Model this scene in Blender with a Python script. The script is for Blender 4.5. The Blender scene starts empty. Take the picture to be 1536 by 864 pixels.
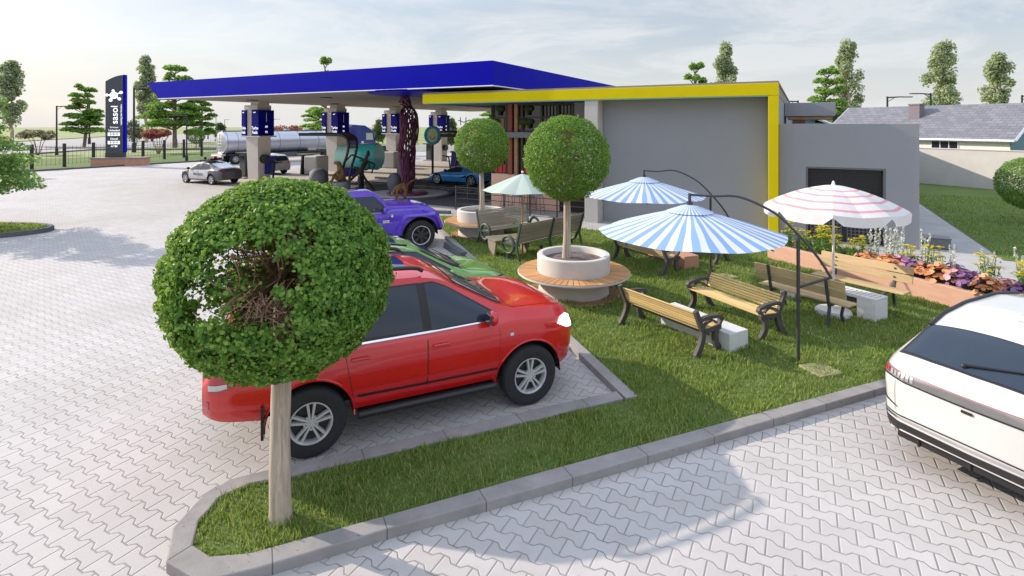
import bpy, bmesh, math, random
import numpy as np
from mathutils import Vector, Matrix, Quaternion
from mathutils.bvhtree import BVHTree
random.seed(11)
rng = np.random.default_rng(11)
SC = bpy.context.scene
COL = SC.collection
R = math.radians
PI = math.pi
# ------------------------------------------------------------------ survey of the site
F, H, HX, HY = 820.0, 3.75, 768.0, 188.0      # focal length in photo pixels, eye height, horizon
def G(px, py, z=0.0):
    d = F * (H - z) / (py - HY)
    return Vector(((px - HX) / F * d, d, z))
UA = math.atan2(-0.47, 0.883)                  # heading of the building axis
cu, su = math.cos(UA), math.sin(UA)
def W(u, v, z=0.0):                            # building axes -> world
    return Vector((cu * u - su * v, su * u + cu * v, z))
PA = math.atan2(0.424, 0.906)                  # heading of the parking bays
cp, sp = math.cos(PA), math.sin(PA)
# ------------------------------------------------------------------ materials
MATS = {}
def nn(nt, t, **kw):
    n = nt.nodes.new(t)
    for k, v in kw.items():
        setattr(n, k, v)
    return n
def setin(nt, n, idx, v):
    if v is None: return
    if isinstance(v, bpy.types.NodeSocket): nt.links.new(v, n.inputs[idx])
    else: n.inputs[idx].default_value = v
def mth(nt, op, a, b=None, c=None, clamp=False):
    n = nn(nt, 'ShaderNodeMath', operation=op); n.use_clamp = clamp
    setin(nt, n, 0, a); setin(nt, n, 1, b); setin(nt, n, 2, c)
    return n.outputs[0]
def mixc(nt, fac, a, b, mode='MIX'):
    n = nn(nt, 'ShaderNodeMix', data_type='RGBA', blend_type=mode)
    setin(nt, n, 0, fac)
    for i, v in ((6, a), (7, b)):
        if isinstance(v, bpy.types.NodeSocket): nt.links.new(v, n.inputs[i])
        else: n.inputs[i].default_value = (*v[:3], 1)
    return n.outputs[2]
def noise(nt, scale, detail=4, rough=.55, vec=None, dist=0):
    n = nn(nt, 'ShaderNodeTexNoise'); n.inputs['Scale'].default_value = scale
    n.inputs['Detail'].default_value = detail; n.inputs['Roughness'].default_value = rough
    n.inputs['Distortion'].default_value = dist
    if vec is not None: nt.links.new(vec, n.inputs['Vector'])
    return n.outputs[0]
def ramp(nt, fac, stops):
    n = nn(nt, 'ShaderNodeValToRGB'); nt.links.new(fac, n.inputs[0])
    el = n.color_ramp.elements
    while len(el) < len(stops): el.new(0.5)
    for e, (p, c) in zip(el, stops):
        e.position = p; e.color = (*c[:3], 1)
    return n.outputs[0]
def coords(nt, kind='Object', scale=None):
    tc = nn(nt, 'ShaderNodeTexCoord'); o = tc.outputs[kind]
    if scale:
        mp = nn(nt, 'ShaderNodeMapping'); mp.inputs['Scale'].default_value = scale
        nt.links.new(o, mp.inputs[0]); o = mp.outputs[0]
    return o
def newmat(name):
    m = bpy.data.materials.new(name); m.use_nodes = True
    nt = m.node_tree; b = nt.nodes['Principled BSDF']
    MATS[name] = m
    return m, nt, b
def M(name, col, rough=.6, metal=0., var=.12, scale=6., bump=0., bscale=60., coat=0., spec=.5, stretch=None, emit=None, es=0., dirt=0.):
    m, nt, b = newmat(name)
    b.inputs['Roughness'].default_value = rough
    b.inputs['Metallic'].default_value = metal
    b.inputs['Coat Weight'].default_value = coat
    b.inputs['Coat Roughness'].default_value = .03
    b.inputs['Specular IOR Level'].default_value = spec
    vec = coords(nt, 'Object', stretch)
    if var > 0:
        f = noise(nt, scale, 5, .6, vec)
        lo = [c * (1 - var) for c in col]; hi = [min(1, c * (1 + var)) for c in col]
        c = ramp(nt, f, [(.3, lo), (.7, hi)])
        if dirt > 0:
            f2 = noise(nt, scale * .23, 6, .7, vec)
            c = mixc(nt, mth(nt, 'MULTIPLY', ramp(nt, f2, [(.5, (0, 0, 0)), (.72, (1, 1, 1))]), dirt), c, [x * .45 for x in col])
        nt.links.new(c, b.inputs['Base Color'])
        rr = mth(nt, 'MULTIPLY_ADD', f, .2, rough - .1)
        nt.links.new(rr, b.inputs['Roughness'])
    else:
        b.inputs['Base Color'].default_value = (*col, 1)
    if bump > 0:
        bn = nn(nt, 'ShaderNodeBump'); bn.inputs['Strength'].default_value = bump
        bn.inputs['Distance'].default_value = .02
        nt.links.new(noise(nt, bscale, 4, .6, vec), bn.inputs['Height'])
        nt.links.new(bn.outputs[0], b.inputs['Normal'])
    if emit:
        b.inputs['Emission Color'].default_value = (*emit, 1)
        b.inputs['Emission Strength'].default_value = es
    return m
def leafmat(name, stops, trans=.3, rough=.5):
    m, nt, b = newmat(name)
    g = nn(nt, 'ShaderNodeNewGeometry')
    c = ramp(nt, g.outputs['Random Per Island'], stops)
    nt.links.new(c, b.inputs['Base Color']); b.inputs['Roughness'].default_value = rough
    b.inputs['Specular IOR Level'].default_value = .15
    t = nn(nt, 'ShaderNodeBsdfTranslucent')
    nt.links.new(mixc(nt, .5, c, (.25, .3, .03)), t.inputs[0])
    mx = nn(nt, 'ShaderNodeMixShader'); mx.inputs[0].default_value = trans
    nt.links.new(b.outputs[0], mx.inputs[1]); nt.links.new(t.outputs[0], mx.inputs[2])
    nt.links.new(mx.outputs[0], nt.nodes['Material Output'].inputs[0])
    return m
def woodmat(name, a, b2, scale=(1.2, 30, 30), rough=.6):
    m, nt, b = newmat(name)
    v = coords(nt, 'Object', scale)
    f = noise(nt, 1.5, 6, .65, v, .6)
    c = ramp(nt, f, [(.25, a), (.75, b2)])
    g = nn(nt, 'ShaderNodeNewGeometry')
    k = mth(nt, 'MULTIPLY_ADD', g.outputs['Random Per Island'], .35, .82)
    hs = nn(nt, 'ShaderNodeHueSaturation'); nt.links.new(c, hs.inputs['Color']); nt.links.new(k, hs.inputs['Value'])
    nt.links.new(hs.outputs[0], b.inputs['Base Color']); b.inputs['Roughness'].default_value = rough
    bn = nn(nt, 'ShaderNodeBump'); bn.inputs['Strength'].default_value = .25; bn.inputs['Distance'].default_value = .005
    nt.links.new(f, bn.inputs['Height']); nt.links.new(bn.outputs[0], b.inputs['Normal'])
    return m
# pavers -------------------------------------------------------------
def paver_mat():
    m, nt, b = newmat('pavers')
    L, RW, A = .29, .17, .14
    v = coords(nt, 'Object')
    sx = nn(nt, 'ShaderNodeSeparateXYZ'); nt.links.new(v, sx.inputs[0])
    a = mth(nt, 'DIVIDE', sx.outputs[0], L); y = mth(nt, 'DIVIDE', sx.outputs[1], RW)
    tr = mth(nt, 'MULTIPLY', mth(nt, 'COSINE', mth(nt, 'MULTIPLY', a, 2 * PI)), 2.0)
    tr = mth(nt, 'MINIMUM', mth(nt, 'MAXIMUM', tr, -1.), 1.)
    k = mth(nt, 'ROUND', y)
    par = mth(nt, 'MULTIPLY', mth(nt, 'FRACT', mth(nt, 'MULTIPLY', mth(nt, 'ADD', k, 1000.), .5)), 2.)
    sg = mth(nt, 'SUBTRACT', 1., mth(nt, 'MULTIPLY', par, 2.))
    yb = mth(nt, 'ADD', k, mth(nt, 'MULTIPLY', mth(nt, 'MULTIPLY', sg, A), tr))
    below = mth(nt, 'LESS_THAN', y, yb)
    row = mth(nt, 'SUBTRACT', k, below)
    rp = mth(nt, 'FRACT', mth(nt, 'MULTIPLY', mth(nt, 'ADD', row, 1000.), .5))
    a2 = mth(nt, 'ADD', mth(nt, 'ADD', a, 1000.5), rp)
    fa = mth(nt, 'FRACT', a2); cell = mth(nt, 'FLOOR', a2)
    da = mth(nt, 'MULTIPLY', mth(nt, 'MINIMUM', fa, mth(nt, 'SUBTRACT', 1., fa)), L)
    db = mth(nt, 'MULTIPLY', mth(nt, 'ABSOLUTE', mth(nt, 'SUBTRACT', y, yb)), RW * .85)
    d = mth(nt, 'MINIMUM', da, db)
    mr = nn(nt, 'ShaderNodeMapRange', interpolation_type='SMOOTHSTEP'); nt.links.new(d, mr.inputs[0])
    mr.inputs[1].default_value = .0028; mr.inputs[2].default_value = .0062
    face = mr.outputs[0]
    mb = nn(nt, 'ShaderNodeMapRange', interpolation_type='SMOOTHSTEP'); nt.links.new(d, mb.inputs[0])
    mb.inputs[1].default_value = .001; mb.inputs[2].default_value = .013
    wn = nn(nt, 'ShaderNodeTexWhiteNoise', noise_dimensions='2D')
    cb = nn(nt, 'ShaderNodeCombineXYZ'); nt.links.new(cell, cb.inputs[0]); nt.links.new(row, cb.inputs[1])
    nt.links.new(cb.outputs[0], wn.inputs['Vector'])
    big = noise(nt, .35, 5, .6, v); fine = noise(nt, 55, 3, .6, v); mid = noise(nt, 4, 4, .6, v)
    c = mixc(nt, wn.outputs[0], (.485, .455, .44), (.55, .52, .505))
    c = mixc(nt, mth(nt, 'MULTIPLY', fine, .45), c, (.38, .36, .35))
    c = mixc(nt, ramp(nt, big, [(.42, (0, 0, 0)), (.75, (.5, .5, .5))]), c, (.36, .335, .31))
    c = mixc(nt, ramp(nt, mid, [(.55, (0, 0, 0)), (.8, (.35, .35, .35))]), c, (.34, .32, .30))
    jf = ramp(nt, noise(nt, 1.1, 4, .6, v), [(.35, (0, 0, 0)), (.7, (.75, .75, .75))])
    face = mth(nt, 'MAXIMUM', face, jf)
    c = mixc(nt, face, mixc(nt, mid, (.15, .138, .12), (.24, .22, .195)), c)
    nt.links.new(c, b.inputs['Base Color']); b.inputs['Roughness'].default_value = .85
    b.inputs['Specular IOR Level'].default_value = .3
    h = mth(nt, 'ADD', mb.outputs[0], mth(nt, 'MULTIPLY', fine, .12))
    h = mth(nt, 'ADD', h, mth(nt, 'MULTIPLY', wn.outputs[0], .15))
    bn = nn(nt, 'ShaderNodeBump'); bn.inputs['Strength'].default_value = .6; bn.inputs['Distance'].default_value = .008
    nt.links.new(h, bn.inputs['Height']); nt.links.new(bn.outputs[0], b.inputs['Normal'])
    return m
def groundmat(name, stops, s1=.6, s2=14, rough=.9, bump=.4):
    m, nt, b = newmat(name)
    v = coords(nt, 'Object')
    f = mth(nt, 'ADD', mth(nt, 'MULTIPLY', noise(nt, s1, 5, .6, v), .55), mth(nt, 'MULTIPLY', noise(nt, s2, 5, .7, v), .45))
    nt.links.new(ramp(nt, f, stops), b.inputs['Base Color']); b.inputs['Roughness'].default_value = rough
    b.inputs['Specular IOR Level'].default_value = .2
    bn = nn(nt, 'ShaderNodeBump'); bn.inputs['Strength'].default_value = bump; bn.inputs['Distance'].default_value = .03
    nt.links.new(noise(nt, s2 * 4, 4, .7, v), bn.inputs['Height']); nt.links.new(bn.outputs[0], b.inputs['Normal'])
    return m
# ------------------------------------------------------------------ mesh building
class MB:
    def __init__(s): s.v = []; s.f = []; s.m = []; s.cur = 0
    def add(s, vs, fs):
        o = len(s.v); s.v += [tuple(p) for p in vs]
        for f in fs: s.f.append([i + o for i in f]); s.m.append(s.cur)
        return s
    def box(s, c, size, rot=None, tilt=None):
        hx, hy, hz = size[0] / 2, size[1] / 2, size[2] / 2
        vs = [Vector((x, y, z)) for x in (-hx, hx) for y in (-hy, hy) for z in (-hz, hz)]
        if rot is not None:
            if not isinstance(rot, (Matrix, Quaternion)): rot = Matrix.Rotation(rot, 3, 'Z')
            vs = [rot @ p for p in vs]
        c = Vector(c); vs = [p + c for p in vs]
        return s.add(vs, [(0, 1, 3, 2), (4, 6, 7, 5), (0, 4, 5, 1), (2, 3, 7, 6), (0, 2, 6, 4), (1, 5, 7, 3)])
    def bb(s, x0, x1, y0, y1, z0, z1):
        return s.box(((x0 + x1) / 2, (y0 + y1) / 2, (z0 + z1) / 2), (abs(x1 - x0), abs(y1 - y0), abs(z1 - z0)))
    def prism(s, poly, z0, z1, T=None):          # polygon in xy extruded in z, then transformed
        n = len(poly)
        a = sum(poly[i][0] * poly[(i + 1) % n][1] - poly[(i + 1) % n][0] * poly[i][1] for i in range(n))
        if a < 0: poly = poly[::-1]
        vs = [Vector((p[0], p[1], z0)) for p in poly] + [Vector((p[0], p[1], z1)) for p in poly]
        if T is not None: vs = [T @ p for p in vs]
        fs = [list(range(n))[::-1], list(range(n, 2 * n))] + [(i, (i + 1) % n, n + (i + 1) % n, n + i) for i in range(n)]
        return s.add(vs, fs)
    def tube(s, pts, r, n=8, cap=True):
        pts = [Vector(p) for p in pts]; rs = r if isinstance(r, (list, tuple)) else [r] * len(pts)
        vs = []; ref = None
        for i, p in enumerate(pts):
            t = (pts[min(i + 1, len(pts) - 1)] - pts[max(i - 1, 0)])
            if t.length < 1e-9: t = Vector((0, 0, 1))
            t.normalize()
            if ref is None:
                ref = Vector((0, 0, 1)) if abs(t.z) < .9 else Vector((1, 0, 0))
            a = (ref - t * ref.dot(t))
            if a.length < 1e-6: a = t.orthogonal()
            a.normalize(); b = t.cross(a); ref = a
            for k in range(n):
                th = 2 * PI * k / n
                vs.append(p + (a * math.cos(th) + b * math.sin(th)) * rs[i])
        fs = []
        for i in range(len(pts) - 1):
            for k in range(n):
                fs.append((i * n + k, i * n + (k + 1) % n, (i + 1) * n + (k + 1) % n, (i + 1) * n + k))
        if cap:
            fs.append(list(range(n))[::-1]); fs.append(list(range((len(pts) - 1) * n, len(pts) * n)))
        return s.add(vs, fs)
    def ring(s, c, rad, r, axis='Z', n=24, m=8, a0=0, a1=2 * PI, sq=(1, 1)):
        pts = []
        full = abs(a1 - a0 - 2 * PI) < 1e-6
        k = n if full else n + 1
        vs = []
        for i in range(k):
            th = a0 + (a1 - a0) * i / n
            for j in range(m):
                ph = 2 * PI * j / m
                rr = rad + r * math.cos(ph); h = r * math.sin(ph)
                x, y = rr * math.cos(th) * sq[0], rr * math.sin(th) * sq[1]
                p = {'Z': (x, y, h), 'Y': (x, h, y), 'X': (h, x, y)}[axis]
                vs.append(Vector(p) + Vector(c))
        fs = []
        for i in range(n if full else n):
            i2 = (i + 1) % k
            for j in range(m):
                fs.append((i * m + j, i2 * m + j, i2 * m + (j + 1) % m, i * m + (j + 1) % m))
        return s.add(vs, fs)
    def lathe(s, prof, n=32, c=(0, 0, 0), T=None, sx=1, sy=1):     # profile of (r, z); r=0 ends close
        vs = []; idx = []
        for (r, z) in prof:
            if r < 1e-6:
                idx.append([len(vs)]); vs.append(Vector((0, 0, z)))
            else:
                idx.append(list(range(len(vs), len(vs) + n)))
                vs += [Vector((r * math.cos(2 * PI * k / n) * sx, r * math.sin(2 * PI * k / n) * sy, z)) for k in range(n)]
        fs = []
        for a, b in zip(idx, idx[1:]):
            if len(a) == 1 and len(b) == 1: continue
            for k in range(n):
                k2 = (k + 1) % n
                if len(a) == 1: fs.append((a[0], b[k2], b[k]))
                elif len(b) == 1: fs.append((a[k], a[k2], b[0]))
                else: fs.append((a[k], a[k2], b[k2], b[k]))
        vs = [(T @ p if T is not None else p) + Vector(c) for p in vs]
        return s.add(vs, fs)
    def ball(s, c, r, n=12, sq=(1, 1, 1)):
        prof = [(r * math.sin(PI * i / (n // 2)), -r * math.cos(PI * i / (n // 2)) * sq[2]) for i in range(n // 2 + 1)]
        prof[0] = (0, prof[0][1]); prof[-1] = (0, prof[-1][1])
        return s.lathe(prof, n, c, None, sq[0], sq[1])
    def grid(s, rows):                            # rows of points -> quads
        n = len(rows[0]); vs = [p for r in rows for p in r]
        fs = [(i * n + j, i * n + j + 1, (i + 1) * n + j + 1, (i + 1) * n + j) for i in range(len(rows) - 1) for j in range(n - 1)]
        return s.add(vs, fs)
    def ribbon(s, inner, outer, z0, z1, closed=False):
        n = len(inner); vs = []
        for a, b in zip(inner, outer):
            vs += [(a[0], a[1], z0), (a[0], a[1], z1), (b[0], b[1], z1), (b[0], b[1], z0)]
        fs = []
        for i in range(n if closed else n - 1):
            o, q = i * 4, ((i + 1) % n) * 4
            for k in range(3): fs.append((o + k, o + k + 1, q + k + 1, q + k))
            fs.append((o + 3, o, q, q + 3))
        if not closed: fs += [(0, 1, 2, 3), ((n - 1) * 4 + 3, (n - 1) * 4 + 2, (n - 1) * 4 + 1, (n - 1) * 4)]
        return s.add(vs, fs)
    def mesh(s, name, mats, smooth=False, fixn=True):
        me = bpy.data.meshes.new(name); me.from_pydata(s.v, [], s.f)
        for m in (mats if isinstance(mats, (list, tuple)) else [mats]): me.materials.append(m)
        me.polygons.foreach_set('material_index', s.m)
        if fixn:
            bm = bmesh.new(); bm.from_mesh(me)
            bmesh.ops.recalc_face_normals(bm, faces=bm.faces); bm.to_mesh(me); bm.free()
        if smooth:
            me.polygons.foreach_set('use_smooth', [True] * len(me.polygons))
            me.set_sharp_from_angle(angle=R(smooth if smooth is not True else 40))
        me.update()
        return me
def link(o, parent=None):
    COL.objects.link(o)
    if parent is not None: o.parent = parent
    return o
def obj(name, mb, mat, parent=None, smooth=False, bevel=0., loc=None, rotz=0., label=None, fixn=True, seg=2):
    me = mb if isinstance(mb, bpy.types.Mesh) else mb.mesh(name, mat, smooth, fixn)
    o = link(bpy.data.objects.new(name, me), parent)
    if loc is not None: o.location = loc
    o.rotation_euler[2] = rotz
    if bevel:
        b = o.modifiers.new('Bevel', 'BEVEL'); b.width = bevel; b.segments = seg; b.limit_method = 'ANGLE'; b.angle_limit = R(40)
    if label: o['label'] = label
    return o
def tag(o, label, cat, group=None):
    o['label'] = label; o['category'] = cat
    if group: o['group'] = group
    return o
def thing(name, label, cat, loc=(0, 0, 0), rotz=0., group=None):
    o = bpy.data.objects.new(name, None); COL.objects.link(o)
    o.empty_display_size = .2
    o.location = loc; o.rotation_euler = (0, 0, rotz)
    return tag(o, label, cat, group)
def part_empty(name, parent, loc=(0, 0, 0)):
    o = bpy.data.objects.new(name, None); COL.objects.link(o); o.parent = parent; o.location = loc; o.empty_display_size = .1
    return o
def struct(name, mb, mat, smooth=False, bevel=0., loc=None, rotz=0.):
    o = obj(name, mb, mat, None, smooth, bevel, loc, rotz); o['kind'] = 'structure'
    return o
def kids(o):
    return [c for c in bpy.data.objects if c.parent == o]
def copy_tree(o, parent=None):
    c = o.copy(); COL.objects.link(c)
    if parent is not None: c.parent = parent
    for ch in kids(o): copy_tree(ch, c)
    return c
def dup(root, loc, rotz=0., label=None, group=None, scale=None):
    c = copy_tree(root); c.location = loc; c.rotation_euler = (0, 0, rotz)
    if scale: c.scale = (scale,) * 3 if not isinstance(scale, tuple) else scale
    if label: c['label'] = label
    if group: c['group'] = group
    return c
def baked(o):
    dg = bpy.context.evaluated_depsgraph_get(); dg.update()
    me = bpy.data.meshes.new_from_object(o.evaluated_get(dg), depsgraph=dg)
    return me
def bake_into(o):
    me = baked(o); o.modifiers.clear(); o.data = me
    return o
def text_obj(name, body, size, mat, parent, loc, rot, ext=.004, align='CENTER', xs=1.0, sp=1.0):
    cv = bpy.data.curves.new(name, 'FONT'); cv.body = body; cv.size = size; cv.extrude = ext
    cv.align_x = align; cv.align_y = 'CENTER'; cv.space_character = sp; cv.offset = size * .006
    t = bpy.data.objects.new(name, cv); COL.objects.link(t)
    me = baked(t); bpy.data.objects.remove(t)
    me.materials.clear(); me.materials.append(mat)
    o = link(bpy.data.objects.new(name, me), parent)
    o.location = loc; o.rotation_euler = rot; o.scale = (xs, 1, 1)
    return o
ORD = ['first', 'second', 'third', 'fourth', 'fifth', 'sixth', 'seventh', 'eighth', 'ninth', 'tenth', 'eleventh', 'twelfth', 'thirteenth', 'fourteenth', 'fifteenth', 'sixteenth', 'seventeenth', 'eighteenth', 'nineteenth', 'twentieth']
def quads_mesh(name, V, Q, mat, smooth=False):
    me = bpy.data.meshes.new(name); n = len(Q)
    me.vertices.add(len(V)); me.vertices.foreach_set('co', np.asarray(V, np.float32).ravel())
    me.loops.add(n * 4); me.loops.foreach_set('vertex_index', np.asarray(Q, np.int32).ravel())
    me.polygons.add(n); me.polygons.foreach_set('loop_start', np.arange(n, dtype=np.int32) * 4)
    if smooth: me.polygons.foreach_set('use_smooth', np.ones(n, bool))
    me.materials.append(mat); me.update(calc_edges=True)
    return me
def unit(a):
    return a / np.maximum(np.linalg.norm(a, axis=1, keepdims=True), 1e-9)
def leaf_mesh(name, C, N, S, mat, aspect=.7, round_=False, fold=.15):
    n = len(C); N = unit(N); t = unit(np.cross(N, rng.normal(size=(n, 3)))); b = np.cross(N, t)
    S = np.asarray(S).reshape(-1, 1)
    if not round_:
        V = np.stack([C - t * S * .5, C + b * S * aspect * .5 + N * S * fold, C + t * S * .5, C - b * S * aspect * .5 + N * S * fold], 1).reshape(-1, 3)
        Q = np.arange(n * 4).reshape(-1, 4)
    else:
        k = S * aspect * .5
        V = np.stack([C - t * S * .5, C - t * S * .2 + b * k + N * S * fold, C + t * S * .25 + b * k * .85 + N * S * fold, C + t * S * .5,
                      C + t * S * .25 - b * k * .85 + N * S * fold, C - t * S * .2 - b * k + N * S * fold], 1).reshape(-1, 3)
        o = np.arange(n).reshape(-1, 1) * 6
        Q = np.concatenate([o + np.array([[0, 1, 2, 3]]), o + np.array([[0, 3, 4, 5]])], 0)
    return quads_mesh(name, V, Q, mat)
EXPO = 0.42; HAZE = 0; GD = 4200; NEAR_LEAVES = 82000
# ------------------------------------------------------------------ camera, light, sky
cam = bpy.data.cameras.new('Camera'); cam.sensor_width = 36; cam.lens = F / 1536 * 36
cam.shift_y = -(432 - HY) / 1536; cam.clip_start = .1; cam.clip_end = 6000
co = bpy.data.objects.new('Camera', cam); COL.objects.link(co); co.location = (0, 0, H); co.rotation_euler = (R(90), 0, 0)
SC.camera = co
EL = R(25.5); sh = Vector((-.92, .392, 0)).normalized()
sdir = Vector((sh.x * math.cos(EL), sh.y * math.cos(EL), math.sin(EL)))
sl = bpy.data.lights.new('Sun', 'SUN'); sl.energy = 4.1; sl.angle = R(.6); sl.color = (1, .88, .74)
so = bpy.data.objects.new('Sun', sl); COL.objects.link(so); so.rotation_euler = (-sdir).to_track_quat('-Z', 'Y').to_euler(); so.location = (-30, 20, 40)
wd = bpy.data.worlds.new('World'); SC.world = wd; wd.use_nodes = True
nt = wd.node_tree; bg = nt.nodes['Background']; bg.inputs[1].default_value = .145
sky = nn(nt, 'ShaderNodeTexSky', sky_type='NISHITA'); sky.sun_disc = False; sky.sun_elevation = EL
sky.sun_rotation = math.atan2(sh.x, sh.y); sky.air_density = 1.0; sky.dust_density = 1.6; sky.ozone_density = 1.2
g = coords(nt, 'Generated')
sp_ = nn(nt, 'ShaderNodeSeparateXYZ'); nt.links.new(g, sp_.inputs[0])
zz = mth(nt, 'MAXIMUM', sp_.outputs[2], .03)
pl = nn(nt, 'ShaderNodeCombineXYZ')
nt.links.new(mth(nt, 'DIVIDE', sp_.outputs[0], mth(nt, 'ADD', zz, .12)), pl.inputs[0])
nt.links.new(mth(nt, 'DIVIDE', sp_.outputs[1], mth(nt, 'ADD', zz, .12)), pl.inputs[1])
n1 = noise(nt, .8, 9, .64, pl.outputs[0], .5); n2 = noise(nt, .22, 4, .5, pl.outputs[0], .2)
cl = ramp(nt, mth(nt, 'ADD', mth(nt, 'MULTIPLY', n1, .6), mth(nt, 'MULTIPLY', n2, .4)), [(.36, (.62, .62, .62)), (.62, (1, 1, 1))])
hz = ramp(nt, sp_.outputs[2], [(0.0, (1, 1, 1)), (.15, (0, 0, 0))])
cloudc = mixc(nt, ramp(nt, n1, [(.43, (0, 0, 0)), (.57, (1, 1, 1))]), (3.1, 3.3, 3.58), (4.1, 4.2, 4.3))
c = mixc(nt, mth(nt, 'MULTIPLY', cl, .93), sky.outputs[0], cloudc)
c = mixc(nt, mth(nt, 'MULTIPLY', hz, .85), c, (4.3, 4.3, 4.25))
zen = ramp(nt, sp_.outputs[2], [(.20, (1, 1, 1)), (.6, (1.7, 1.8, 2.0))])
c = mixc(nt, 1.0, c, zen, 'MULTIPLY')
nt.links.new(c, bg.inputs[0])
SC.view_settings.view_transform = 'Standard'; SC.view_settings.look = 'None'; SC.view_settings.gamma = 1
SC.view_settings.exposure = EXPO
SC.cycles.max_bounces = 7; SC.cycles.diffuse_bounces = 3; SC.cycles.glossy_bounces = 3; SC.cycles.transmission_bounces = 4
SC.cycles.transparent_max_bounces = 8; SC.cycles.caustics_reflective = False; SC.cycles.caustics_refractive = False
SC.cycles.use_denoising = True
SC.cycles.sample_clamp_indirect = 6
# ------------------------------------------------------------------ materials
paver_mat()
M('kerb', (.31, .29, .28), .85, var=.15, scale=3, bump=.3, bscale=50, dirt=.35)
def kerbmat():
    m, nt, b = newmat('kerb_jointed'); v = coords(nt, 'Object'); sx = nn(nt, 'ShaderNodeSeparateXYZ'); nt.links.new(v, sx.inputs[0])
    al = mth(nt, 'ADD', mth(nt, 'MULTIPLY', sx.outputs[0], cp), mth(nt, 'MULTIPLY', sx.outputs[1], sp))
    fr = mth(nt, 'FRACT', mth(nt, 'ADD', mth(nt, 'DIVIDE', al, .95), 100.37)); dj = mth(nt, 'ABSOLUTE', mth(nt, 'SUBTRACT', fr, .5))
    f = noise(nt, 3, 5, .6, v); c = ramp(nt, f, [(.3, (.255, .24, .235)), (.7, (.355, .335, .325))])
    wn = nn(nt, 'ShaderNodeTexWhiteNoise', noise_dimensions='1D'); nt.links.new(mth(nt, 'FLOOR', mth(nt, 'ADD', mth(nt, 'DIVIDE', al, .95), 100.87)), wn.inputs['W'])
    c = mixc(nt, mth(nt, 'MULTIPLY', wn.outputs[0], .22), c, (.21, .20, .195))
    st_ = ramp(nt, noise(nt, 1.1, 6, .72, v), [(.5, (0, 0, 0)), (.75, (.55, .55, .55))]); c = mixc(nt, st_, c, (.16, .15, .14))
    pit = ramp(nt, noise(nt, 24, 2, .5, v), [(.70, (0, 0, 0)), (.76, (1, 1, 1))]); c = mixc(nt, mth(nt, 'MULTIPLY', pit, .7), c, (.10, .095, .09))
    jl = nn(nt, 'ShaderNodeMapRange'); nt.links.new(dj, jl.inputs[0]); jl.inputs[1].default_value = .003; jl.inputs[2].default_value = .008
    c = mixc(nt, jl.outputs[0], (.11, .105, .10), c); nt.links.new(c, b.inputs['Base Color']); b.inputs['Roughness'].default_value = .85; b.inputs['Specular IOR Level'].default_value = .25
    bn = nn(nt, 'ShaderNodeBump'); bn.inputs['Strength'].default_value = .35; bn.inputs['Distance'].default_value = .01; nt.links.new(mth(nt, 'SUBTRACT', noise(nt, 50, 4, .6, v), pit), bn.inputs['Height']); nt.links.new(bn.outputs[0], b.inputs['Normal'])
kerbmat()
M('kerb_dark', (.10, .105, .115), .8, var=.2, scale=3, bump=.3)
M('concrete', (.46, .445, .43), .85, var=.12, scale=2, bump=.25, bscale=40, dirt=.25)
M('walk', (.40, .39, .385), .85, var=.12, scale=1.2, bump=.2, bscale=40, dirt=.3)
M('forecourt', (.48, .445, .40), .85, var=.10, scale=.5, bump=.15, bscale=40, dirt=.25)
M('asphalt', (.075, .078, .085), .9, var=.25, scale=1.0, bump=.4, bscale=80)
M('white_paint', (.62, .6, .56), .7, var=.15, scale=4, dirt=.4)
M('road', (.33, .31, .30), .9, var=.1, scale=.15)
groundmat('lawn', [(.3, (.07, .12, .03)), (.5, (.11, .165, .042)), (.7, (.17, .19, .07))])
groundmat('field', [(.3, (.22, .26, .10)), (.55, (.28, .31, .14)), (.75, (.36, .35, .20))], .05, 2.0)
groundmat('soil', [(.35, (.09, .065, .06)), (.55, (.19, .145, .14)), (.7, (.30, .25, .24))], 6, 30)
leafmat('grass_blade', [(0, (.12, .23, .045)), (.35, (.21, .33, .07)), (.7, (.32, .42, .10)), (.88, (.46, .48, .17)), (1, (.56, .50, .25))], .5, .7)
M('grey_plaster', (.28, .285, .305), .85, var=.035, scale=.8, bump=.12, bscale=30)
M('pale_plaster', (.50, .475, .45), .85, var=.06, scale=1.0, bump=.12, bscale=30)
M('yellow_cladding', (.66, .53, .006), .6, var=.03, scale=2, spec=.08)
M('blue_cladding', (.002, .003, .36), .5, var=.05, scale=1, spec=.06)
M('canopy_deep_blue', (.003, .004, .24), .5, var=.05, scale=1, spec=.08)
M('soffit', (.28, .245, .21), .8, var=.06, scale=.8)
M('column_paint', (.70, .65, .59), .7, var=.05, scale=2, dirt=.12)
M('teal_trim', (.12, .42, .44), .4, var=.05)
M('black_metal', (.02, .02, .022), .4, var=.1, scale=8)
M('dark_metal', (.045, .045, .05), .45, var=.15, scale=8)
M('grey_metal', (.16, .165, .175), .4, metal=.4, var=.1)
M('steel', (.60, .61, .63), .34, metal=.85, var=.0)
M('dark_glass', (.012, .015, .02), .06, var=0, spec=.6)
M('shop_glass', (.02, .018, .016), .04, var=0, spec=.7)
M('terracotta', (.52, .27, .185), .85, var=.10, scale=4, bump=.3, bscale=50, dirt=.2)
M('peach_wall', (.74, .46, .33), .8, var=.06, scale=2)
M('rust_column', (.24, .06, .03), .6, var=.12)
M('dark_interior', (.03, .022, .02), .8, var=.2, scale=2)
M('warm_wood', (.34, .19, .10), .6, var=.2, scale=6)
M('white_metal', (.78, .78, .77), .4, var=.03)
M('white_light', (.9, .9, .9), .5, var=0, emit=(1, 1, 1), es=.6)
M('pylon_grey', (.055, .06, .075), .4, var=.06, scale=1)
M('white_concrete', (.66, .655, .65), .8, var=.06, scale=3, bump=.15, bscale=40, dirt=.15)
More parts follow.
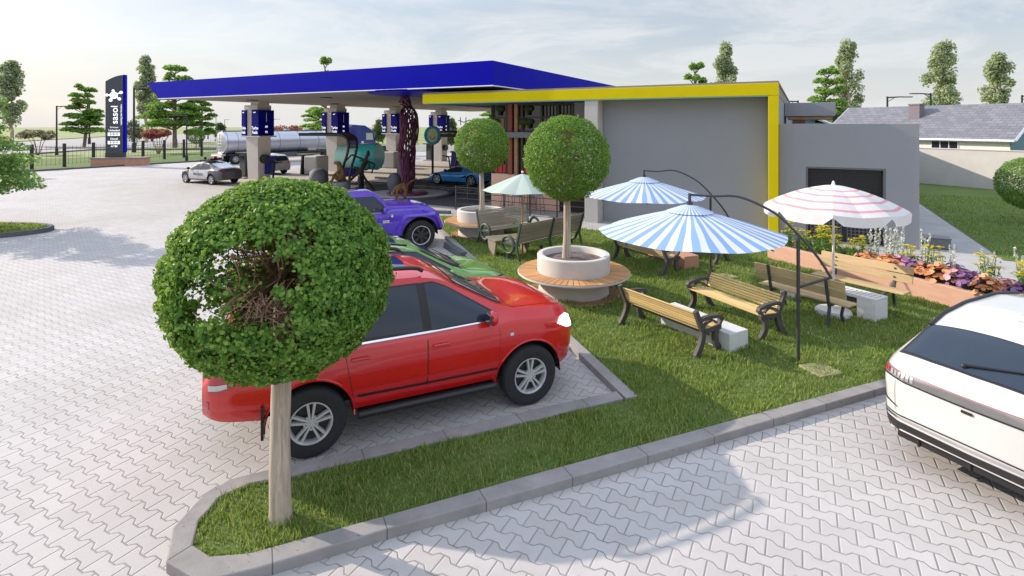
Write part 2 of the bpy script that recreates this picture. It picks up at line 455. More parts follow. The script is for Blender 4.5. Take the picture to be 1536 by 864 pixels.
M('planter_concrete', (.60, .565, .53), .8, var=.07, scale=3, bump=.15, bscale=40, dirt=.2)
M('weatherboard_white', (.72, .69, .62), .7, var=.05)
M('weatherboard_teal', (.12, .23, .25), .7, var=.08)
M('hose_black', (.03, .03, .035), .6, var=.1)
M('red_plastic', (.5, .02, .02), .4, var=.05)
woodmat('bench_yellow', (.52, .35, .13), (.74, .55, .25))
woodmat('bench_tan', (.40, .29, .15), (.60, .45, .25))
woodmat('bench_grey', (.20, .17, .12), (.33, .29, .22))
woodmat('deck_orange', (.42, .20, .075), (.60, .33, .14))
woodmat('bark', (.14, .10, .07), (.33, .27, .21), (6, 6, 1.2), .9)
woodmat('bark_pale', (.20, .15, .11), (.52, .44, .35), (16, 16, 1.5), .9)
woodmat('twig', (.20, .115, .065), (.40, .26, .165), (4, 4, 4), .9)
# slate roof
def roofmat():
    m, nt, b = newmat('slate_roof')
    br = nn(nt, 'ShaderNodeTexBrick'); br.inputs['Scale'].default_value = 1
    br.inputs['Brick Width'].default_value = .55; br.inputs['Row Height'].default_value = .34; br.inputs['Mortar Size'].default_value = .012
    br.inputs['Color1'].default_value = (.15, .15, .175, 1); br.inputs['Color2'].default_value = (.205, .205, .23, 1); br.inputs['Mortar'].default_value = (.05, .045, .06, 1)
    nt.links.new(coords(nt, 'UV'), br.inputs['Vector'])
    nt.links.new(br.outputs[0], b.inputs['Base Color']); b.inputs['Roughness'].default_value = .6
    return m
roofmat()
# ------------------------------------------------------------------ ground sheets
def sheet(name, poly, z, mat, T=None):
    mb = MB(); mb.add([(p[0], p[1], 0) for p in poly], [list(range(len(poly)))])
    return struct(name, mb, MATS[mat], loc=(0, 0, z), rotz=UA if T else 0)
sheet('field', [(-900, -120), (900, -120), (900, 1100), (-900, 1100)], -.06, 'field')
sheet('paving', [(-55, -40), (40, -40), (40, 22), (60, 60), (-55, 62)], 0, 'pavers', True)
sheet('forecourt', [(-37, 22), (-26, 22), (-26, 29.5), (-9, 29.5), (-9, 58), (-37, 58)], .008, 'forecourt', True)
sheet('service_road', [(-26, 20.9), (-8, 20.9), (-8, 29.4), (-26, 29.4)], .008, 'asphalt', True)
for i in range(11):
    u = -21.4 + i * .72
    sheet('road_marking', [(u, 26.0), (u + .3, 26.0), (u + .75, 27.6), (u + .45, 27.6)], .014, 'white_paint', True)
sheet('road', [(-62.5, 20), (-62.5, 70), (-64, 95), (-90, 330), (-150, 330), (-134, 181), (-112, 123), (-98, 20)], -.03, 'road')
sheet('road', [(-64, 83), (25, 97), (25, 110), (-66, 95)], -.026, 'road')
# lawn, kerbs ---------------------------------------------------------
def dirp(p, k): return Vector((p[0] + cp * k, p[1] + sp * k, 0))
ZK = .1
k_in = [G(x, y, ZK) for x, y in ((289, 817), (315, 834), (375, 829), (595, 768), (800, 710.6), (1325, 568))]
k_out = [G(x, y, ZK) for x, y in ((249, 842), (300, 872), (385, 852), (595, 789), (800, 733), (1325, 581))]
kd = (k_in[-1] - k_in[-2]).normalized()
k_in.append(k_in[-1] + kd * 9); k_out.append(k_out[-1] + kd * 9)
r_in = [G(x, y, ZK) for x, y in ((289, 817), (298, 780), (330, 744), (375, 724), (436, 713), (569, 682), (840, 620), (935, 597))]
r_out = [G(x, y, ZK) for x, y in ((249, 842), (259, 791), (304, 742), (345, 718), (409, 702), (560, 668), (820, 609), (925, 586))]
mb = MB(); mb.ribbon(k_in, k_out, -.02, ZK); struct('kerb', mb, MATS['kerb_jointed'], bevel=.012)
mb = MB(); mb.ribbon(r_in, r_out, -.02, ZK - .002); struct('kerb', mb, MATS['kerb_jointed'], bevel=.012)
f_in = [G(x, y, ZK) for x, y in ((957, 594), (856, 502), (707, 381), (655, 336))]
f_out = [p + Vector((-.17, -.06, 0)) for p in f_in]
mb = MB(); mb.ribbon(f_in, f_out, -.02, ZK + .002); struct('kerb', mb, MATS['kerb'], bevel=.01)
PL0, PL1 = Vector((7.1, 15.2, 0)), Vector((8.95, 10.92, 0)); pld = (PL1 - PL0).normalized(); PLR = math.atan2(pld.y, pld.x)
lawn_poly = [p for p in r_in[:-1]] + [f_in[0], f_in[1], f_in[2], f_in[3], W(-13.4, 18.3), W(-8.5, 18.3), W(-.9, 18.3), PL0, PL0 + pld * 6.3, k_in[-2] + kd * 4.4] + k_in[::-1][1:-1]
LZ = .07
sheet('lawn', lawn_poly, LZ, 'lawn')
sheet('walkway', [(-13.4, 18.3), (-8.5, 18.3), (-.9, 18.3), (-.87, 16.8), (2.6, 13.6), (6, 11), (14, 11), (14, 19.5), (4.85, 19.5), (4.85, 42), (2.5, 42), (2.5, 26), (-13.4, 26)], .055, 'walk', True)
sheet('lawn', [(4.85, 19.5), (40, 19.5), (40, 48), (4.85, 48)], .062, 'lawn', True)
# small island at the left and verge along the fence
isl = [Vector((-18.6 + 2.1 * math.cos(a) * (1 + .1 * math.sin(2 * a)), 19.0 + 1.15 * math.sin(a), 0)) for a in np.linspace(0, 2 * PI, 28, endpoint=False)]
isl_o = [Vector((-18.6 + 2.28 * math.cos(a) * (1 + .1 * math.sin(2 * a)), 19.0 + 1.33 * math.sin(a), 0)) for a in np.linspace(0, 2 * PI, 28, endpoint=False)]
mb = MB(); mb.ribbon(isl, isl_o, -.02, .16, True); struct('kerb', mb, MATS['kerb_dark'], bevel=.01)
sheet('lawn', isl, .12, 'lawn')
sheet('verge', [(-75, 2), (-55.1, 2), (-55.1, 66), (-75, 66)], -.01, 'lawn', True)
mb = MB(); mb.ribbon([(-55.2, 2, 0), (-55.2, 66, 0)], [(-54.95, 2, 0), (-54.95, 66, 0)], -.02, .14); struct('kerb', mb, MATS['kerb_dark'], rotz=UA)
mb = MB(); mb.ribbon([(-62.2, 40, 0), (-62.2, 70, 0), (-64, 83, 0), (20, 96.8, 0)], [(-62.5, 40, 0), (-62.5, 70, 0), (-64.2, 83.3, 0), (20, 97.1, 0)], -.05, .12); struct('kerb', mb, MATS['kerb_dark'])
mb = MB(); mb.ribbon([(-98, 20, 0), (-112, 123, 0), (-134, 181, 0)], [(-98.4, 20, 0), (-112.4, 123, 0), (-134.5, 181, 0)], -.05, .12); struct('kerb', mb, MATS['kerb_dark'])
# round traffic island of the statue
mb = MB(); c0 = (-5.75, 29.5)
ang = np.linspace(0, 2 * PI, 40, endpoint=False)
mb.ribbon([(c0[0] + 2.3 * math.cos(a), c0[1] + 2.3 * math.sin(a), 0) for a in ang], [(c0[0] + 2.55 * math.cos(a), c0[1] + 2.55 * math.sin(a), 0) for a in ang], -.02, .12, True)
struct('kerb', mb, MATS['kerb_dark'], bevel=.01)
sheet('island', [(c0[0] + 2.3 * math.cos(a), c0[1] + 2.3 * math.sin(a)) for a in ang], .06, 'concrete')
mb = MB(); mb.ribbon([W(-26.5, 29.3), W(-19.5, 29.0)], [W(-26.5, 29.5), W(-19.5, 29.2)], -.02, .15); struct('kerb', mb, MATS['kerb_dark'])
# grass blades --------------------------------------------------------
def inside(poly, P):
    x, y = P[:, 0], P[:, 1]; r = np.zeros(len(P), bool); n = len(poly)
    for i in range(n):
        x1, y1 = poly[i][0], poly[i][1]; x2, y2 = poly[(i + 1) % n][0], poly[(i + 1) % n][1]
        c = (y1 > y) != (y2 > y)
        r ^= c & (x < (x2 - x1) * (y - y1) / ((y2 - y1) or 1e-9) + x1)
    return r
def grass(name, poly, z, dens, h0, w0, label, near=5.0, pw=1.5, mat='grass_blade', spill=0.):
    xs = [p[0] for p in poly]; ys = [p[1] for p in poly]
    A = (max(xs) - min(xs)) * (max(ys) - min(ys)); n = int(A * dens)
    P = np.stack([rng.uniform(min(xs), max(xs), n), rng.uniform(min(ys), max(ys), n)], 1)
    d = np.linalg.norm(P, axis=1)
    keep = inside(poly, P) & (rng.random(n) < np.clip((near / d) ** pw, .03, 1)) & (np.abs(P[:, 0] / P[:, 1]) < 1.05)
    # thin, worn patches
    wv = np.sin(P[:, 0] * 1.7 + 2 * np.sin(P[:, 1] * .9)) * np.sin(P[:, 1] * 1.3 + P[:, 0] * .4)
    keep &= rng.random(n) < (.78 + .22 * wv)
    P = P[keep]; d = d[keep]; n = len(P)
    if spill: P = P + rng.normal(size=P.shape) * spill
    s = np.clip((d / near) ** (pw * .42), 1, 3.0)
    cl = .75 + .35 * np.sin(P[:, 0] * 5.1 + np.sin(P[:, 1] * 3.7)) * np.sin(P[:, 1] * 4.3)
    h = h0 * rng.uniform(.55, 1.25, n) * cl * (1 + .25 * (s - 1)); w = w0 * s * rng.uniform(.7, 1.3, n)
    th = rng.uniform(0, 2 * PI, n); ln = rng.uniform(.15, .95, n) * h
    dx, dy = np.cos(th), np.sin(th); bx, by = -dy, dx
    def P3(f, k, hz):
        return np.stack([P[:, 0] + dx * ln * f + bx * w * k, P[:, 1] + dy * ln * f + by * w * k, z + h * hz], 1)
    V = np.stack([P3(0, -.5, -.05), P3(0, .5, -.05), P3(.35, .42, .6), P3(.35, -.42, .6), P3(1, .06, .98), P3(1, -.06, .98)], 1).reshape(-1, 3)
    o = np.arange(n).reshape(-1, 1) * 6
    Q = np.concatenate([o + np.array([[0, 1, 2, 3]]), o + np.array([[3, 2, 4, 5]])], 0)
    ob = link(bpy.data.objects.new(name, quads_mesh(name, V, Q, MATS[mat]))); ob['kind'] = 'stuff'; ob['label'] = label
    return ob
grass('lawn_grass', lawn_poly, LZ, GD, .066, .0085, 'green grass of the lawn with the benches', 4.8, 1.35, spill=.012)
grass('verge_grass', isl, .12, 500, .10, .03, 'grass on the small kerbed island at the left edge', 20, 1)
grass('side_grass', [W(4.9, 19.6), W(13, 19.6), W(13, 36), W(4.9, 36)], .062, 230, .09, .02, 'mown grass beside the grey building', 18, 1)
# ------------------------------------------------------------------ shop building
UV = dict(loc=(0, 0, 0), rotz=UA)
def uvthing(name, label, cat, u, v, z=0., group=None):
    return thing(name, label, cat, W(u, v, z), UA, group)
V0 = 19.7
b = uvthing('shop_building', 'grey flat-roofed shop building framed by a yellow band with dark glazed front', 'building', -7.0, V0)
def L(u): return u + 7.0
mb = MB()   # main walls
mb.bb(L(-6.82), L(-1.0), .6, .9, 0, 4.72)
mb.bb(L(-1.0), L(-.72), .62, 24, 0, 4.72)
mb.bb(L(-7.3), L(-6.9), 2.2, 10, 0, 4.72)
mb.bb(L(-8.6), L(-7.31), 2.02, 2.3, 3.45, 4.72)
obj('wall', mb, MATS['grey_plaster'], b, bevel=.01)
mb = MB(); mb.bb(L(-7.36), L(-6.83), .02, .75, 0, 4.72); obj('pillar', mb, MATS['pale_plaster'], b, bevel=.015)
mb = MB(); mb.bb(L(-15.0), L(-.705), -.03, .55, 4.725, 5.13); mb.bb(L(-1.0), L(-.705), -.027, .58, 0, 4.722)
obj('yellow_frame', mb, MATS['yellow_cladding'], b, bevel=.012)
mb = MB(); mb.bb(L(-14.99), L(-.70), .0, 24.2, 5.132, 5.20); mb.bb(L(-14.95), L(-.74), .56, 24, 4.76, 5.131); obj('roof', mb, MATS['soffit'], b)
mb = MB(); mb.bb(L(-14.97), L(-1.01), -.015, .02, 4.69, 4.724); mb.bb(L(-14.97), L(-14.93), .021, 9, 4.70, 4.758); obj('teal_trim', mb, MATS['teal_trim'], b)
mb = MB(); mb.bb(L(-12.63), L(-9.25), 2.0, 2.2, .05, 1.55); obj('low_wall', mb, MATS['peach_wall'], b, bevel=.01)
mb = MB(); mb.bb(L(-9.24), L(-7.32), 2.05, 2.15, .05, 1.5); obj('service_door', mb, MATS['dark_interior'], b)
# glazing with the shop behind it
mb = MB(); mb.bb(L(-12.55), L(-8.62), 2.12, 2.14, 1.56, 4.70); obj('shop_window', mb, MATS['shop_glass'], b)
mb = MB()
for u in (-12.6, -11.85, -11.05, -10.1, -9.3, -8.62): mb.bb(L(u) - .045, L(u) + .045, 2.0, 2.115, 1.56, 4.70)
for z in (4.66, 4.1, 3.5): mb.bb(L(-12.6), L(-8.6), 2.02, 2.11, z - .03, z + .03)
for k in range(9): mb.bb(L(-10.05 + k * .16) - .012, L(-10.05 + k * .16) + .012, 2.06, 2.10, 3.5, 4.66)
obj('mullion', mb, MATS['black_metal'], b)
mb = MB(); mb.bb(L(-11.75), L(-11.52), 1.93, 2.1, 1.56, 4.70); obj('rust_pillar', mb, MATS['rust_column'], b, bevel=.01)
mb = MB(); mb.bb(L(-11.42), L(-11.25), 1.95, 2.1, 1.56, 4.70); obj('pale_pillar', mb, MATS['warm_wood'], b, bevel=.01)
mb = MB(); mb.bb(L(-12.66), L(-7.33), 1.75, 1.98, 3.2, 3.45); obj('transom_beam', mb, MATS['grey_metal'], b, bevel=.01)
mb = MB()
leafmat('shelf_leaf', [(0, (.02, .04, .01)), (1, (.06, .09, .03))], .1)
for i, (u, z) in enumerate([(-12.35, 3.62), (-12.2, 4.2), (-11.0, 3.62), (-10.7, 3.62), (-10.75, 4.2), (-9.1, 3.62), (-12.0, 2.0), (-10.9, 2.1)]):
    mb = MB(); mb.lathe([(0, z), (.07, z), (.10, z + .18), (0, z + .18)], 10, (L(u), 2.03, 0)); mb.ball((L(u), 2.03, z + .30), .16 + .03 * (i % 3), 10, (1.2, .3, .8)); obj('shelf_plant', mb, MATS['shelf_leaf'], b, smooth=True)
mb = MB()
for u in (-12.3, -11.0, -9.9, -9.0): mb = MB(); mb.bb(L(u) - .28, L(u) + .28, 2.09, 2.118, 3.58, 4.05); obj('display_panel', mb, MATS['warm_wood'], b)
mb = MB()
for u in (-12.45, -12.2, -11.95, -10.95): mb = MB(); mb.bb(L(u) - .1, L(u) + .1, 2.08, 2.118, 1.62, 2.5); obj('vending_display', mb, MATS['red_plastic'], b, bevel=.01)
# service annex at the right
x = uvthing('annex_building', 'low grey plastered annex with a double dark lattice door', 'building', 1.2, 20.0)
mb = MB(); U0, U1 = -.70 - 1.2, 3.05 - 1.2
DL, DR, DH = .08 - 1.2 + .0, 2.22 - 1.2, 2.42
mb.prism([(U0, 0), (DL, 0), (DL, DH), (DR, DH), (DR, 0), (U1, 0), (U1, 3.8), (U0, 3.8)], 0, .35, Matrix(((1, 0, 0), (0, 0, 1), (0, 1, 0))))
mb.bb(U1 - .3, U1 - .002, .352, 24, 0, 3.8); mb.bb(U0, U1 - .301, 23.7, 24, 0, 3.8); mb.bb(U0, U1 - .302, .353, 23.69, 3.5, 3.6)
obj('wall', mb, MATS['grey_plaster'], x, bevel=.012)
mb = MB(); mb.bb(DL + .001, DL + .06, .02, .3, 0, DH); mb.bb(DR - .06, DR - .001, .02, .3, 0, DH); mb.bb(DL + .061, DR - .061, .02, .3, DH - .05, DH - .001)
obj('door_frame', mb, MATS['grey_metal'], x)
for s in (0, 1):
    w = (DR - DL - .13) / 2; a = DL + .062 + s * (w + .006)
    mb = MB(); mb.bb(a, a + w, .22, .26, .02, DH - .052)
    d = obj('door', mb, MATS['black_metal'], x)
    mb = MB()
    for i in range(9): mb.bb(a + .08 + i * (w - .16) / 8 - .012, a + .08 + i * (w - .16) / 8 + .012, .195, .219, .12, 1.15)
    for j in range(11): mb.bb(a + .07, a + w - .07, .19, .2185, .12 + j * 1.03 / 10 - .011, .12 + j * 1.03 / 10 + .011)
    obj('lattice', mb, MATS['grey_metal'], d)
    mb = MB()
    for j in range(14): mb.bb(a + .05, a + w - .05, .20, .2195, 1.27 + j * .078, 1.27 + j * .078 + .05)
    obj('louvre', mb, MATS['black_metal'], d)
    mb = MB(); mb.tube([(a + (w - .05 if s == 0 else .05), .15, 1.05), (a + (w - .05 if s == 0 else .05), .15, 1.3)], .012); obj('handle', mb, MATS['steel'], d)
r2 = uvthing('roof_slab', 'small grey roof slab with wooden soffit above the annex', 'roof', .3, 26.5, 3.6)
mb = MB(); mb.bb(-1.0, .9, 0, 3, .55, 1.12); obj('fascia', mb, MATS['grey_plaster'], r2, bevel=.01)
mb = MB(); mb.bb(-.9, .8, .1, 2.9, .40, .548); mb.bb(-.7, -.2, .4, 2.6, 0, .398); obj('soffit', mb, MATS['warm_wood'], r2)
mb = MB(); mb.bb(-.32, .32, -.25, .25, 0, .3); mb.bb(-.34, .34, -.27, .27, .3, .34)
tag(obj('utility_box', mb, MATS['grey_metal'], None, bevel=.02, loc=W(3.55, 20.6, .055), rotz=UA), 'small grey-green utility box at the foot of the annex corner', 'utility box')
# ------------------------------------------------------------------ canopy
cn = uvthing('station_canopy', 'large flat petrol station canopy with deep blue fascia over the pumps', 'canopy', -33.5, 25.5)
def lu(u): return u + 33.5
def lv(v): return v - 25.5
ub, ut, ur = -34.96, -36.2, -11.26; vb, ve = 19.45, 55; zb, zt = 5.4, 6.42
mb = MB()
bot = [(lu(ub), lv(vb)), (lu(ur), lv(vb)), (lu(ur), lv(ve)), (lu(ub), lv(ve))]
top = [(lu(ut), lv(vb)), (lu(ur), lv(vb)), (lu(ur), lv(ve)), (lu(ut), lv(ve))]
mb.add([(*p, zb) for p in bot] + [(*p, zt) for p in top], [(0, 1, 5, 4), (1, 2, 6, 5), (2, 3, 7, 6), (3, 0, 4, 7), (4, 5, 6, 7)])
obj('fascia', mb, MATS['blue_cladding'], cn, fixn=True)
mb = MB()
nu, nv = 12, 18
for i in range(nu):
    for j in range(nv):
        a0 = lu(ub) + .05 + (ur - ub - .1) * i / nu; a1 = a0 + (ur - ub - .1) / nu - .012
        c0_ = lv(vb) + .05 + (ve - vb - .1) * j / nv; c1 = c0_ + (ve - vb - .1) / nv - .012
        mb.bb(a0, a1, c0_, c1, zb - .02, zb + .03)
mb.bb(lu(ub) + .02, lu(ur) - .02, lv(vb) + .02, lv(ve) - .02, zb + .031, zb + .08)
obj('soffit', mb, MATS['soffit'], cn)
mb = MB(); mb.tube([(lu(ub), lv(vb) - .015, zb - .02), (lu(ur) + .015, lv(vb) - .015, zb - .02), (lu(ur) + .015, lv(ve), zb - .02)], .025, 6); obj('edge_trim', mb, MATS['white_metal'], cn)
mb = MB(); mb.lathe([(0, zb - .10), (2.85, zb - .10), (2.95, zb - .021), (0, zb - .021)], 48, (lu(-16.6), lv(22.2), 0)); disc = obj('blue_disc', mb, MATS['blue_cladding'], cn)
for u in (-31, -24.5, -18):
    for v in (23, 30, 37, 44):
        mb = MB(); mb.bb(lu(u) - .25, lu(u) + .25, lv(v) - .25, lv(v) + .25, zb - .07, zb - .022); obj('downlight', mb, MATS['dark_metal'], cn, bevel=.02)
col0 = None
for k in range(4):
    v = 25.5 + 7.22 * k
    if k == 0:
        mb = MB()
        vs = []
        for z, (a, c) in ((0, (.52, .5)), (3.0, (.70, .52)), (4.85, (.74, .54))):
            vs += [(-a, -c, z), (.55, -c, z), (.55, c, z), (-a, c, z)]
        fs = [(i * 4 + q, i * 4 + (q + 1) % 4, (i + 1) * 4 + (q + 1) % 4, (i + 1) * 4 + q) for i in range(2) for q in range(4)] + [(0, 1, 2, 3), (8, 9, 10, 11)]
        mb.add(vs, fs)
        col0 = obj('column', mb, MATS['column_paint'], cn, bevel=.02)
        cap = MB(); cap.bb(-.85, .55, -.56, .56, 4.85, 5.15); cap.bb(-.3, .5, -.45, .45, 5.151, 5.378); obj('capital', cap, MATS['column_paint'], col0, bevel=.01)
        p = MB(); p.bb(-1.02, .95, -.7, .7, 2.93, 3.02); obj('shelf_band', p, MATS['column_paint'], col0, bevel=.01)
        o = col0
    else:
        o = copy_tree(col0, cn)
    o.location = (lu(-33.65), lv(v), 0)
    for ch in (kids(o) if k else []): pass
    # sign boxes: mounted on each column, two per column, things of their own
    for s, (a0, a1) in enumerate(((-1.0, -.56), (.05, .78))):
        sg = uvthing('fuel_sign', 'x', 'sign', -33.65 + (a0 + a1) / 2, v - .02, 3.03, 'blue sign boxes on the canopy columns')
        sg['label'] = 'blue Turbo Fuels sign box on the %s side of the %s column from the front' % ('left' if s == 0 else 'right', ORD[k])
        w = (a1 - a0) / 2; mb = MB(); mb.bb(-w, w, -.63, .63, 0, 1.78); obj('box', mb, MATS['canopy_deep_blue'], sg, bevel=.01)
        text_obj('lettering', 'Turbo\nFuels', .30, MATS['white_light'], sg, (0, -.635, .38), (R(90), 0, 0), xs=.92 if s else .62)
        text_obj('logo_lettering', 'sasol', .13, MATS['white_light'], sg, (-.04, -.635, 1.62), (R(90), 0, 0), xs=.9 if s else .7)
        if s:
            text_obj('side_lettering', '00', .2, MATS['white_light'], sg, (w + .005, 0, .62), (R(90), 0, R(90)))
            text_obj('side_lettering', '93', .2, MATS['white_light'], sg, (w + .005, 0, .25), (R(90), 0, R(90)))
            mb = MB(); mb.bb(w, w + .006, -.02, .02, .95, 1.6); obj('side_stripe', mb, MATS['white_metal'], sg)
# fuel pumps
pump0 = None
for k, (u, v) in enumerate(((-34.9, 25.6), (-34.9, 32.9), (-34.9, 40.1), (-34.9, 47.3))):
    lab = 'grey fuel dispenser beside the %s canopy column from the front' % ORD[k]
    if pump0 is None:
        pump0 = uvthing('fuel_pump', lab, 'fuel pump', u, v, 0, 'fuel pumps under the canopy')
        mb = MB(); mb.bb(-.32, .32, -.5, .5, .12, 1.75); obj('cabinet', mb, MATS['dark_metal'], pump0, bevel=.03)
        mb = MB(); mb.bb(-.55, .45, -.7, .7, 0, .12); obj('plinth', mb, MATS['concrete'], pump0, bevel=.02)
        mb = MB(); mb.bb(-.7, .4, -.55, .55, 1.751, 1.83); obj('top_board', mb, MATS['black_metal'], pump0, bevel=.01)
        mb = MB(); mb.bb(-.24, .24, -.512, -.5, 1.15, 1.6); obj('display', mb, MATS['dark_glass'], pump0)
        mb = MB()
        for i in range(6): mb.bb(-.28 + i * .1, -.22 + i * .1, -.52, -.5, .25, 1.05)
        obj('rib', mb, MATS['grey_metal'], pump0)
        mb = MB(); mb.tube([(.34, -.3, 1.2), (.5, -.35, .8), (.5, -.3, .4), (.36, -.25, .5)], .02); obj('hose', mb, MATS['hose_black'], pump0, smooth=True)
    else: dup(pump0, W(u, v), UA, lab)
h0 = None
for k in range(4):
    v = 25.5 + 7.22 * k; lab = 'dark round hose reel on the right face of the %s canopy column from the front' % ORD[k]
    if h0 is None:
        h0 = uvthing('hose_reel', lab, 'hose reel', -33.65 + .57, v - .1, 1.42, 'hose reels on the canopy columns')
        mb = MB(); T = Matrix.Rotation(R(90), 3, 'Y'); mb.lathe([(0, 0), (.30, 0), (.32, .05), (.2, .08), (.2, .26), (.32, .28), (.30, .33), (0, .33)], 20, T=T); obj('drum', mb, MATS['dark_metal'], h0, smooth=True)
        mb = MB(); mb.ring((.17, 0, 0), .24, .045, 'X', 20, 6); obj('hose', mb, MATS['hose_black'], h0, smooth=True)
    else: dup(h0, W(-33.65 + .57, v - .1, 1.42), UA, lab)
# ------------------------------------------------------------------ pylon sign
ps = Vector((-36.3, 50.1, 0))
py = thing('pylon_sign', 'tall dark grey fuel price pylon with white logo and blue edge', 'sign', (ps.x - .55, ps.y + .8, .78), R(14))
mb = MB()
n = 14; W2 = .76; TOP = 7.65
pts = [(-W2, 0), (W2 - .1, 0), (W2 - .1, TOP)] + [(W2 - .1 - (2 * W2 - .1) * t, TOP - .62 * t ** 1.7) for t in np.linspace(.08, 1, n)]
mb.prism([(p[0], p[1]) for p in pts], -.13, .3, Matrix.Rotation(R(90), 3, 'X'))
obj('panel', mb, MATS['pylon_grey'], py, bevel=.02)
mb = MB(); mb.bb(W2 - .098, W2 + .10, -.31, .14, .45, TOP + .03); obj('blue_edge', mb, MATS['blue_cladding'], py, bevel=.03)
mb = MB()
cx, cz = -.08, 5.75
mb.lathe([(0, 0), (.33, 0), (.33, .02), (0, .02)], 24, T=Matrix.Rotation(R(90), 3, 'X'), c=(cx, -.302, cz))
for a, d, r_ in ((28, .68, .14), (95, .50, .12), (178, .56, .13), (245, .58, .15), (320, .6, .14)):
    ex, ez = cx + d * math.cos(R(a)), cz + d * math.sin(R(a)) * .85
    mb.lathe([(0, 0), (r_, 0), (r_, .025), (0, .025)], 18, T=Matrix.Rotation(R(90), 3, 'X'), c=(ex, -.302, ez))
    mb.tube([(cx, -.31, cz), (ex, -.31, ez)], .055, 6)
obj('logo', mb, MATS['white_light'], py)
text_obj('lettering', 'sasol', .78, MATS['white_light'], py, (.0, -.305, 3.95), (R(90), R(-90), 0), xs=1.12)
text_obj('slogan_lettering', 'reaching new frontiers', .2, MATS['white_light'], py, (.52, -.305, 3.95), (R(90), R(-90), 0), xs=1.05)
for body, z, s in (('93 Octane', 2.78, .16), ('Unleaded', 2.5, .24), ('Diesel', 1.72, .24), ('ATM', 1.03, .26)):
    text_obj('price_lettering', body, s, MATS['white_light'], py, (-.05, -.305, z), (R(90), 0, 0), ext=.006)
for z in (2.15, 1.38):
    mb = MB()
    for i in range(4):
        a = -.56 + i * .25
        mb.bb(a, a + .22, -.306, -.3, z - .15, z + .15)
    obj('price_display', mb, MATS['white_light'], py)
    text_obj('price_digits', '0000', .27, MATS['pylon_grey'], py, (-.06, -.308, z - .0), (R(90), 0, 0), ext=.004, xs=1.2, sp=1.1)
mb = MB(); mb.bb(-W2 - .02, W2 + .02, -.32, .15, .0, .44); obj('skirt', mb, MATS['dark_metal'], py, bevel=.02)
sb = thing('sign_plinth', 'low terracotta plinth under the price pylon', 'plinth', (ps.x - .3, ps.y + .8, 0), R(4))
mb = MB(); mb.prism([(-2.0, -.8), (1.3, -.8), (2.3, .1), (2.3, .9), (-2.0, .9)], -.02, .7); obj('base', mb, MATS['terracotta'], sb, bevel=.02)
mb = MB(); mb.prism([(-2.06, -.86), (1.33, -.86), (2.38, .08), (2.38, .96), (-2.06, .96)], .701, .776); obj('coping', mb, MATS['kerb'], sb, bevel=.01)
# ------------------------------------------------------------------ fences and walls
fe = thing('mesh_fence', 'black wire mesh fence with thick posts along the far kerb', 'fence', (-43.2, 32.4, 0), R(-9.2))
mb = MB(); Lf = 46
for i in range(int(Lf / .4)): mb.bb(-.008, .008, i * .4 - .006, i * .4 + .006, .15, 1.95)
for z in (.3, .85, 1.4): mb.bb(-.007, .007, 0, Lf, z - .007, z + .007)
mb.bb(-.015, .015, 0, Lf, 1.62, 1.66)
obj('mesh_panel', mb, MATS['dark_metal'], fe)
for i in range(17):
    mb = MB(); mb.bb(-.11, .11, i * 2.87 - .09, i * 2.87 + .09, -.05, 2.12); obj('post', mb, MATS['black_metal'], fe, bevel=.015)
cw = thing('compound_wall', 'plain pale boundary wall behind the side lawn', 'wall', (26.2, 34.9, 0), math.atan2(-3.87, 1.9))
mb = MB(); mb.bb(-22, 22, -.12, .12, -.1, 2.28); obj('wall', mb, MATS['pale_plaster'], cw, bevel=.01)
mb = MB(); mb.bb(-22, 22, -.16, .16, 2.281, 2.34); obj('coping', mb, MATS['pale_plaster'], cw, bevel=.01)
fw = uvthing('boundary_wall', 'low pale wall on the far side of the forecourt', 'wall', -20, 63)
mb = MB(); mb.bb(-34, 34, -.1, .1, -.1, .9); obj('wall', mb, MATS['white_concrete'], fw, bevel=.01)
mb = MB()
for i in range(30): mb.bb(-33.5 + i * 2.3, -33.44 + i * 2.3, -.03, .03, .9, 2.4)
for z in (1.2, 1.6, 2.0, 2.38): mb.bb(-34, 34, -.01, .01, z - .012, z + .012)
obj('railing', mb, MATS['dark_metal'], fw)
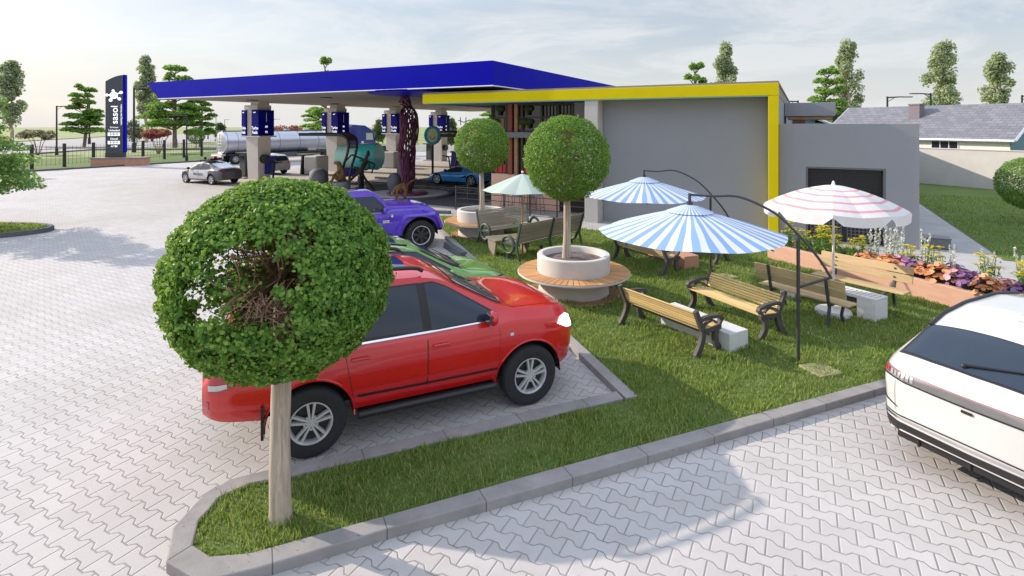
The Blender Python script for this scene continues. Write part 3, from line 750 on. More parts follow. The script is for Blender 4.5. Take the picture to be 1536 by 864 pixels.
# ------------------------------------------------------------------ houses
QD = PA + R(90)
def house(label, loc, rz, Lx, Wd, ze, zr, wall, chimneys=(), gable='weatherboard_teal'):
    h = thing('house', label, 'house', loc, rz)      # x along the ridge, y across
    mb = MB(); mb.bb(0, Lx, 0, Wd, -.1, ze); obj('wall', mb, MATS[wall], h)
    mb = MB(); o = .45; t = .12; k = (zr - ze) / (Wd / 2)
    yb_ = [-o, Wd / 2, Wd + o]; zb_ = [ze - o * k, zr, ze - o * k]
    vs = []
    for xx in (-o, Lx + o):
        for y, z in zip(yb_, zb_): vs.append((xx, y, z)); 
        for y, z in zip(yb_, zb_): vs.append((xx, y, z + t))
    fs = [(3, 9, 10, 4), (4, 10, 11, 5), (0, 1, 7, 6), (1, 2, 8, 7), (0, 6, 9, 3), (2, 5, 11, 8), (0, 3, 4, 1), (1, 4, 5, 2), (6, 7, 10, 9), (7, 8, 11, 10)]
    mb.add(vs, fs); me = mb.mesh('roof', MATS['slate_roof'])
    uv = me.uv_layers.new(name='UVMap')
    for p in me.polygons:
        for li in p.loop_indices:
            c_ = me.vertices[me.loops[li].vertex_index].co
            uv.data[li].uv = (c_.x, (c_.z - ze) * math.sqrt(1 + 1 / (k * k)))
    rf = obj('roof', me, None, h)
    for (cx_, cy_, cz_, hh) in chimneys:
        mb = MB(); mb.bb(cx_ - .4, cx_ + .4, cy_ - .35, cy_ + .35, cz_ - 1.2, cz_ + hh); mb.bb(cx_ - .45, cx_ + .45, cy_ - .4, cy_ + .4, cz_ + hh, cz_ + hh + .1); obj('chimney', mb, MATS['chimney'], rf, bevel=.01)
    for xx in (0 - .02, Lx + .02):
        mb = MB()
        for i in range(int((zr - .2) / .22)):
            z = i * .22; hw = Wd / 2 if z < ze else (Wd / 2) * max(0, (zr - z - .25) / (zr - ze))
            if hw > .2: mb.bb(xx - .02 - (i % 2) * .006, xx + .02, Wd / 2 - hw, Wd / 2 + hw, z, z + .225)
        obj('gable', mb, MATS[gable], h)
    mb = MB(); mb.tube([(-o, -o - .02, ze - o * k + .04), (Lx + o, -o - .02, ze - o * k + .04)], .08, 6); mb.tube([(.1, -o, ze - o * k), (.1, -.15, ze - .7), (.1, -.12, 0)], .06, 6); obj('gutter', mb, MATS['white_metal'], h)
    for xx in (-o - .03, Lx + o + .03):
        mb = MB()
        for s in (0, 2):
            mb.tube([(xx, yb_[s], zb_[s] + .06), (xx, Wd / 2, zr + .06)], .10, 4)
        obj('barge_board', mb, MATS['white_metal'], h)
    for xx in (Lx * .22, Lx * .45, Lx * .7):
        mb = MB(); mb.bb(xx - .9, xx + .9, -.05, .0, 1.2, ze - .28); wn = obj('window', mb, MATS['white_metal'], h)
        for j in (-1, 0, 1):
            mb = MB(); mb.bb(xx + j * .58 - .25, xx + j * .58 + .25, -.07, -.051, 1.35, ze - .4); obj('pane', mb, MATS['dark_glass'], wn)
    return h
M('chimney', (.20, .17, .19), .8, var=.1)
house('white weatherboard house with grey slate roof and teal gable beyond the pale wall', (28.4, 49.0, 0), PA - R(90), 13, 7, 2.95, 5.25, 'weatherboard_white', [(6.0, 2.2, 4.45, .95)])
house('second slate-roofed house with one chimney between the annex and the nearer house', (31.2, 59.2, 0), PA - R(90), 8, 7, 2.95, 5.2, 'weatherboard_white', [(4.6, 2.6, 4.6, .85)])
house('house with teal gable showing just above the annex roof', (18.2, 53, 0), R(-96), 8, 8, 3.9, 5.5, 'weatherboard_teal')
# ------------------------------------------------------------------ vegetation
leafmat('ball_leaf', [(0, (.07, .19, .04)), (.3, (.13, .29, .055)), (.6, (.185, .36, .065)), (.88, (.28, .46, .09)), (1, (.42, .56, .15))], .45, .45)
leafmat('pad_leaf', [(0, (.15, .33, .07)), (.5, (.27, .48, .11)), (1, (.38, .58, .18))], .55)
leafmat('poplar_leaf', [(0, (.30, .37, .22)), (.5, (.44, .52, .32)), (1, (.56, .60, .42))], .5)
leafmat('red_leaf', [(0, (.2, .03, .05)), (.5, (.42, .07, .11)), (1, (.55, .18, .2))], .4)
leafmat('pale_leaf', [(0, (.14, .11, .07)), (.4, (.34, .28, .21)), (.75, (.6, .53, .45)), (1, (.14, .19, .07))], .3)
leafmat('bush_leaf', [(0, (.06, .11, .05)), (1, (.16, .22, .10))], .3)
leafmat('maple_leaf', [(0, (.13, .30, .09)), (.5, (.24, .45, .12)), (1, (.38, .58, .2))], .5)
def rdir(n):
    return unit(rng.normal(size=(n, 3)))
def limb(mb, a, b, r0, r1, bend=.15, n=5, sides=6):
    a, b = Vector(a), Vector(b); o = Vector(rng.normal(size=3)) * (b - a).length * bend
    pts = [a.lerp(b, t) + o * math.sin(PI * t) * .6 for t in np.linspace(0, 1, n)]
    mb.tube(pts, [r0 + (r1 - r0) * t for t in np.linspace(0, 1, n)], sides)
    return pts
def ball_tree(label, base, rad, hc, nleaf, lsz, holes, group=None, rz=1.0, trunk_r=.10, view=None, round_=False, hub=True, extra=None):
    """clipped ball crown on a straight stem; holes = [(direction, angular radius)] where the leaves have died back"""
    t = thing('ball_tree', label, 'tree', base, 0, group)
    mb = MB(); top = hc + rad * .1
    zs = np.linspace(-.05, top, 14); ph = rng.uniform(0, 6)
    for sgn in (1,):
        pts = [Vector((.012 * math.sin(z * 2.3 + ph), .012 * math.cos(z * 1.7 + ph), z)) for z in zs]
        rs = [trunk_r * (1.0 - .22 * min(1, z / hc)) * (1 + .22 * math.exp(-max(z, 0) * 9)) * (1 + .04 * math.sin(z * 9 + ph)) for z in zs]
        mb.tube(pts, rs, 14)
    obj('trunk', mb, MATS['bark_pale'], t, smooth=60)
    # leaves
    D = rdir(nleaf); keep = np.ones(nleaf, bool)
    nz = np.sin(D[:, 0] * 7 + 1.3) * np.sin(D[:, 1] * 6 + ph) * np.sin(D[:, 2] * 7 + 2)
    for d, a, sq in holes:
        d = np.array(d, float); d /= np.linalg.norm(d)
        up = np.array([0, 0, 1.]); rt = np.cross(d, up); rt /= np.linalg.norm(rt); u2 = np.cross(rt, d)
        x, y = D @ rt, D @ u2; front = D @ d > 0
        rr = np.sqrt((x / sq) ** 2 + y ** 2)
        ed = a * (1 + .28 * np.sin(np.arctan2(y, x) * 3 + ph) + .18 * np.sin(np.arctan2(y, x) * 7 + 1)) + rng.normal(size=nleaf) * .035
        keep &= ~(front & (rr < ed))
    D = D[keep]; nz = nz[keep]; n = len(D)
    depth = rng.random(n) ** 2 * .16
    cl_ = np.sin(D[:, 0] * 31 + 3 * np.sin(D[:, 1] * 9)) * np.sin(D[:, 1] * 29 + ph + 2 * np.sin(D[:, 2] * 8)) + np.sin(D[:, 2] * 33 + 2 * np.sin(D[:, 0] * 11)) * .7
    bump = .03 * np.sin(D[:, 0] * 11 + ph) * np.sin(D[:, 1] * 12) + .022 * np.sin(D[:, 2] * 17 + D[:, 0] * 9) + .020 * cl_
    rr = rad * (1 + bump * .75 - depth + rng.normal(size=n) * .012)
    C = D * rr[:, None] * np.array([1, 1, rz]) + np.array([0, 0, hc])
    N = D + rng.normal(size=(n, 3)) * .55
    if extra: C = np.concatenate([C, extra[0]]); N = np.concatenate([N, extra[1]]); n = len(C)
    cr = obj('crown', leaf_mesh('crown', C, N, lsz * rng.uniform(.6, 1.25, n), MATS['ball_leaf'], .8, round_), None, t)
    # dry inner branches radiating from the head of the stem
    if hub:
        mb = MB(); nb = 62 if round_ else 60
        for i in range(nb):
            onh = bool(holes) and i < nb * .6
            if onh:
                d = np.array(holes[i % len(holes)][0], float); d = d / np.linalg.norm(d) + rng.normal(size=3) * .34
            else: d = rng.normal(size=3)
            d = Vector(d).normalized()
            st = Vector((0, 0, hc - rad * .02)) + Vector(rng.normal(size=3)) * .03 * rad
            en = Vector((0, 0, hc)) + Vector((d.x, d.y, d.z * rz)) * rad * (rng.uniform(.84, .94) if onh else rng.uniform(.6, .78))
            pts = limb(mb, st, en, .016 * rad, .005 * rad, .10, 6, 5)
            for j in range(4):
                k = pts[2 + j % 4]; e2 = k + (Vector(d) * .8 + Vector(rng.normal(size=3)) * .55).normalized() * rad * rng.uniform(.2, .38)
                if (e2 - Vector((0, 0, hc))).length < rad * (.93 if onh else .78): limb(mb, k, e2, .006 * rad, .003 * rad, .12, 4, 4)
        for d, a, sq in holes:
            if a > .2: continue
            d = Vector(d).normalized()
            for k in range(int((40 if round_ else 260) * a / .1)):
                e = d + Vector(rng.normal(size=3)) * a * .75; e.normalize(); c_ = Vector((0, 0, hc)) + Vector((e.x, e.y, e.z * rz)) * rad * rng.uniform(.86, .95)
                f_ = (Vector(rng.normal(size=3)) * (.35 if round_ else 1) + e * .6).normalized() * rad * rng.uniform(.04, .10) * (1.5 if round_ else 1)
                if round_: c_ = c_ - e * rad * .12; mb.tube([c_ - f_, c_ + f_], .0045 * rad, 4)
        obj('branches', mb, MATS['twig'], t, smooth=60)
    return t
# near tree
tb = G(422, 771, .1); tb.z = .03
hcn = 2.34 - .03; cpos = Vector((-2.235, tb.y, 2.33)); vw = (cpos - Vector((0, 0, H))).normalized()
rt = vw.cross(Vector((0, 0, 1))).normalized(); up = rt.cross(vw)
def vdir(x, y, near): return (rt * x + up * y + vw * (-1 if near else 1) * math.sqrt(max(0, 1 - x * x - y * y)))
holes = [(vdir(-.42, -.05, True), .34, 1.25), (vdir(-.16, .10, True), .22, 1.6), (vdir(-.22, -.33, True), .16, 1.6), (vdir(.05, -.52, True), .09, 1.3),
         (vdir(.12, .42, True), .10, 1.2), (vdir(.22, .30, True), .07, 1.0), (vdir(.10, .72, True), .05, 1.8), (vdir(-.62, -.72, True), .07, 1.2), (vdir(.75, .38, True), .06, 1.5),
         (vdir(-.74, .10, False), .26, 1.1), (vdir(-.72, -.34, False), .22, 1.1), (vdir(-.46, .27, False), .15, 1.8)]
n = 420; XC = rng.normal(size=(n, 3)) * np.array([.13, .11, .10]) + np.array([-.22, -.62, hcn + .10]); XN = rng.normal(size=(n, 3)) + np.array([-.3, -1, .5])
near = ball_tree('large clipped ball tree in the foreground, its crown torn open to bare branches', (tb.x, tb.y, .03), .985, hcn, NEAR_LEAVES, .039, holes, trunk_r=.098, round_=True, rz=.905, extra=(XC, XN))
def hl(*l): return [(np.array(d, float), a, s) for d, a, s in l]
T2 = Vector((1.36, 12.1, 0)); T1 = Vector((-1.05, 18.5, 0))
ball_tree('ball tree growing in the nearer round concrete planter', (T2.x - .15, T2.y, .86), .93, 2.17, 30000, .042, hl(((-.02, -.75, .55), .13, 2.0), ((.12, -.95, .05), .085, .8), ((.02, -.9, -.38), .08, 1.0), ((-.3, -.8, .6), .07, 1.2)), 'ball trees in the round planters', trunk_r=.085)
ball_tree('ball tree growing in the farther round concrete planter', (T1.x + .03, T1.y, .86), .92, 2.21, 22000, .048, hl(((-.55, -.8, .25), .16, 1.2), ((-.35, -.75, .5), .12, 1.6), ((.25, -.8, .5), .07, 1.2), ((-.6, -.6, .0), .1, 1.2)), 'ball trees in the round planters', trunk_r=.085)
ball_tree('ball tree at the right edge beside the side lawn', (19.35, 20.5, .06), .96, 1.52, 16000, .05, [], trunk_r=.08, hub=False)
p = G(294, 222)
ball_tree('small ball tree on the verge behind the wire fence', (p.x, p.y, 0), 1.35, 2.05, 3500, .13, [], trunk_r=.08, hub=False)
# ---- layered trees
def layered(label, base, h, rad, npad=6, nl=420, group='layered trees in the distance', seed=0, leaf='pad_leaf', low=.28, sz=.28, thick=.032):
    t = thing('layered_tree', label, 'tree', base, rng.uniform(0, 6), group)
    mb = MB(); hs = h * .93
    ln = rng.normal(size=2) * .03 * h
    tp = lambda z: Vector((ln[0] * math.sin(z / h * 3), ln[1] * math.sin(z / h * 2.2), z))
    zs = np.linspace(-.2, hs, 10); mb.tube([tp(z) for z in zs], [max(.02, .028 * h * (1 - .8 * z / h)) for z in zs], 8)
    Cs = []; Ns = []
    for i in range(npad):
        f = i / (npad - 1); z = h * (low + (1 - low) * f * .97); r = rad * (1.0 - .52 * f ** 1.5) * rng.uniform(.85, 1.1)
        k = max(3, int(7 * (1 - .5 * f))); a0 = rng.uniform(0, 6)
        for j in range(k):
            a = a0 + 2 * PI * j / k + rng.normal() * .25; d = r * rng.uniform(.42, .78)
            c = np.array([math.cos(a) * d, math.sin(a) * d, z + rng.normal() * .02 * h])
            limb(mb, tp(z - .06 * h), Vector(c), .008 * h, .003 * h, .08, 4, 4)
            q = r * rng.uniform(.34, .50); m = int(nl * (q / rad) ** 1.3 * 2.6)
            P = rng.normal(size=(m, 3)); P = unit(P) * rng.random((m, 1)) ** .45
            P *= np.array([q, q, thick * h]); P[:, 2] += .03 * h * (1 - (P[:, 0] ** 2 + P[:, 1] ** 2) / (q * q)) * .8
            Cs.append(P + c); Ns.append(rng.normal(size=(m, 3)) * .55 + np.array([0, 0, 1]))
        if f > .9:
            q = r * .75; m = int(nl * .5); P = unit(rng.normal(size=(m, 3))) * rng.random((m, 1)) ** .45 * np.array([q, q, .035 * h]); Cs.append(P + np.array([*tp(z)[:2], z + .01 * h])); Ns.append(rng.normal(size=(m, 3)) * .55 + np.array([0, 0, 1]))
    C = np.concatenate(Cs); N = np.concatenate(Ns)
    obj('trunk', mb, MATS['bark'], t, smooth=60)
    obj('crown', leaf_mesh('crown', C, N, sz * rng.uniform(.6, 1.3, len(C)), MATS[leaf], .75), None, t)
    return t
def poplar(label, base, h, rad, nl=2600, group='tall rounded trees in the distance', stem=.3, sz=.3, leaf='poplar_leaf'):
    t = thing('rounded_tree', label, 'tree', base, rng.uniform(0, 6), group)
    mb = MB(); zs = np.linspace(-.2, h * .9, 10); mb.tube([Vector((.02 * h * math.sin(z * .7), .015 * h * math.sin(z), z)) for z in zs], [.022 * h * (1 - .85 * z / h) for z in zs], 8)
    Cs = []; Ns = []; nc = 60
    for i in range(nc):
        f = rng.random() ** .9; z = h * (stem + (1 - stem) * f); prof = math.sin(PI * min(1, (f * .80 + .17))) ** .7
        a = rng.uniform(0, 2 * PI); d = rad * prof * rng.uniform(.15, .82); c = np.array([math.cos(a) * d, math.sin(a) * d, z])
        if i % 2 == 0: limb(mb, (0, 0, z - .1 * h), Vector(c), .006 * h, .002 * h, .1, 4, 4)
        q = rad * rng.uniform(.24, .42); m = nl // nc
        P = unit(rng.normal(size=(m, 3))) * rng.random((m, 1)) ** .4 * q * np.array([1, 1, 1.15])
        Cs.append(P + c); Ns.append(P + rng.normal(size=(m, 3)) * q * .6 + np.array([0, 0, .3]))
    C = np.concatenate(Cs); N = np.concatenate(Ns)
    obj('trunk', mb, MATS['bark_pale'], t, smooth=60)
    obj('crown', leaf_mesh('crown', C, N, sz * rng.uniform(.6, 1.3, len(C)), MATS[leaf], .75), None, t)
    return t
def shrub(label, base, h, rad, leaf, nl=1300, group=None, name='flowering_tree', cat='tree', sz=.2):
    t = thing(name, label, cat, base, rng.uniform(0, 6), group)
    mb = MB(); Cs = []; Ns = []
    for i in range(7):
        a = 2 * PI * i / 7 + rng.normal() * .2; e = Vector((math.cos(a) * rad * .7, math.sin(a) * rad * .7, h * .78)); m_ = e * .45; m_.z = h * .42
        mb.tube([Vector((math.cos(a) * .08, math.sin(a) * .08, -.1)), m_ * Vector((1, 1, 1)).x if False else m_, e], [.03 * h * .5, .02 * h * .5, .01 * h * .4], 5)
    for i in range(22):
        a = rng.uniform(0, 2 * PI); d = rad * math.sqrt(rng.random()) * .85; c = np.array([math.cos(a) * d, math.sin(a) * d, h * (.80 - .14 * (d / rad) ** 2) + rng.normal() * .04 * h])
        q = rad * rng.uniform(.2, .36); m = nl // 22
        P = unit(rng.normal(size=(m, 3))) * rng.random((m, 1)) ** .4 * q * np.array([1, 1, .6]); Cs.append(P + c); Ns.append(rng.normal(size=(m, 3)) + np.array([0, 0, .6]))
    obj('trunk', mb, MATS['bark'], t, smooth=60)
    C = np.concatenate(Cs); obj('crown', leaf_mesh('crown', C, np.concatenate(Ns), sz * rng.uniform(.6, 1.3, len(C)), MATS[leaf], .75), None, t)
    return t
def at(px, d): return ((px - HX) / F * d, d, -.05)
def zpx(y, d): return H + (HY - y) / F * d
# (px, distance, top pixel row, half width in pixels)
LAY = [(126, 95, 132, 34, 'small layered tree left of the price pylon'), (262, 92, 100, 44, 'layered tree half hidden by the left tip of the canopy'),
       (300, 96, 142, 28, 'lower layered tree just right of the canopy tip'),
       (489, 72, 91, 22, 'layered tree whose top shows above the middle of the canopy'), (480, 78, 165, 40, 'layered tree seen under the canopy at the second column'),
       (745, 85, 165, 36, 'layered tree behind the farther ball tree'), (1045, 64, 98, 28, 'layered tree poking up behind the yellow band'), (1244, 58, 104, 41, 'layered tree rising behind the annex')]
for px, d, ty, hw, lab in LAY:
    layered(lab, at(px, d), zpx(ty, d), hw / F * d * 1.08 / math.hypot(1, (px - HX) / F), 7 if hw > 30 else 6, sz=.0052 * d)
POP = [(15, 100, 94, 27, 'tall rounded tree at the far left edge'), (219, 120, 88, 20, 'grey-green rounded tree between the pylon and the canopy'), (1087, 80, 68, 21, 'rounded tree behind the middle of the yellow band'),
       (1270, 76, 64, 25, 'rounded tree just behind the layered tree by the annex'), (1415, 84, 67, 31, 'larger rounded tree above the slate roof'), (1497, 88, 83, 27, 'rounded tree nearest the right edge above the slate roof')]
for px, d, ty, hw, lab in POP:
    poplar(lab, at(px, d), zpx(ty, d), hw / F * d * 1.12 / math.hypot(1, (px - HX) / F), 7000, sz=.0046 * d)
SHR = [(57, 232, 190, 31, 'pale_leaf', 'pale flowering vase-shaped tree behind the fence at the left'), (202, 224, 186, 16, 'pale_leaf', 'pale flowering tree just right of the price pylon'),
       (238, 230, 189, 28, 'red_leaf', 'red-leaved tree between the pylon and the small ball tree'), (430, 222, 186, 32, 'red_leaf', 'red-leaved tree seen over the tanker between the first columns')]
for px, by, ty, hw, lf, lab in SHR:
    d = F * H / (by - HY); shrub(lab, at(px, d), zpx(ty, d), hw / F * d / math.hypot(1, (px - HX) / F), lf, 3000, sz=.0038 * d)
for px, d, ty, hw, lab in [(403, 120, 189, 8, 'small round bush behind the tanker'), (568, 110, 182, 11, 'round bush over the truck cab'), (597, 105, 184, 9, 'darker round bush right of the truck cab'),
                           (677, 100, 180, 12, 'grey-green bush behind the smiling sign'), (330, 110, 186, 9, 'leafy bush at the rear of the tanker'), (200, 130, 183, 14, 'grey-green bush behind the pylon lamp')]:
    poplar(lab, at(px, d), zpx(ty, d), hw / F * d * 1.2, 2200, 'round bushes in the distance', .12, .35, 'bush_leaf')
p = (-19.1, 19.2, .1)
t = layered('broad leafy tree on the kerbed island at the left edge', p, 4.55, 2.1, 7, 520, None, low=.30, leaf='maple_leaf', sz=.13, thick=.05)
shrub('red-flowered shrub at the left edge behind the leafy tree', at(-6, 40), 3.4, 1.3, 'red_leaf', 700, sz=.14)
# ------------------------------------------------------------------ planters, benches, umbrellas
def planter(label, c, group='round concrete planters with bench rings'):
    t = thing('round_planter', label, 'planter', (c.x, c.y, LZ), 0, group)
    mb = MB(); mb.lathe([(.80, -.05), (.78, .02), (.72, .38), (.72, .40), (.0, .40)], 48); obj('base', mb, MATS['planter_concrete'], t, smooth=35)
    mb = MB(); mb.lathe([(.80, .43), (.80, .83), (.785, .85), (.69, .85), (.675, .83), (.66, .70), (0, .70)], 56); obj('bowl', mb, MATS['planter_concrete'], t, smooth=35)
    mb = MB(); mb.lathe([(0, .755), (.3, .75), (.5, .735), (.67, .72)], 32); obj('soil', mb, MATS['soil'], t, smooth=True)
    mb = MB(); n = 56
    for i in range(n):
        a0 = 2 * PI * (i + .06) / n; a1 = 2 * PI * (i + .94) / n
        mb.prism([(.82 * math.cos(a0), .82 * math.sin(a0)), (1.22 * math.cos(a0), 1.22 * math.sin(a0)), (1.22 * math.cos(a1), 1.22 * math.sin(a1)), (.82 * math.cos(a1), .82 * math.sin(a1))], .455, .485)
    obj('bench_slats', mb, MATS['deck_orange'], t)
    mb = MB(); mb.lathe([(.74, .40), (1.225, .43), (1.235, .44), (1.235, .47), (1.223, .472), (1.222, .452), (.74, .452)], 64); obj('bench_rim', mb, MATS['planter_concrete'], t, smooth=35)
    mb = MB(); mb.lathe([(.79, .02), (1.02, .02), (1.03, -.02), (.8, -.02)], 48); obj('foot_ring', mb, MATS['terracotta'], t, smooth=35)
    return t
pl0 = planter('nearer round concrete planter with slatted bench ring and ball tree', T2)
dup(pl0, (T1.x, T1.y, LZ), .4, 'farther round concrete planter with slatted bench ring, by the purple car')
def smooth_path(pts, n=24):
    P = [Vector(p) for p in pts]; out = []
    P = [P[0] * 2 - P[1]] + P + [P[-1] * 2 - P[-2]]
    for i in range(1, len(P) - 2):
        for t in np.linspace(0, 1, n // (len(P) - 3) + 1, endpoint=False):
            a, b, c, d = P[i - 1], P[i], P[i + 1], P[i + 2]
            out.append(.5 * ((2 * b) + (c - a) * t + (2 * a - 5 * b + 4 * c - d) * t * t + (3 * b - a - 3 * c + d) * t ** 3))
    out.append(P[-2]); return out
def plate(mb, outline, x, th):      # outline in (y,z), plate at x
    T = Matrix(((0, 0, 1), (1, 0, 0), (0, 1, 0)))
    mb.prism(outline, x - th / 2, x + th / 2, T)
def stroke(mb, pts, ws, x, th):     # thick curve in (y,z)
    P = [Vector((p[0], p[1])) for p in pts]; l = []; r = []
    for i, p in enumerate(P):
        t = (P[min(i + 1, len(P) - 1)] - P[max(i - 1, 0)]).normalized(); nrm = Vector((-t.y, t.x))
        w = ws[i] if isinstance(ws, (list, tuple)) else ws
        l.append(p + nrm * w / 2); r.append(p - nrm * w / 2)
    for i in range(len(P) - 1):
        plate(mb, [tuple(l[i]), tuple(l[i + 1]), tuple(r[i + 1]), tuple(r[i])], x, th)
def slat_run(mb, path, n, Lx, thick, gap, x0=None):   # n slats along a (y,z) path
    P = [Vector((p[0], p[1])) for p in path]; ds = [0.]
    for a, b in zip(P, P[1:]): ds.append(ds[-1] + (b - a).length)
    tot = ds[-1]
    def pt(s):
        for i in range(len(P) - 1):
            if s <= ds[i + 1] + 1e-9:
                return P[i].lerp(P[i + 1], (s - ds[i]) / max(1e-9, ds[i + 1] - ds[i]))
        return P[-1]
    for i in range(n):
        a, b = pt(tot * i / n + gap / 2), pt(tot * (i + 1) / n - gap / 2); t = (b - a); w = t.length; t.normalize(); c = (a + b) / 2
        ang = math.atan2(t.y, t.x); rot = Matrix.Rotation(ang, 3, 'X')
        mb.box((0, c.x, c.y), (Lx, w, thick), rot)
def iron_bench(label, loc, rz, wood, Lx=1.78, group=None, loops=False):
    """x along the bench, seat faces +y"""
    t = thing('park_bench', label, 'bench', loc, rz, group)
    seat = smooth_path([(.30, .41), (.18, .42), (0, .405), (-.14, .395)], 12); back = smooth_path([(-.16, .43), (-.19, .50), (-.23, .60), (-.28, .69)], 12)
    mb = MB(); slat_run(mb, seat, 5, Lx, .03, .012); obj('seat', mb, MATS[wood], t, bevel=.005)
    mb = MB(); slat_run(mb, back, 6, Lx, .028, .010); obj('backrest', mb, MATS[wood], t, bevel=.005)
    for s in (-1, 1):
        x = s * (Lx / 2 - .02); mb = MB()
        stroke(mb, smooth_path([(-.31, .73), (-.25, .60), (-.19, .48), (-.13, .38), (.0, .37), (.16, .38), (.30, .375)], 24), .078, x, .065)
        stroke(mb, smooth_path([(-.13, .42), (-.14, .28), (-.20, .14), (-.30, .0)], 15), .105, x, .065)
        stroke(mb, smooth_path([(.22, .40), (.17, .26), (.19, .12), (.29, .0)], 15), .105, x, .065)
        stroke(mb, [(-.36, .012), (-.25, .012)], .025, x, .07); stroke(mb, [(.24, .012), (.35, .012)], .025, x, .07)
        fr = obj('end_frame', mb, MATS['iron'], t, bevel=.008)
        mb = MB()
        if loops: stroke(mb, smooth_path([(-.22, .56), (-.06, .60), (.12, .595), (.25, .57), (.27, .50), (.2, .44), (.1, .41)], 30), .045, x, .05)
        else: stroke(mb, smooth_path([(-.24, .54), (-.1, .575), (.1, .57), (.28, .54), (.33, .50), (.29, .46), (.25, .40)], 30), .055, x, .07); stroke(mb, smooth_path([(-.15, .42), (-.05, .49), (.1, .51), (.2, .45)], 16), .03, x, .05)
        obj('armrest', mb, MATS['iron'], fr, bevel=.008)
    mb = MB(); mb.tube([(-Lx / 2, 0, .30), (Lx / 2, 0, .30)], .015); obj('stretcher', mb, MATS['iron'], t)
    return t
M('iron', (.075, .066, .064), .6, var=.12, scale=8, bump=.1)
M('green_iron', (.045, .075, .062), .5, var=.12, scale=8)
def between(a, b, yaw_flip=False):
    a, b = Vector(a), Vector(b); d = b - a
    return (a + b) / 2, math.atan2(d.y, d.x) + (PI if yaw_flip else 0)
# seat faces local +y
c, r = between(G(935, 487, LZ), G(1048, 536, LZ)); b1 = iron_bench('yellow slatted bench seen from behind, nearest the parking kerb', (c.x + .21, c.y + .18, LZ), r, 'bench_yellow', 1.74, 'yellow slatted park benches')
c, r = between(G(1035, 462, LZ), G(1149, 510, LZ)); c += Vector((cp, sp, 0)) * .22; dup(b1, (c.x, c.y, LZ), r + PI, 'yellow slatted bench facing the white concrete block, seen from the front')
c, r = between(G(927, 388, LZ), G(1000, 411, LZ)); b3 = iron_bench('tan slatted bench under the nearer striped umbrella, seen from behind', (c.x + .1, c.y, LZ), r, 'bench_tan', 1.86, 'tan slatted benches under the striped umbrellas', True)
dup(b3, (5.15, 15.4, LZ), r + PI, 'tan slatted bench facing left, mostly hidden by the nearer striped umbrella')
def plank_bench(label, loc, rz, group):
    t = thing('plank_bench', label, 'bench', loc, rz, group); Lx = 1.76
    mb = MB(); mb.box((0, -.255, .66), (Lx, .03, .155), Matrix.Rotation(R(12), 3, 'X')); mb.box((0, -.29, .825), (Lx, .03, .155), Matrix.Rotation(R(12), 3, 'X')); obj('backrest', mb, MATS['bench_tan'], t, bevel=.006)
    mb = MB()
    for i, y in enumerate((-.10, .07)): mb.box((0, y, .445), (Lx, .158, .035))
    obj('seat', mb, MATS['bench_tan'], t, bevel=.008)
    for s in (-1, 1):
        x = s * Lx * .32; mb = MB()
        stroke(mb, [(-.335, .92), (-.235, .46), (-.20, .36), (-.27, .0)], .05, x, .045)
        stroke(mb, smooth_path([(-.22, .40), (.05, .41), (.22, .39), (.27, .28), (.22, .15), (.28, 0)], 20), .05, x, .045)
        obj('leg', mb, MATS['slate_iron'], t, bevel=.006)
    mb = MB()
    for s in (-1, 1):
        for z, y in ((.66, -.225), (.825, -.262)): mb.ball((s * Lx * .32, y, z), .02, 8, (1, .5, 1))
    obj('bolt', mb, MATS['dark_metal'], t)
    return t
M('slate_iron', (.05, .06, .07), .5, var=.1)
c, r = between((5.175, 11.33, 0), (6.145, 9.77, 0)); p1 = plank_bench('tan plank bench seen from behind, beside the umbrella pole', (c.x, c.y, LZ), r, 'tan plank benches')
c, r = between((6.5, 12.3, 0), (7.75, 10.4, 0)); dup(p1, (7.12, 11.25, LZ), r + PI, 'tan plank bench facing left in front of the terracotta flower bed')
def low_block(name, label, a, b, w, h, mat, slats=False):
    c, r = between(a, b); Lx = (Vector(b) - Vector(a)).length
    t = thing(name, label, 'bench', (c.x, c.y, LZ), r)
    mb = MB()
    if not slats:
        mb.bb(-Lx / 2, Lx / 2, -w / 2, w / 2, -.02, h); obj('block', mb, MATS[mat], t, bevel=.012)
    else:
        for s in (-1, 1):
            mb = MB(); mb.bb(s * Lx / 2, s * (Lx / 2 - .34), -w / 2, w / 2, -.02, h - .06); obj('leg', mb, MATS[mat], t, bevel=.012)
        mb = MB(); mb.bb(-Lx / 2, Lx / 2, w / 2 - .07, w / 2, h - .058, h); mb.bb(-Lx / 2, Lx / 2, -w / 2, -w / 2 + .07, h - .058, h)
        n = int(Lx / .085)
        for i in range(n + 1):
            x = -Lx / 2 + .03 + (Lx - .06) * i / n; mb.bb(x - .027, x + .027, -w / 2 + .071, w / 2 - .071, h - .055, h - .002)
        obj('slatted_top', mb, MATS[mat], t, bevel=.004)
        mb = MB(); mb.bb(-Lx / 2 + .35, Lx / 2 - .35, -w / 2 + .08, w / 2 - .08, h - .16, h - .07); obj('under_frame', mb, MATS['dark_metal'], t)
    return t
low_block('concrete_block_bench', 'plain white concrete block bench between the two yellow benches', (3.72, 8.95, 0), (2.92, 10.35, 0), .46, .30, 'white_concrete')
low_block('concrete_block_bench', 'reddish block bench beneath the striped umbrellas', (4.62, 14.05, 0), (4.05, 15.5, 0), .46, .32, 'terracotta')
low_block('slatted_block_bench', 'white bench with slatted top and solid end legs by the pink striped umbrella', (6.98, 10.32, 0), (6.02, 12.0, 0), .44, .42, 'white_concrete', True)
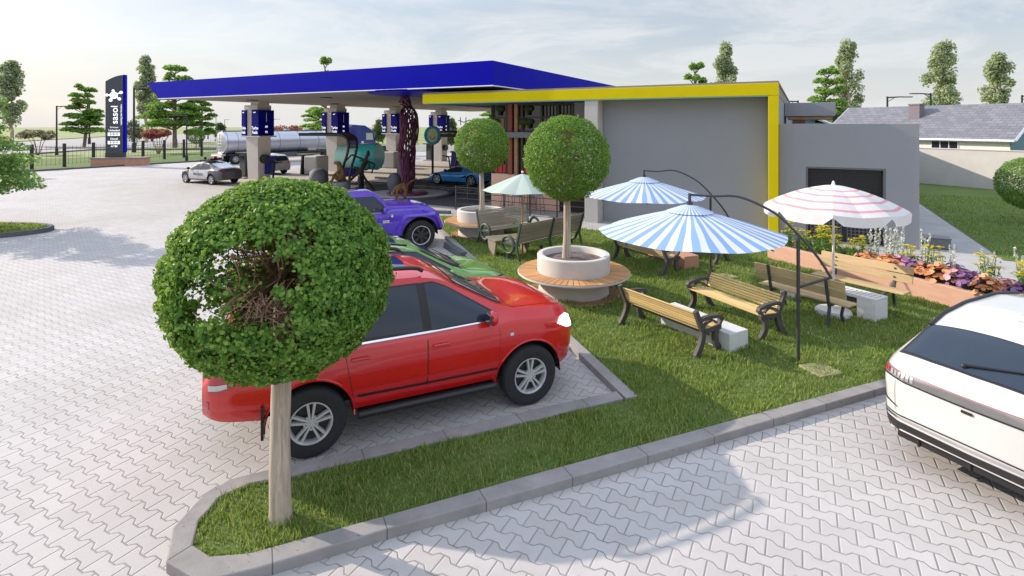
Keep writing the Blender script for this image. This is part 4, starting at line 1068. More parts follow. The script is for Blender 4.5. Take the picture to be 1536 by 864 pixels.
# grey benches with iron ring arms and the low table
def ring_bench(label, loc, rz, Lx, group):
    t = thing('ring_arm_bench', label, 'bench', loc, rz, group)
    mb = MB(); slat_run(mb, [(.30, .44), (-.15, .42)], 7, Lx, .03, .01); obj('seat', mb, MATS['bench_grey'], t, bevel=.004)
    mb = MB(); slat_run(mb, [(-.17, .46), (-.33, 1.0)], 11, Lx, .03, .008); obj('backrest', mb, MATS['bench_grey'], t, bevel=.004)
    for x in ((-Lx / 2, Lx / 2) if Lx < 2.2 else (-Lx / 2, 0, Lx / 2)):
        mb = MB(); stroke(mb, [(-.19, .40), (-.36, 1.03)], .055, x, .05); stroke(mb, [(-.2, .41), (.3, .42)], .05, x, .05)
        if x: mb.ring((x, .12, .40), .23, .04, 'X', 28, 8)
        mb.tube([(x, .12, .17), (x, .12, 0)], .05, 8); mb.bb(x - .05, x + .05, -.05, .28, 0, .03); stroke(mb, [(-.2, .40), (-.3, 0)], .05, x, .05)
        obj('ring_arm', mb, MATS['green_iron'], t, smooth=40)
    return t
c, r = between(G(714, 371, LZ), G(803, 356, LZ)); ring_bench('grey slatted bench with green ring arms facing the parking, backrest to the shop', (c.x + .05, c.y + .35, LZ), r + PI, 2.0, 'grey benches with ring arms')
c, r = between(G(759, 393, LZ), G(868, 366, LZ)); ring_bench('long grey slatted bench with ring arms seen from behind, beside the nearer planter', (c.x, c.y + .1, LZ), r, 2.75, 'grey benches with ring arms')
tb_ = thing('low_table', 'low slatted wooden table between the two grey ring-arm benches', 'table', (-.1, 15.75, LZ), PA)
mb = MB(); slat_run(mb, [(-.36, .45), (.36, .45)], 9, 1.15, .04, .014); obj('tabletop', mb, MATS['bench_grey'], tb_, bevel=.005)
for s in (-1, 1):
    mb = MB(); mb.prism([(-.30, .42), (.30, .42), (.18, 0), (-.18, 0)], s * .5 - .03, s * .5 + .03, Matrix(((0, 0, 1), (1, 0, 0), (0, 1, 0)))); obj('leg', mb, MATS['bench_grey'], tb_, bevel=.01)
# ---- umbrellas
def stripemat(name, a, b2):
    for n_, c_ in ((name + '_white', a), (name + '_colour', b2)):
        m, nt, b = newmat(n_); b.inputs['Base Color'].default_value = (*c_, 1); b.inputs['Roughness'].default_value = .8
        t = nn(nt, 'ShaderNodeBsdfTranslucent'); t.inputs[0].default_value = (*c_, 1)
        mx = nn(nt, 'ShaderNodeMixShader'); mx.inputs[0].default_value = .25
        nt.links.new(b.outputs[0], mx.inputs[1]); nt.links.new(t.outputs[0], mx.inputs[2]); nt.links.new(mx.outputs[0], nt.nodes['Material Output'].inputs[0])
stripemat('blue_stripe', (.78, .80, .84), (.27, .45, .76))
stripemat('pink_stripe', (.80, .77, .77), (.78, .37, .39))
stripemat('mint', (.53, .63, .56), (.53, .63, .56))
M('lit_grass_tint', (.30, .29, .15), .9, var=.25, scale=9, bump=.3)  # pale olive colour imitates sunlight falling on grass
def cantilever(label, pole, hub, rim_z, rad, group):
    t = thing('cantilever_umbrella', label, 'umbrella', (pole[0], pole[1], LZ), math.atan2(hub[1] - pole[1], hub[0] - pole[0]), group)
    D = math.hypot(hub[0] - pole[0], hub[1] - pole[1]); rz_ = rim_z - LZ; hz = hub[2] - LZ
    mb = MB(); NS = 72; nr = 10
    def prof(f): return hz - .07 - (hz - .07 - rz_) * (f ** 1.12)
    rows = []
    for i in range(nr + 1):
        f = .14 + (1 - .14) * i / nr; row = []
        for k in range(NS + 1):
            a = 2 * PI * k / NS; rib = abs(((k / NS * 8) % 1) - .5) * 2
            sag = 1 - .035 * (1 - rib ** 2) * f; r_ = rad * f * (.965 + .035 * rib ** 1.5) ; wob = .006 * math.sin(k * 2.1 + i)
            row.append((D + r_ * math.cos(a) + wob * -math.sin(a), r_ * math.sin(a) + wob * math.cos(a), prof(f) - .03 * f * (1 - rib) ))
        rows.append(row)
    for i in range(nr):
        for k in range(NS):
            mb.cur = k % 2; mb.add([rows[i][k], rows[i][k + 1], rows[i + 1][k + 1], rows[i + 1][k]], [(0, 1, 2, 3)])
    cnp = obj('canopy', mb, [MATS['blue_stripe_white'], MATS['blue_stripe_colour']], t, smooth=50, fixn=False)
    mb = MB()
    for k in range(NS):
        a0, a1 = 2 * PI * k / NS, 2 * PI * (k + 1) / NS; mb.cur = k % 2
        q = [(.03, hz - .03), (.10, hz - .055), (.25, prof(.25) + .014)]
        for (f0, z0), (f1, z1) in zip(q, q[1:]):
            mb.add([(D + rad * f0 * math.cos(a0), rad * f0 * math.sin(a0), z0), (D + rad * f0 * math.cos(a1), rad * f0 * math.sin(a1), z0), (D + rad * f1 * math.cos(a1), rad * f1 * math.sin(a1), z1), (D + rad * f1 * math.cos(a0), rad * f1 * math.sin(a0), z1)], [(0, 1, 2, 3)])
    obj('vent', mb, [MATS['blue_stripe_white'], MATS['blue_stripe_colour']], cnp, smooth=50, fixn=False)
    mb = MB()
    for k in range(8):
        a = 2 * PI * k / 8; mb.tube([(D + rad * f * math.cos(a), rad * f * math.sin(a), prof(f) - .035 - .01 * f) for f in (.05, .3, .6, .985)], .009, 5)
    obj('rib', mb, MATS['dark_metal'], t)
    mb = MB(); ptop = 1.98
    mb.tube([(0, 0, -.02), (0, 0, ptop)], .027, 10); obj('pole', mb, MATS['dark_metal'], t, smooth=True)
    mb = MB(); arc = smooth_path([(-.47, 0, 1.33), (-.28, 0, 1.64), (0, 0, ptop), (.35, 0, ptop + .33), (.85, 0, ptop + .56), (D - .35, 0, hz + .115), (D, 0, hz + .13)], 36)
    mb.tube(arc, .020, 8); obj('arm', mb, MATS['dark_metal'], t, smooth=True)
    mb = MB(); mb.tube([(0, 0, 1.16), (-.46, 0, 1.34)], .022, 8); obj('strut', mb, MATS['dark_metal'], t, smooth=True)
    mb = MB(); mb.tube([(D, 0, hz + .15), (D, 0, hz - .25)], .025, 8); mb.tube([(D, 0, hz - .04), (D, 0, hz + .02)], .05, 10); obj('hub', mb, MATS['dark_metal'], t, smooth=True)
    return t
cantilever('nearer blue and white striped cantilever umbrella over the benches', (4.45, 8.5), (2.87, 8.83, 2.50), 2.03, 1.455, 'blue striped cantilever umbrellas')
cantilever('farther blue and white striped cantilever umbrella beside the grey wall', (4.94, 13.6), (3.36, 13.9, 2.47), 1.98, 1.5, 'blue striped cantilever umbrellas')
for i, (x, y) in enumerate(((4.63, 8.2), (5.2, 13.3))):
    mb = MB(); mb.bb(-.21, .21, -.21, .21, -.01, .032)  # thin slab, its colour painting a sunlit patch of lawn beside the pole
    tag(obj('lit_grass_patch', mb, MATS['lit_grass_tint'], None, bevel=.01, loc=(x, y, LZ), rotz=.3), ('worn square tile in the grass at the foot of the nearer striped umbrella', 'worn square tile at the foot of the farther striped umbrella')[i], 'tile', 'umbrella foot tiles')
u = thing('beach_umbrella', 'white round umbrella with pink rings and notched valance', 'umbrella', (6.29, 10.7, LZ), .25)
rimz, apz, rad = 2.16 - LZ, 2.58 - LZ, 1.215
mb = MB(); mb.lathe([(0, .09), (.29, .09), (.32, .06), (.33, -.02), (0, -.02)], 32); obj('base', mb, MATS['white_concrete'], u, smooth=40)
mb = MB(); NS = 48; nr = 22
def dz(f): return apz - (apz - rimz) * (f ** 1.7) * 1.0
for i in range(nr):
    f0, f1 = i / nr, (i + 1) / nr; mb.cur = 1 if any(a <= (f0 + f1) / 2 < b for a, b in ((.33, .365), (.49, .53), (.665, .71), (.845, .90))) else 0
    for k in range(NS):
        def P(f, kk):
            rib = abs(((kk / NS * 8) % 1) - .5) * 2; a = 2 * PI * kk / NS; r_ = rad * f * (.955 + .045 * rib)
            return (r_ * math.cos(a), r_ * math.sin(a), dz(f) - .035 * f * (1 - rib))
        if i == 0: mb.add([P(0, k), P(f1, k), P(f1, k + 1)], [(0, 1, 2)])
        else: mb.add([P(f0, k), P(f0, k + 1), P(f1, k + 1), P(f1, k)], [(0, 1, 2, 3)])
cnp = obj('canopy', mb, [MATS['pink_stripe_white'], MATS['pink_stripe_colour']], u, smooth=60, fixn=False)
mb = MB()
for k in range(NS):
    q0, q1 = (k % 6) / 6, (k % 6 + 1) / 6
    def V_(kk, q, low):
        rib = abs(((kk / NS * 8) % 1) - .5) * 2; a = 2 * PI * kk / NS; r_ = rad * (.955 + .045 * rib); z0 = dz(1) - .035 * (1 - rib)
        drop = .17 * (1 - max(0, abs(q - .5) * 2 - .72) / .28 * .75); r2_ = r_ + (.035 if low else 0)
        return (r2_ * math.cos(a), r2_ * math.sin(a), z0 - (drop if low else 0))
    mb.add([V_(k, q0, 0), V_(k + 1, q1, 0), V_(k + 1, q1, 1), V_(k, q0, 1)], [(0, 1, 2, 3)])
obj('valance', mb, MATS['pink_stripe_white'], cnp, smooth=60, fixn=False)
mb = MB(); mb.tube([(0, 0, -.03), (0, 0, apz)], .022, 10); obj('pole', mb, MATS['white_metal'], u, smooth=True)
mb = MB(); mb.lathe([(0, apz + .09), (.022, apz + .07), (.03, apz + .02), (.05, apz - .005), (0, apz - .01)], 12); obj('finial', mb, MATS['white_metal'], u, smooth=True)
u = thing('market_umbrella', 'pale mint umbrella on a wooden pole among the grey benches', 'umbrella', (.30, 15.6, LZ), .2)
mb = MB(); NS = 48; rad = 1.16; apz, rimz = 2.37 - LZ, 1.93 - LZ
for i in range(8):
    f0, f1 = i / 8, (i + 1) / 8
    def P(f, kk):
        rib = abs(((kk / NS * 8) % 1) - .5) * 2; a = 2 * PI * kk / NS; r_ = rad * f * (.93 + .07 * rib)
        return (r_ * math.cos(a), r_ * math.sin(a), apz - (apz - rimz) * f ** 1.1 - .03 * f * (1 - rib))
    for k in range(NS):
        if i == 0: mb.add([P(0, k), P(f1, k), P(f1, k + 1)], [(0, 1, 2)])
        else: mb.add([P(f0, k), P(f0, k + 1), P(f1, k + 1), P(f1, k)], [(0, 1, 2, 3)])
obj('canopy', mb, MATS['mint_white'], u, smooth=30, fixn=False)
mb = MB(); mb.tube([(0, 0, -.03), (0, 0, apz + .04)], .022, 10); obj('pole', mb, MATS['warm_wood'], u, smooth=True)
mb = MB(); mb.ball((0, 0, apz + .05), .035, 8); obj('finial', mb, MATS['white_metal'], u, smooth=True)
# ---- flower bed
fb = thing('flower_bed_wall', 'long low terracotta flower bed wall in front of the annex', 'planter', (PL0.x, PL0.y, LZ), PLR)
BL, BW, BH = 8.6, 1.25, .40
mb = MB()
mb.bb(0, BL, -.0, .16, -.05, BH); mb.bb(0, BL, BW - .16, BW, -.05, BH); mb.bb(0, .16, .161, BW - .161, -.05, BH - .003); mb.bb(BL - .16, BL, .161, BW - .161, -.05, BH - .003)
def brickterra():
    m, nt, b = newmat('brick_terracotta'); br = nn(nt, 'ShaderNodeTexBrick'); br.inputs['Scale'].default_value = 1
    br.inputs['Brick Width'].default_value = .22; br.inputs['Row Height'].default_value = .075; br.inputs['Mortar Size'].default_value = .004
    br.inputs['Color1'].default_value = (.54, .30, .21, 1); br.inputs['Color2'].default_value = (.60, .36, .26, 1); br.inputs['Mortar'].default_value = (.52, .34, .26, 1)
    mp = nn(nt, 'ShaderNodeMapping'); mp.inputs['Rotation'].default_value = (R(90), 0, 0); nt.links.new(coords(nt, 'Object'), mp.inputs[0]); nt.links.new(mp.outputs[0], br.inputs['Vector'])
    f = noise(nt, 2.0, 5, .6, coords(nt, 'Object'))
    nt.links.new(mixc(nt, mth(nt, 'MULTIPLY', f, .45), br.outputs[0], (.56, .34, .25)), b.inputs['Base Color']); b.inputs['Roughness'].default_value = .85
brickterra()
obj('wall', mb, MATS['brick_terracotta'], fb, bevel=.012)
mb = MB(); mb.bb(.165, BL - .165, .165, BW - .165, 0, BH - .08); obj('soil', mb, MATS['soil'], fb)
# local +y of the bed must point away from the lawn (towards +p): PLR heading is -q, left of it is +p
leafmat('flower_yellow', [(0, (.70, .55, .01)), (1, (.88, .76, .06))], .4)
leafmat('flower_white', [(0, (.75, .78, .74)), (1, (.9, .9, .88))], .4)
leafmat('leaf_green', [(0, (.08, .2, .04)), (.6, (.16, .32, .07)), (1, (.3, .44, .13))], .4)
leafmat('leaf_grey', [(0, (.20, .30, .20)), (1, (.34, .42, .32))], .3)
leafmat('leaf_orange', [(0, (.62, .20, .09)), (.6, (.78, .36, .19)), (1, (.85, .52, .30))], .3)
leafmat('leaf_pink', [(0, (.60, .22, .30)), (.6, (.76, .40, .46)), (1, (.84, .55, .58))], .3)
leafmat('leaf_purple', [(0, (.13, .05, .17)), (.6, (.26, .12, .34)), (1, (.42, .28, .5))], .3)
def plant_proto(kind):
    t = thing('flower_plant', 'x', 'plant', (0, 0, -50))
    if kind == 'yellow':
        mb = MB(); C = []; Cf = []
        for i in range(8):
            a = rng.uniform(0, 6.28); d = rng.uniform(.02, .2); h = rng.uniform(.35, .66); e = Vector((math.cos(a) * d, math.sin(a) * d, h))
            mb.tube([Vector((math.cos(a) * .04, math.sin(a) * .04, 0)), e], .005, 4)
            Cf.append(np.array(e) + rng.normal(size=(16, 3)) * np.array([.04, .04, .008])); C.append(np.array(e) * rng.uniform(.05, .8, (44, 1)) + rng.normal(size=(44, 3)) * .05)
        obj('stem', mb, MATS['leaf_green'], t)
        C = np.concatenate(C); obj('leaves', leaf_mesh('leaves', C, rng.normal(size=C.shape), .06 * rng.uniform(.6, 1.3, len(C)), MATS['leaf_green'], .4), None, t)
        C = np.concatenate(Cf); obj('flower_heads', leaf_mesh('flower_heads', C, rng.normal(size=C.shape) * .3 + np.array([0, 0, 1]), .05 * rng.uniform(.7, 1.2, len(C)), MATS['flower_yellow'], .9), None, t)
    elif kind == 'white':
        mb = MB(); Cf = []; C = []
        for i in range(5):
            a = rng.uniform(0, 6.28); d = rng.uniform(.03, .16); h = rng.uniform(.6, .95); e = Vector((math.cos(a) * d, math.sin(a) * d, h)); mb.tube([Vector((math.cos(a) * .05, math.sin(a) * .05, 0)), e], .006, 4)
            tt = rng.uniform(.45, 1.02, (60, 1)); Cf.append(np.array(e) * tt + rng.normal(size=(60, 3)) * .026 * (1.25 - tt)); C.append(np.array(e) * rng.uniform(.05, .4, (14, 1)) + rng.normal(size=(14, 3)) * .045)
        obj('stem', mb, MATS['leaf_grey'], t)
        C = np.concatenate(C); obj('leaves', leaf_mesh('leaves', C, rng.normal(size=C.shape), .07 * rng.uniform(.6, 1.3, len(C)), MATS['leaf_grey'], .4), None, t)
        C = np.concatenate(Cf); obj('flower_spike', leaf_mesh('flower_spike', C, rng.normal(size=C.shape), .045 * rng.uniform(.7, 1.2, len(C)), MATS['flower_white'], .7), None, t)
    elif kind == 'grass':
        C = []; N = []
        mb = MB()
        for i in range(46):
            a = rng.uniform(0, 6.28); e = Vector((math.cos(a) * .22, math.sin(a) * .22, rng.uniform(.12, .3))); mb.add([(0, .006, 0), (0, -.006, 0), tuple(e * .6 + Vector((0, -.008, .06))), tuple(e)], [(0, 1, 2, 3)])
        obj('blades', mb, MATS['leaf_grey'], t)
    else:
        n = 80; a = rng.uniform(0, 6.28, n); d = np.sqrt(rng.random(n)) * .28; C = np.stack([np.cos(a) * d, np.sin(a) * d, .25 - d * d * 2.2 + rng.normal(size=n) * .045], 1)
        N = np.stack([np.cos(a) * d * 3, np.sin(a) * d * 3, np.ones(n)], 1) + rng.normal(size=(n, 3)) * .3
        obj('leaves', leaf_mesh('leaves', C, N, .125 * rng.uniform(.6, 1.3, n), MATS['leaf_' + kind], .85, True, .08), None, t)
        mb = MB()
        for i in range(0, n, 2): mb.tube([(0, 0, 0), tuple(C[i])], .005, 4)
        obj('stem', mb, MATS['leaf_green'], t)
    return t
KN = {'yellow': 'tall yellow-flowered plant', 'white': 'white flower spikes', 'orange': 'orange-leaved plant', 'pink': 'pink-leaved plant', 'purple': 'dark purple plant', 'grass': 'tuft of grey-green grass'}
spots = []
for s in np.arange(.35, 8.3, .29):
    f = (s - .3) / 8
    if s < 2.2: spots += [(s, .4, 'yellow'), (s + .12, .82, 'yellow' if int(s * 3) % 3 == 0 else 'grass')]
    elif s < 3.0: spots += [(s, .42, 'grass'), (s + .1, .8, 'white'), (s + .2, .35, 'orange')]
    else:
        k = int(round((s - 3) / .29)); spots += [(s, .36, ('orange', 'pink', 'purple', 'orange', 'orange', 'pink', 'purple')[k % 7]), (s + .14, .62, ('orange', 'yellow', 'pink', 'yellow', 'purple')[k % 5])]
        if k % 2 == 0: spots.append((s + .1, .66, 'white'))
protos = {}; cnt = {}
tot = {}
for sp in spots: tot[sp[2]] = tot.get(sp[2], 0) + 1
PLM = Matrix.Translation((PL0.x, PL0.y, LZ)) @ Matrix.Rotation(PLR, 4, 'Z')
for s, y, kind in spots:
    cnt[kind] = cnt.get(kind, 0) + 1; w = PLM @ Vector((s + rng.normal() * .03, y + rng.normal() * .04, BH - .075 + (.075 if kind in ('orange', 'pink', 'purple') else 0)))
    k = cnt[kind]; o = ORD[k - 1] if k <= 20 else 'last but %d' % (tot[kind] - k)
    lab = '%s in the flower bed, %s of its kind from the shop' % (KN[kind], o); grp = KN[kind] + ' in the flower bed'
    sc = rng.uniform(.85, 1.2); rz_ = rng.uniform(0, 6.28)
    if kind not in protos:
        p = protos[kind] = plant_proto(kind); p.location = w; p.rotation_euler[2] = rz_; p.scale = (sc,) * 3; p['label'] = lab; p['group'] = grp
    else: dup(protos[kind], w, rz_, lab, grp, sc)
# ---- terrace rail, high chairs, table
rl = uvthing('terrace_railing', 'black horizontal bar railing round the shop terrace', 'railing', -13.4, 19.95, .055)
mb = MB()
for z in (.28, .52, .76, 1.0): mb.tube([(0, 0, z), (6.0, 0, z)], .016, 6); mb.tube([(0, 0, z), (0, 1.9, z)], .016, 6)
obj('bar', mb, MATS['dark_metal'], rl)
for x_, y_ in [(0, 0), (1.2, 0), (2.4, 0), (3.6, 0), (4.8, 0), (6.0, 0), (0, .95), (0, 1.9)]:
    mb = MB(); mb.bb(x_ - .025, x_ + .025, y_ - .025, y_ + .025, 0, 1.06); obj('post', mb, MATS['dark_metal'], rl)
M('chair_blue', (.22, .27, .33), .5, var=.06)
st = thing('high_chair', 'high bar chair with grey-blue seat left of the terrace table', 'chair', W(-11.3, 20.75, .055), 0, 'grey-blue high chairs on the terrace')
mb = MB(); rows = []
for i, (y, z) in enumerate(smooth_path([(.22, .76, 0), (.05, .74, 0), (-.12, .75, 0), (-.2, .84, 0), (-.24, 1.05, 0)], 12)[0:] and [(p.x, p.y) for p in smooth_path([(.22, .76, 0), (.05, .74, 0), (-.12, .75, 0), (-.2, .84, 0), (-.24, 1.05, 0)], 12)]):
    rows.append([(x_, y + .05 * (abs(x_) / .22) ** 2 * (1 if z > .78 else 0), z + .03 * (abs(x_) / .22) ** 2) for x_ in np.linspace(-.22, .22, 7)])
mb.grid(rows); me = mb.mesh('seat', MATS['chair_blue'], True); so_ = obj('seat', me, None, st); sd = so_.modifiers.new('Solid', 'SOLIDIFY'); sd.thickness = .03
for sx in (-1, 1):
    for sy in (-1, 1):
        mb = MB(); mb.tube([(sx * .15, sy * .13, .75), (sx * .22, sy * .22, 0)], .014, 6); obj('leg', mb, MATS['grey_metal'], st)
mb = MB(); mb.tube([(-.2, .19, .25), (.2, .19, .25), (.2, -.19, .25), (-.2, -.19, .25), (-.2, .19, .25)], .01, 5); obj('foot_rest', mb, MATS['grey_metal'], st)
tw = W(-10.55, 20.75, .055)
st.rotation_euler[2] = math.atan2(tw.y - st.location.y, tw.x - st.location.x) - R(90)
for (du, dv), lab in (((.75, 0), 'right of the terrace table'), ((0, .7), 'behind the terrace table'), ((.1, -.68), 'in front of the terrace table')):
    q = W(-10.55 + du, 20.75 + dv, .055); dup(st, q, math.atan2(tw.y - q.y, tw.x - q.x) - R(90), 'high bar chair with grey-blue seat ' + lab)
tt = thing('bar_table', 'small high table between the grey-blue chairs on the terrace', 'table', tw, 0)
mb = MB(); mb.lathe([(0, 1.0), (.35, 1.0), (.35, 1.03), (0, 1.03)], 24); obj('tabletop', mb, MATS['chair_blue'], tt)
mb = MB(); mb.tube([(0, 0, 0), (0, 0, 1.0)], .035, 8); mb.lathe([(0, .03), (.25, .02), (.25, 0), (0, 0)], 20); obj('pedestal', mb, MATS['black_metal'], tt)
# wheel stops
ws = None
for (a, b_), lab in ((((676, 366), (702, 382)), 'dark kerb stop in front of the empty bay beyond the green car'), (((652, 318), (680, 319)), 'dark low block beside the farther planter')):
    c, r = between(G(*a, .1), G(*b_, .1)); Lx = (G(*a, .1) - G(*b_, .1)).length; mb = MB(); mb.prism([(-.12, 0), (.12, 0), (.09, .17), (-.09, .17)], -Lx / 2, Lx / 2, Matrix(((0, 0, 1), (1, 0, 0), (0, 1, 0))))
    tag(obj('wheel_stop', mb, MATS['kerb_dark'], None, bevel=.015, loc=(c.x - .12, c.y, .004), rotz=r), lab, 'wheel stop', 'dark wheel stops')
# ---- street lamps
lp = None
LAMPS = [(85, 70, 158, 1, 'left of the layered tree'), (134, 105 * 0 + 110, 147, -1, 'right of the small layered tree, arm to the left'), (201, 76.9, 131, 1, 'with the tall thick post right of the price pylon'),
         (264, 98, 148, -1, 'behind the left end of the canopy'), (280, 57, 172, -1, 'slim post beside the small ball tree'), (228, 130, 162, 1, 'behind the red-leaved tree'), (312, 150, 176, 1, 'far lamp left of the first column'), (324, 190, 174, -1, 'farther lamp next to the first column'),
         (337, 220, 179, 1, 'farthest lamp beside the first column'), (409, 130, 178, 1, 'behind the tanker between the first columns'), (1331, 62, 144, 1, 'between the chimneys'), (1396, 66, 139, -1, 'right of the taller chimney, arm to the left'), (1533, 70, 142, 1, 'at the right edge above the slate roof'), (1197, 60, 150, -1, 'above the small roof slab'),
         (521, 100, 170, -1, 'behind the turquoise vessel')]
for px, d, ty, s, lab in LAMPS:
    hh = zpx(ty, d); lab = 'black street lamp ' + lab
    if lp is None:
        lp = thing('street_lamp', lab, 'lamp', at(px, d), 0, 'black street lamps'); L0 = hh
        mb = MB(); mb.tube([(0, 0, 0), (0, 0, .9), (0, 0, .95), (0, 0, 1.0)], [.2, .16, .16, .10], 10); mb.tube([(0, 0, 1.0), (0, 0, hh)], [.10, .085], 10); obj('pole', mb, MATS['black_metal'], lp, smooth=40)
        mb = MB(); mb.tube([(0, 0, hh - .12), (1.0, 0, hh - .06), (1.5, 0, hh - .05)], [.07, .06, .05], 6); mb.tube([(0, 0, hh - .55), (.7, 0, hh - .1)], .03, 5); obj('arm', mb, MATS['black_metal'], lp)
        mb = MB(); mb.bb(1.35, 2.25, -.17, .17, hh - .12, hh - .02); obj('lamp_head', mb, MATS['dark_metal'], lp, bevel=.03)
        if s < 0: lp.rotation_euler[2] = PI
    else: dup(lp, at(px, d), (PI if s < 0 else 0) + rng.normal() * .15, lab, None, hh / L0)
# ------------------------------------------------------------------ vehicles
def paint(name, col, metal=.0, rough=.32):
    m, nt, b = newmat(name); b.inputs['Base Color'].default_value = (*col, 1); b.inputs['Roughness'].default_value = rough
    b.inputs['Metallic'].default_value = metal; b.inputs['Coat Weight'].default_value = 1; b.inputs['Coat Roughness'].default_value = .03
    f = noise(nt, 1.2, 4, .6, coords(nt, 'Object'))
    nt.links.new(mth(nt, 'MULTIPLY_ADD', f, .14, rough - .07), b.inputs['Roughness'])
    lo = ramp(nt, noise(nt, 3.0, 6, .7, coords(nt, 'Object')), [(.35, col), (.8, [c * .93 for c in col])]); nt.links.new(lo, b.inputs['Base Color']); b.inputs['Specular IOR Level'].default_value = .2; b.inputs['Coat Weight'].default_value = 1; b.inputs['Coat IOR'].default_value = 1.62
    return m
paint('red_paint', (.60, .010, .012)); paint('green_paint', (.16, .36, .07)); paint('purple_paint', (.10, .035, .55)); paint('white_paint_car', (.62, .61, .595)); paint('blue_paint', (.06, .38, .95))
paint('charcoal_paint', (.06, .06, .065)); paint('cab_blue', (.03, .035, .20)); paint('teal_paint', (.03, .42, .42))
M('tyre', (.022, .022, .024), .85, var=.25, scale=20, bump=.2, bscale=60); M('rim_silver', (.66, .66, .67), .35, metal=.45, var=.06); M('rim_dark', (.03, .03, .032), .5, var=.1)
M('car_glass', (.022, .034, .055), .03, var=0, spec=.6); M('black_trim', (.016, .016, .018), .45, var=.1); M('well', (.012, .012, .012), .9, var=0); M('chrome', (.75, .75, .76), .12, metal=1, var=0)
M('red_lens', (.42, .02, .03), .15, var=0, coat=1); M('clear_lens', (.55, .56, .58), .1, metal=.4, var=0, coat=1); M('lit_lens', (1, 1, 1), .2, var=0, emit=(1, .97, .92), es=1.6); M('orange_lens', (.8, .25, .03), .2, var=0)
M('grey_plastic', (.16, .16, .165), .5, var=.08); M('plate', (.7, .68, .6), .5, var=0)
def tyre_wheel(parent, name, x, y, r, width, spokes=5, rim=.68, twin=True, side=1, dark=False):
    w = part_empty(name, parent, (x, y, r)); T = Matrix.Rotation(R(-90 * side), 3, 'X'); hw = width / 2
    mb = MB(); mb.lathe([(r * rim * .97, -hw * .9), (r * .86, -hw), (r * .955, -hw * .93), (r * .992, -hw * .74), (r, -hw * .4), (r, hw * .4), (r * .992, hw * .74), (r * .955, hw * .93), (r * .86, hw), (r * .80, hw * 1.0), (r * rim, hw * .88), (r * rim * .97, hw * .6)], 48, T=T)
    obj('tyre', mb, MATS['tyre'], w, smooth=45)
    mb = MB(); R_ = r * rim
    mb.lathe([(R_, hw * .90), (R_ * 1.0, hw * .93), (R_ * .95, hw * .93), (R_ * .90, hw * .80), (R_ * .88, -hw * .2)], 48, T=T)
    mb.lathe([(0, hw * .80), (R_ * .16, hw * .80), (R_ * .2, hw * .74), (R_ * .24, hw * .6), (0, hw * .4)], 24, T=T)
    for i in range(spokes):
        a = 2 * PI * i / spokes + .3
        for s in ((-1, 1) if twin else (0,)):
            da = s * .13; p0 = Vector((R_ * .16 * math.cos(a + da * 2.6), R_ * .16 * math.sin(a + da * 2.6), hw * .84)); p1 = Vector((R_ * .95 * math.cos(a + da * 1.35), R_ * .95 * math.sin(a + da * 1.35), hw * .86))
            d = (p1 - p0); ln = d.length; d.normalize(); sd = Vector((-d.y, d.x, 0)).normalized(); wd_ = R_ * (.066 if twin else .15)
            up = sd.cross(d) * -1 if sd.cross(d).z < 0 else sd.cross(d)
            vs = []
            for p, k in ((p0, 1.0), (p1, 1.15)):
                vs += [p - sd * wd_ * k - Vector((0, 0, hw * .3)), p + sd * wd_ * k - Vector((0, 0, hw * .3)), p + sd * wd_ * k * .75, p - sd * wd_ * k * .75]
            vs = [T @ v for v in vs]
            mb.add(vs, [(0, 1, 2, 3), (7, 6, 5, 4), (0, 4, 5, 1), (1, 5, 6, 2), (2, 6, 7, 3), (3, 7, 4, 0)])
    for i in range(5):
        a = 2 * PI * i / 5 + .3 + PI / 5; mb.lathe([(0, hw * .84), (.013, hw * .84), (.013, hw * .6)], 8, T=T, c=T @ Vector((R_ * .30 * math.cos(a), R_ * .30 * math.sin(a), 0)))
    obj('rim', mb, MATS['rim_dark' if dark else 'rim_silver'], w, smooth=35)
    if dark:
        mb = MB(); mb.lathe([(R_ * .99, hw * .95), (R_ * 1.02, hw * 1.01), (R_ * .95, hw * 1.0), (R_ * .93, hw * .9)], 40, T=T); obj('rim_ring', mb, MATS['rim_silver'], w, smooth=40)
    mb = MB(); mb.lathe([(0, hw * .30), (R_ * .9, hw * .30), (R_ * .9, hw * .25), (0, hw * .2)], 24, T=T); obj('brake_disc', mb, MATS['rim_dark'], w)
    return w
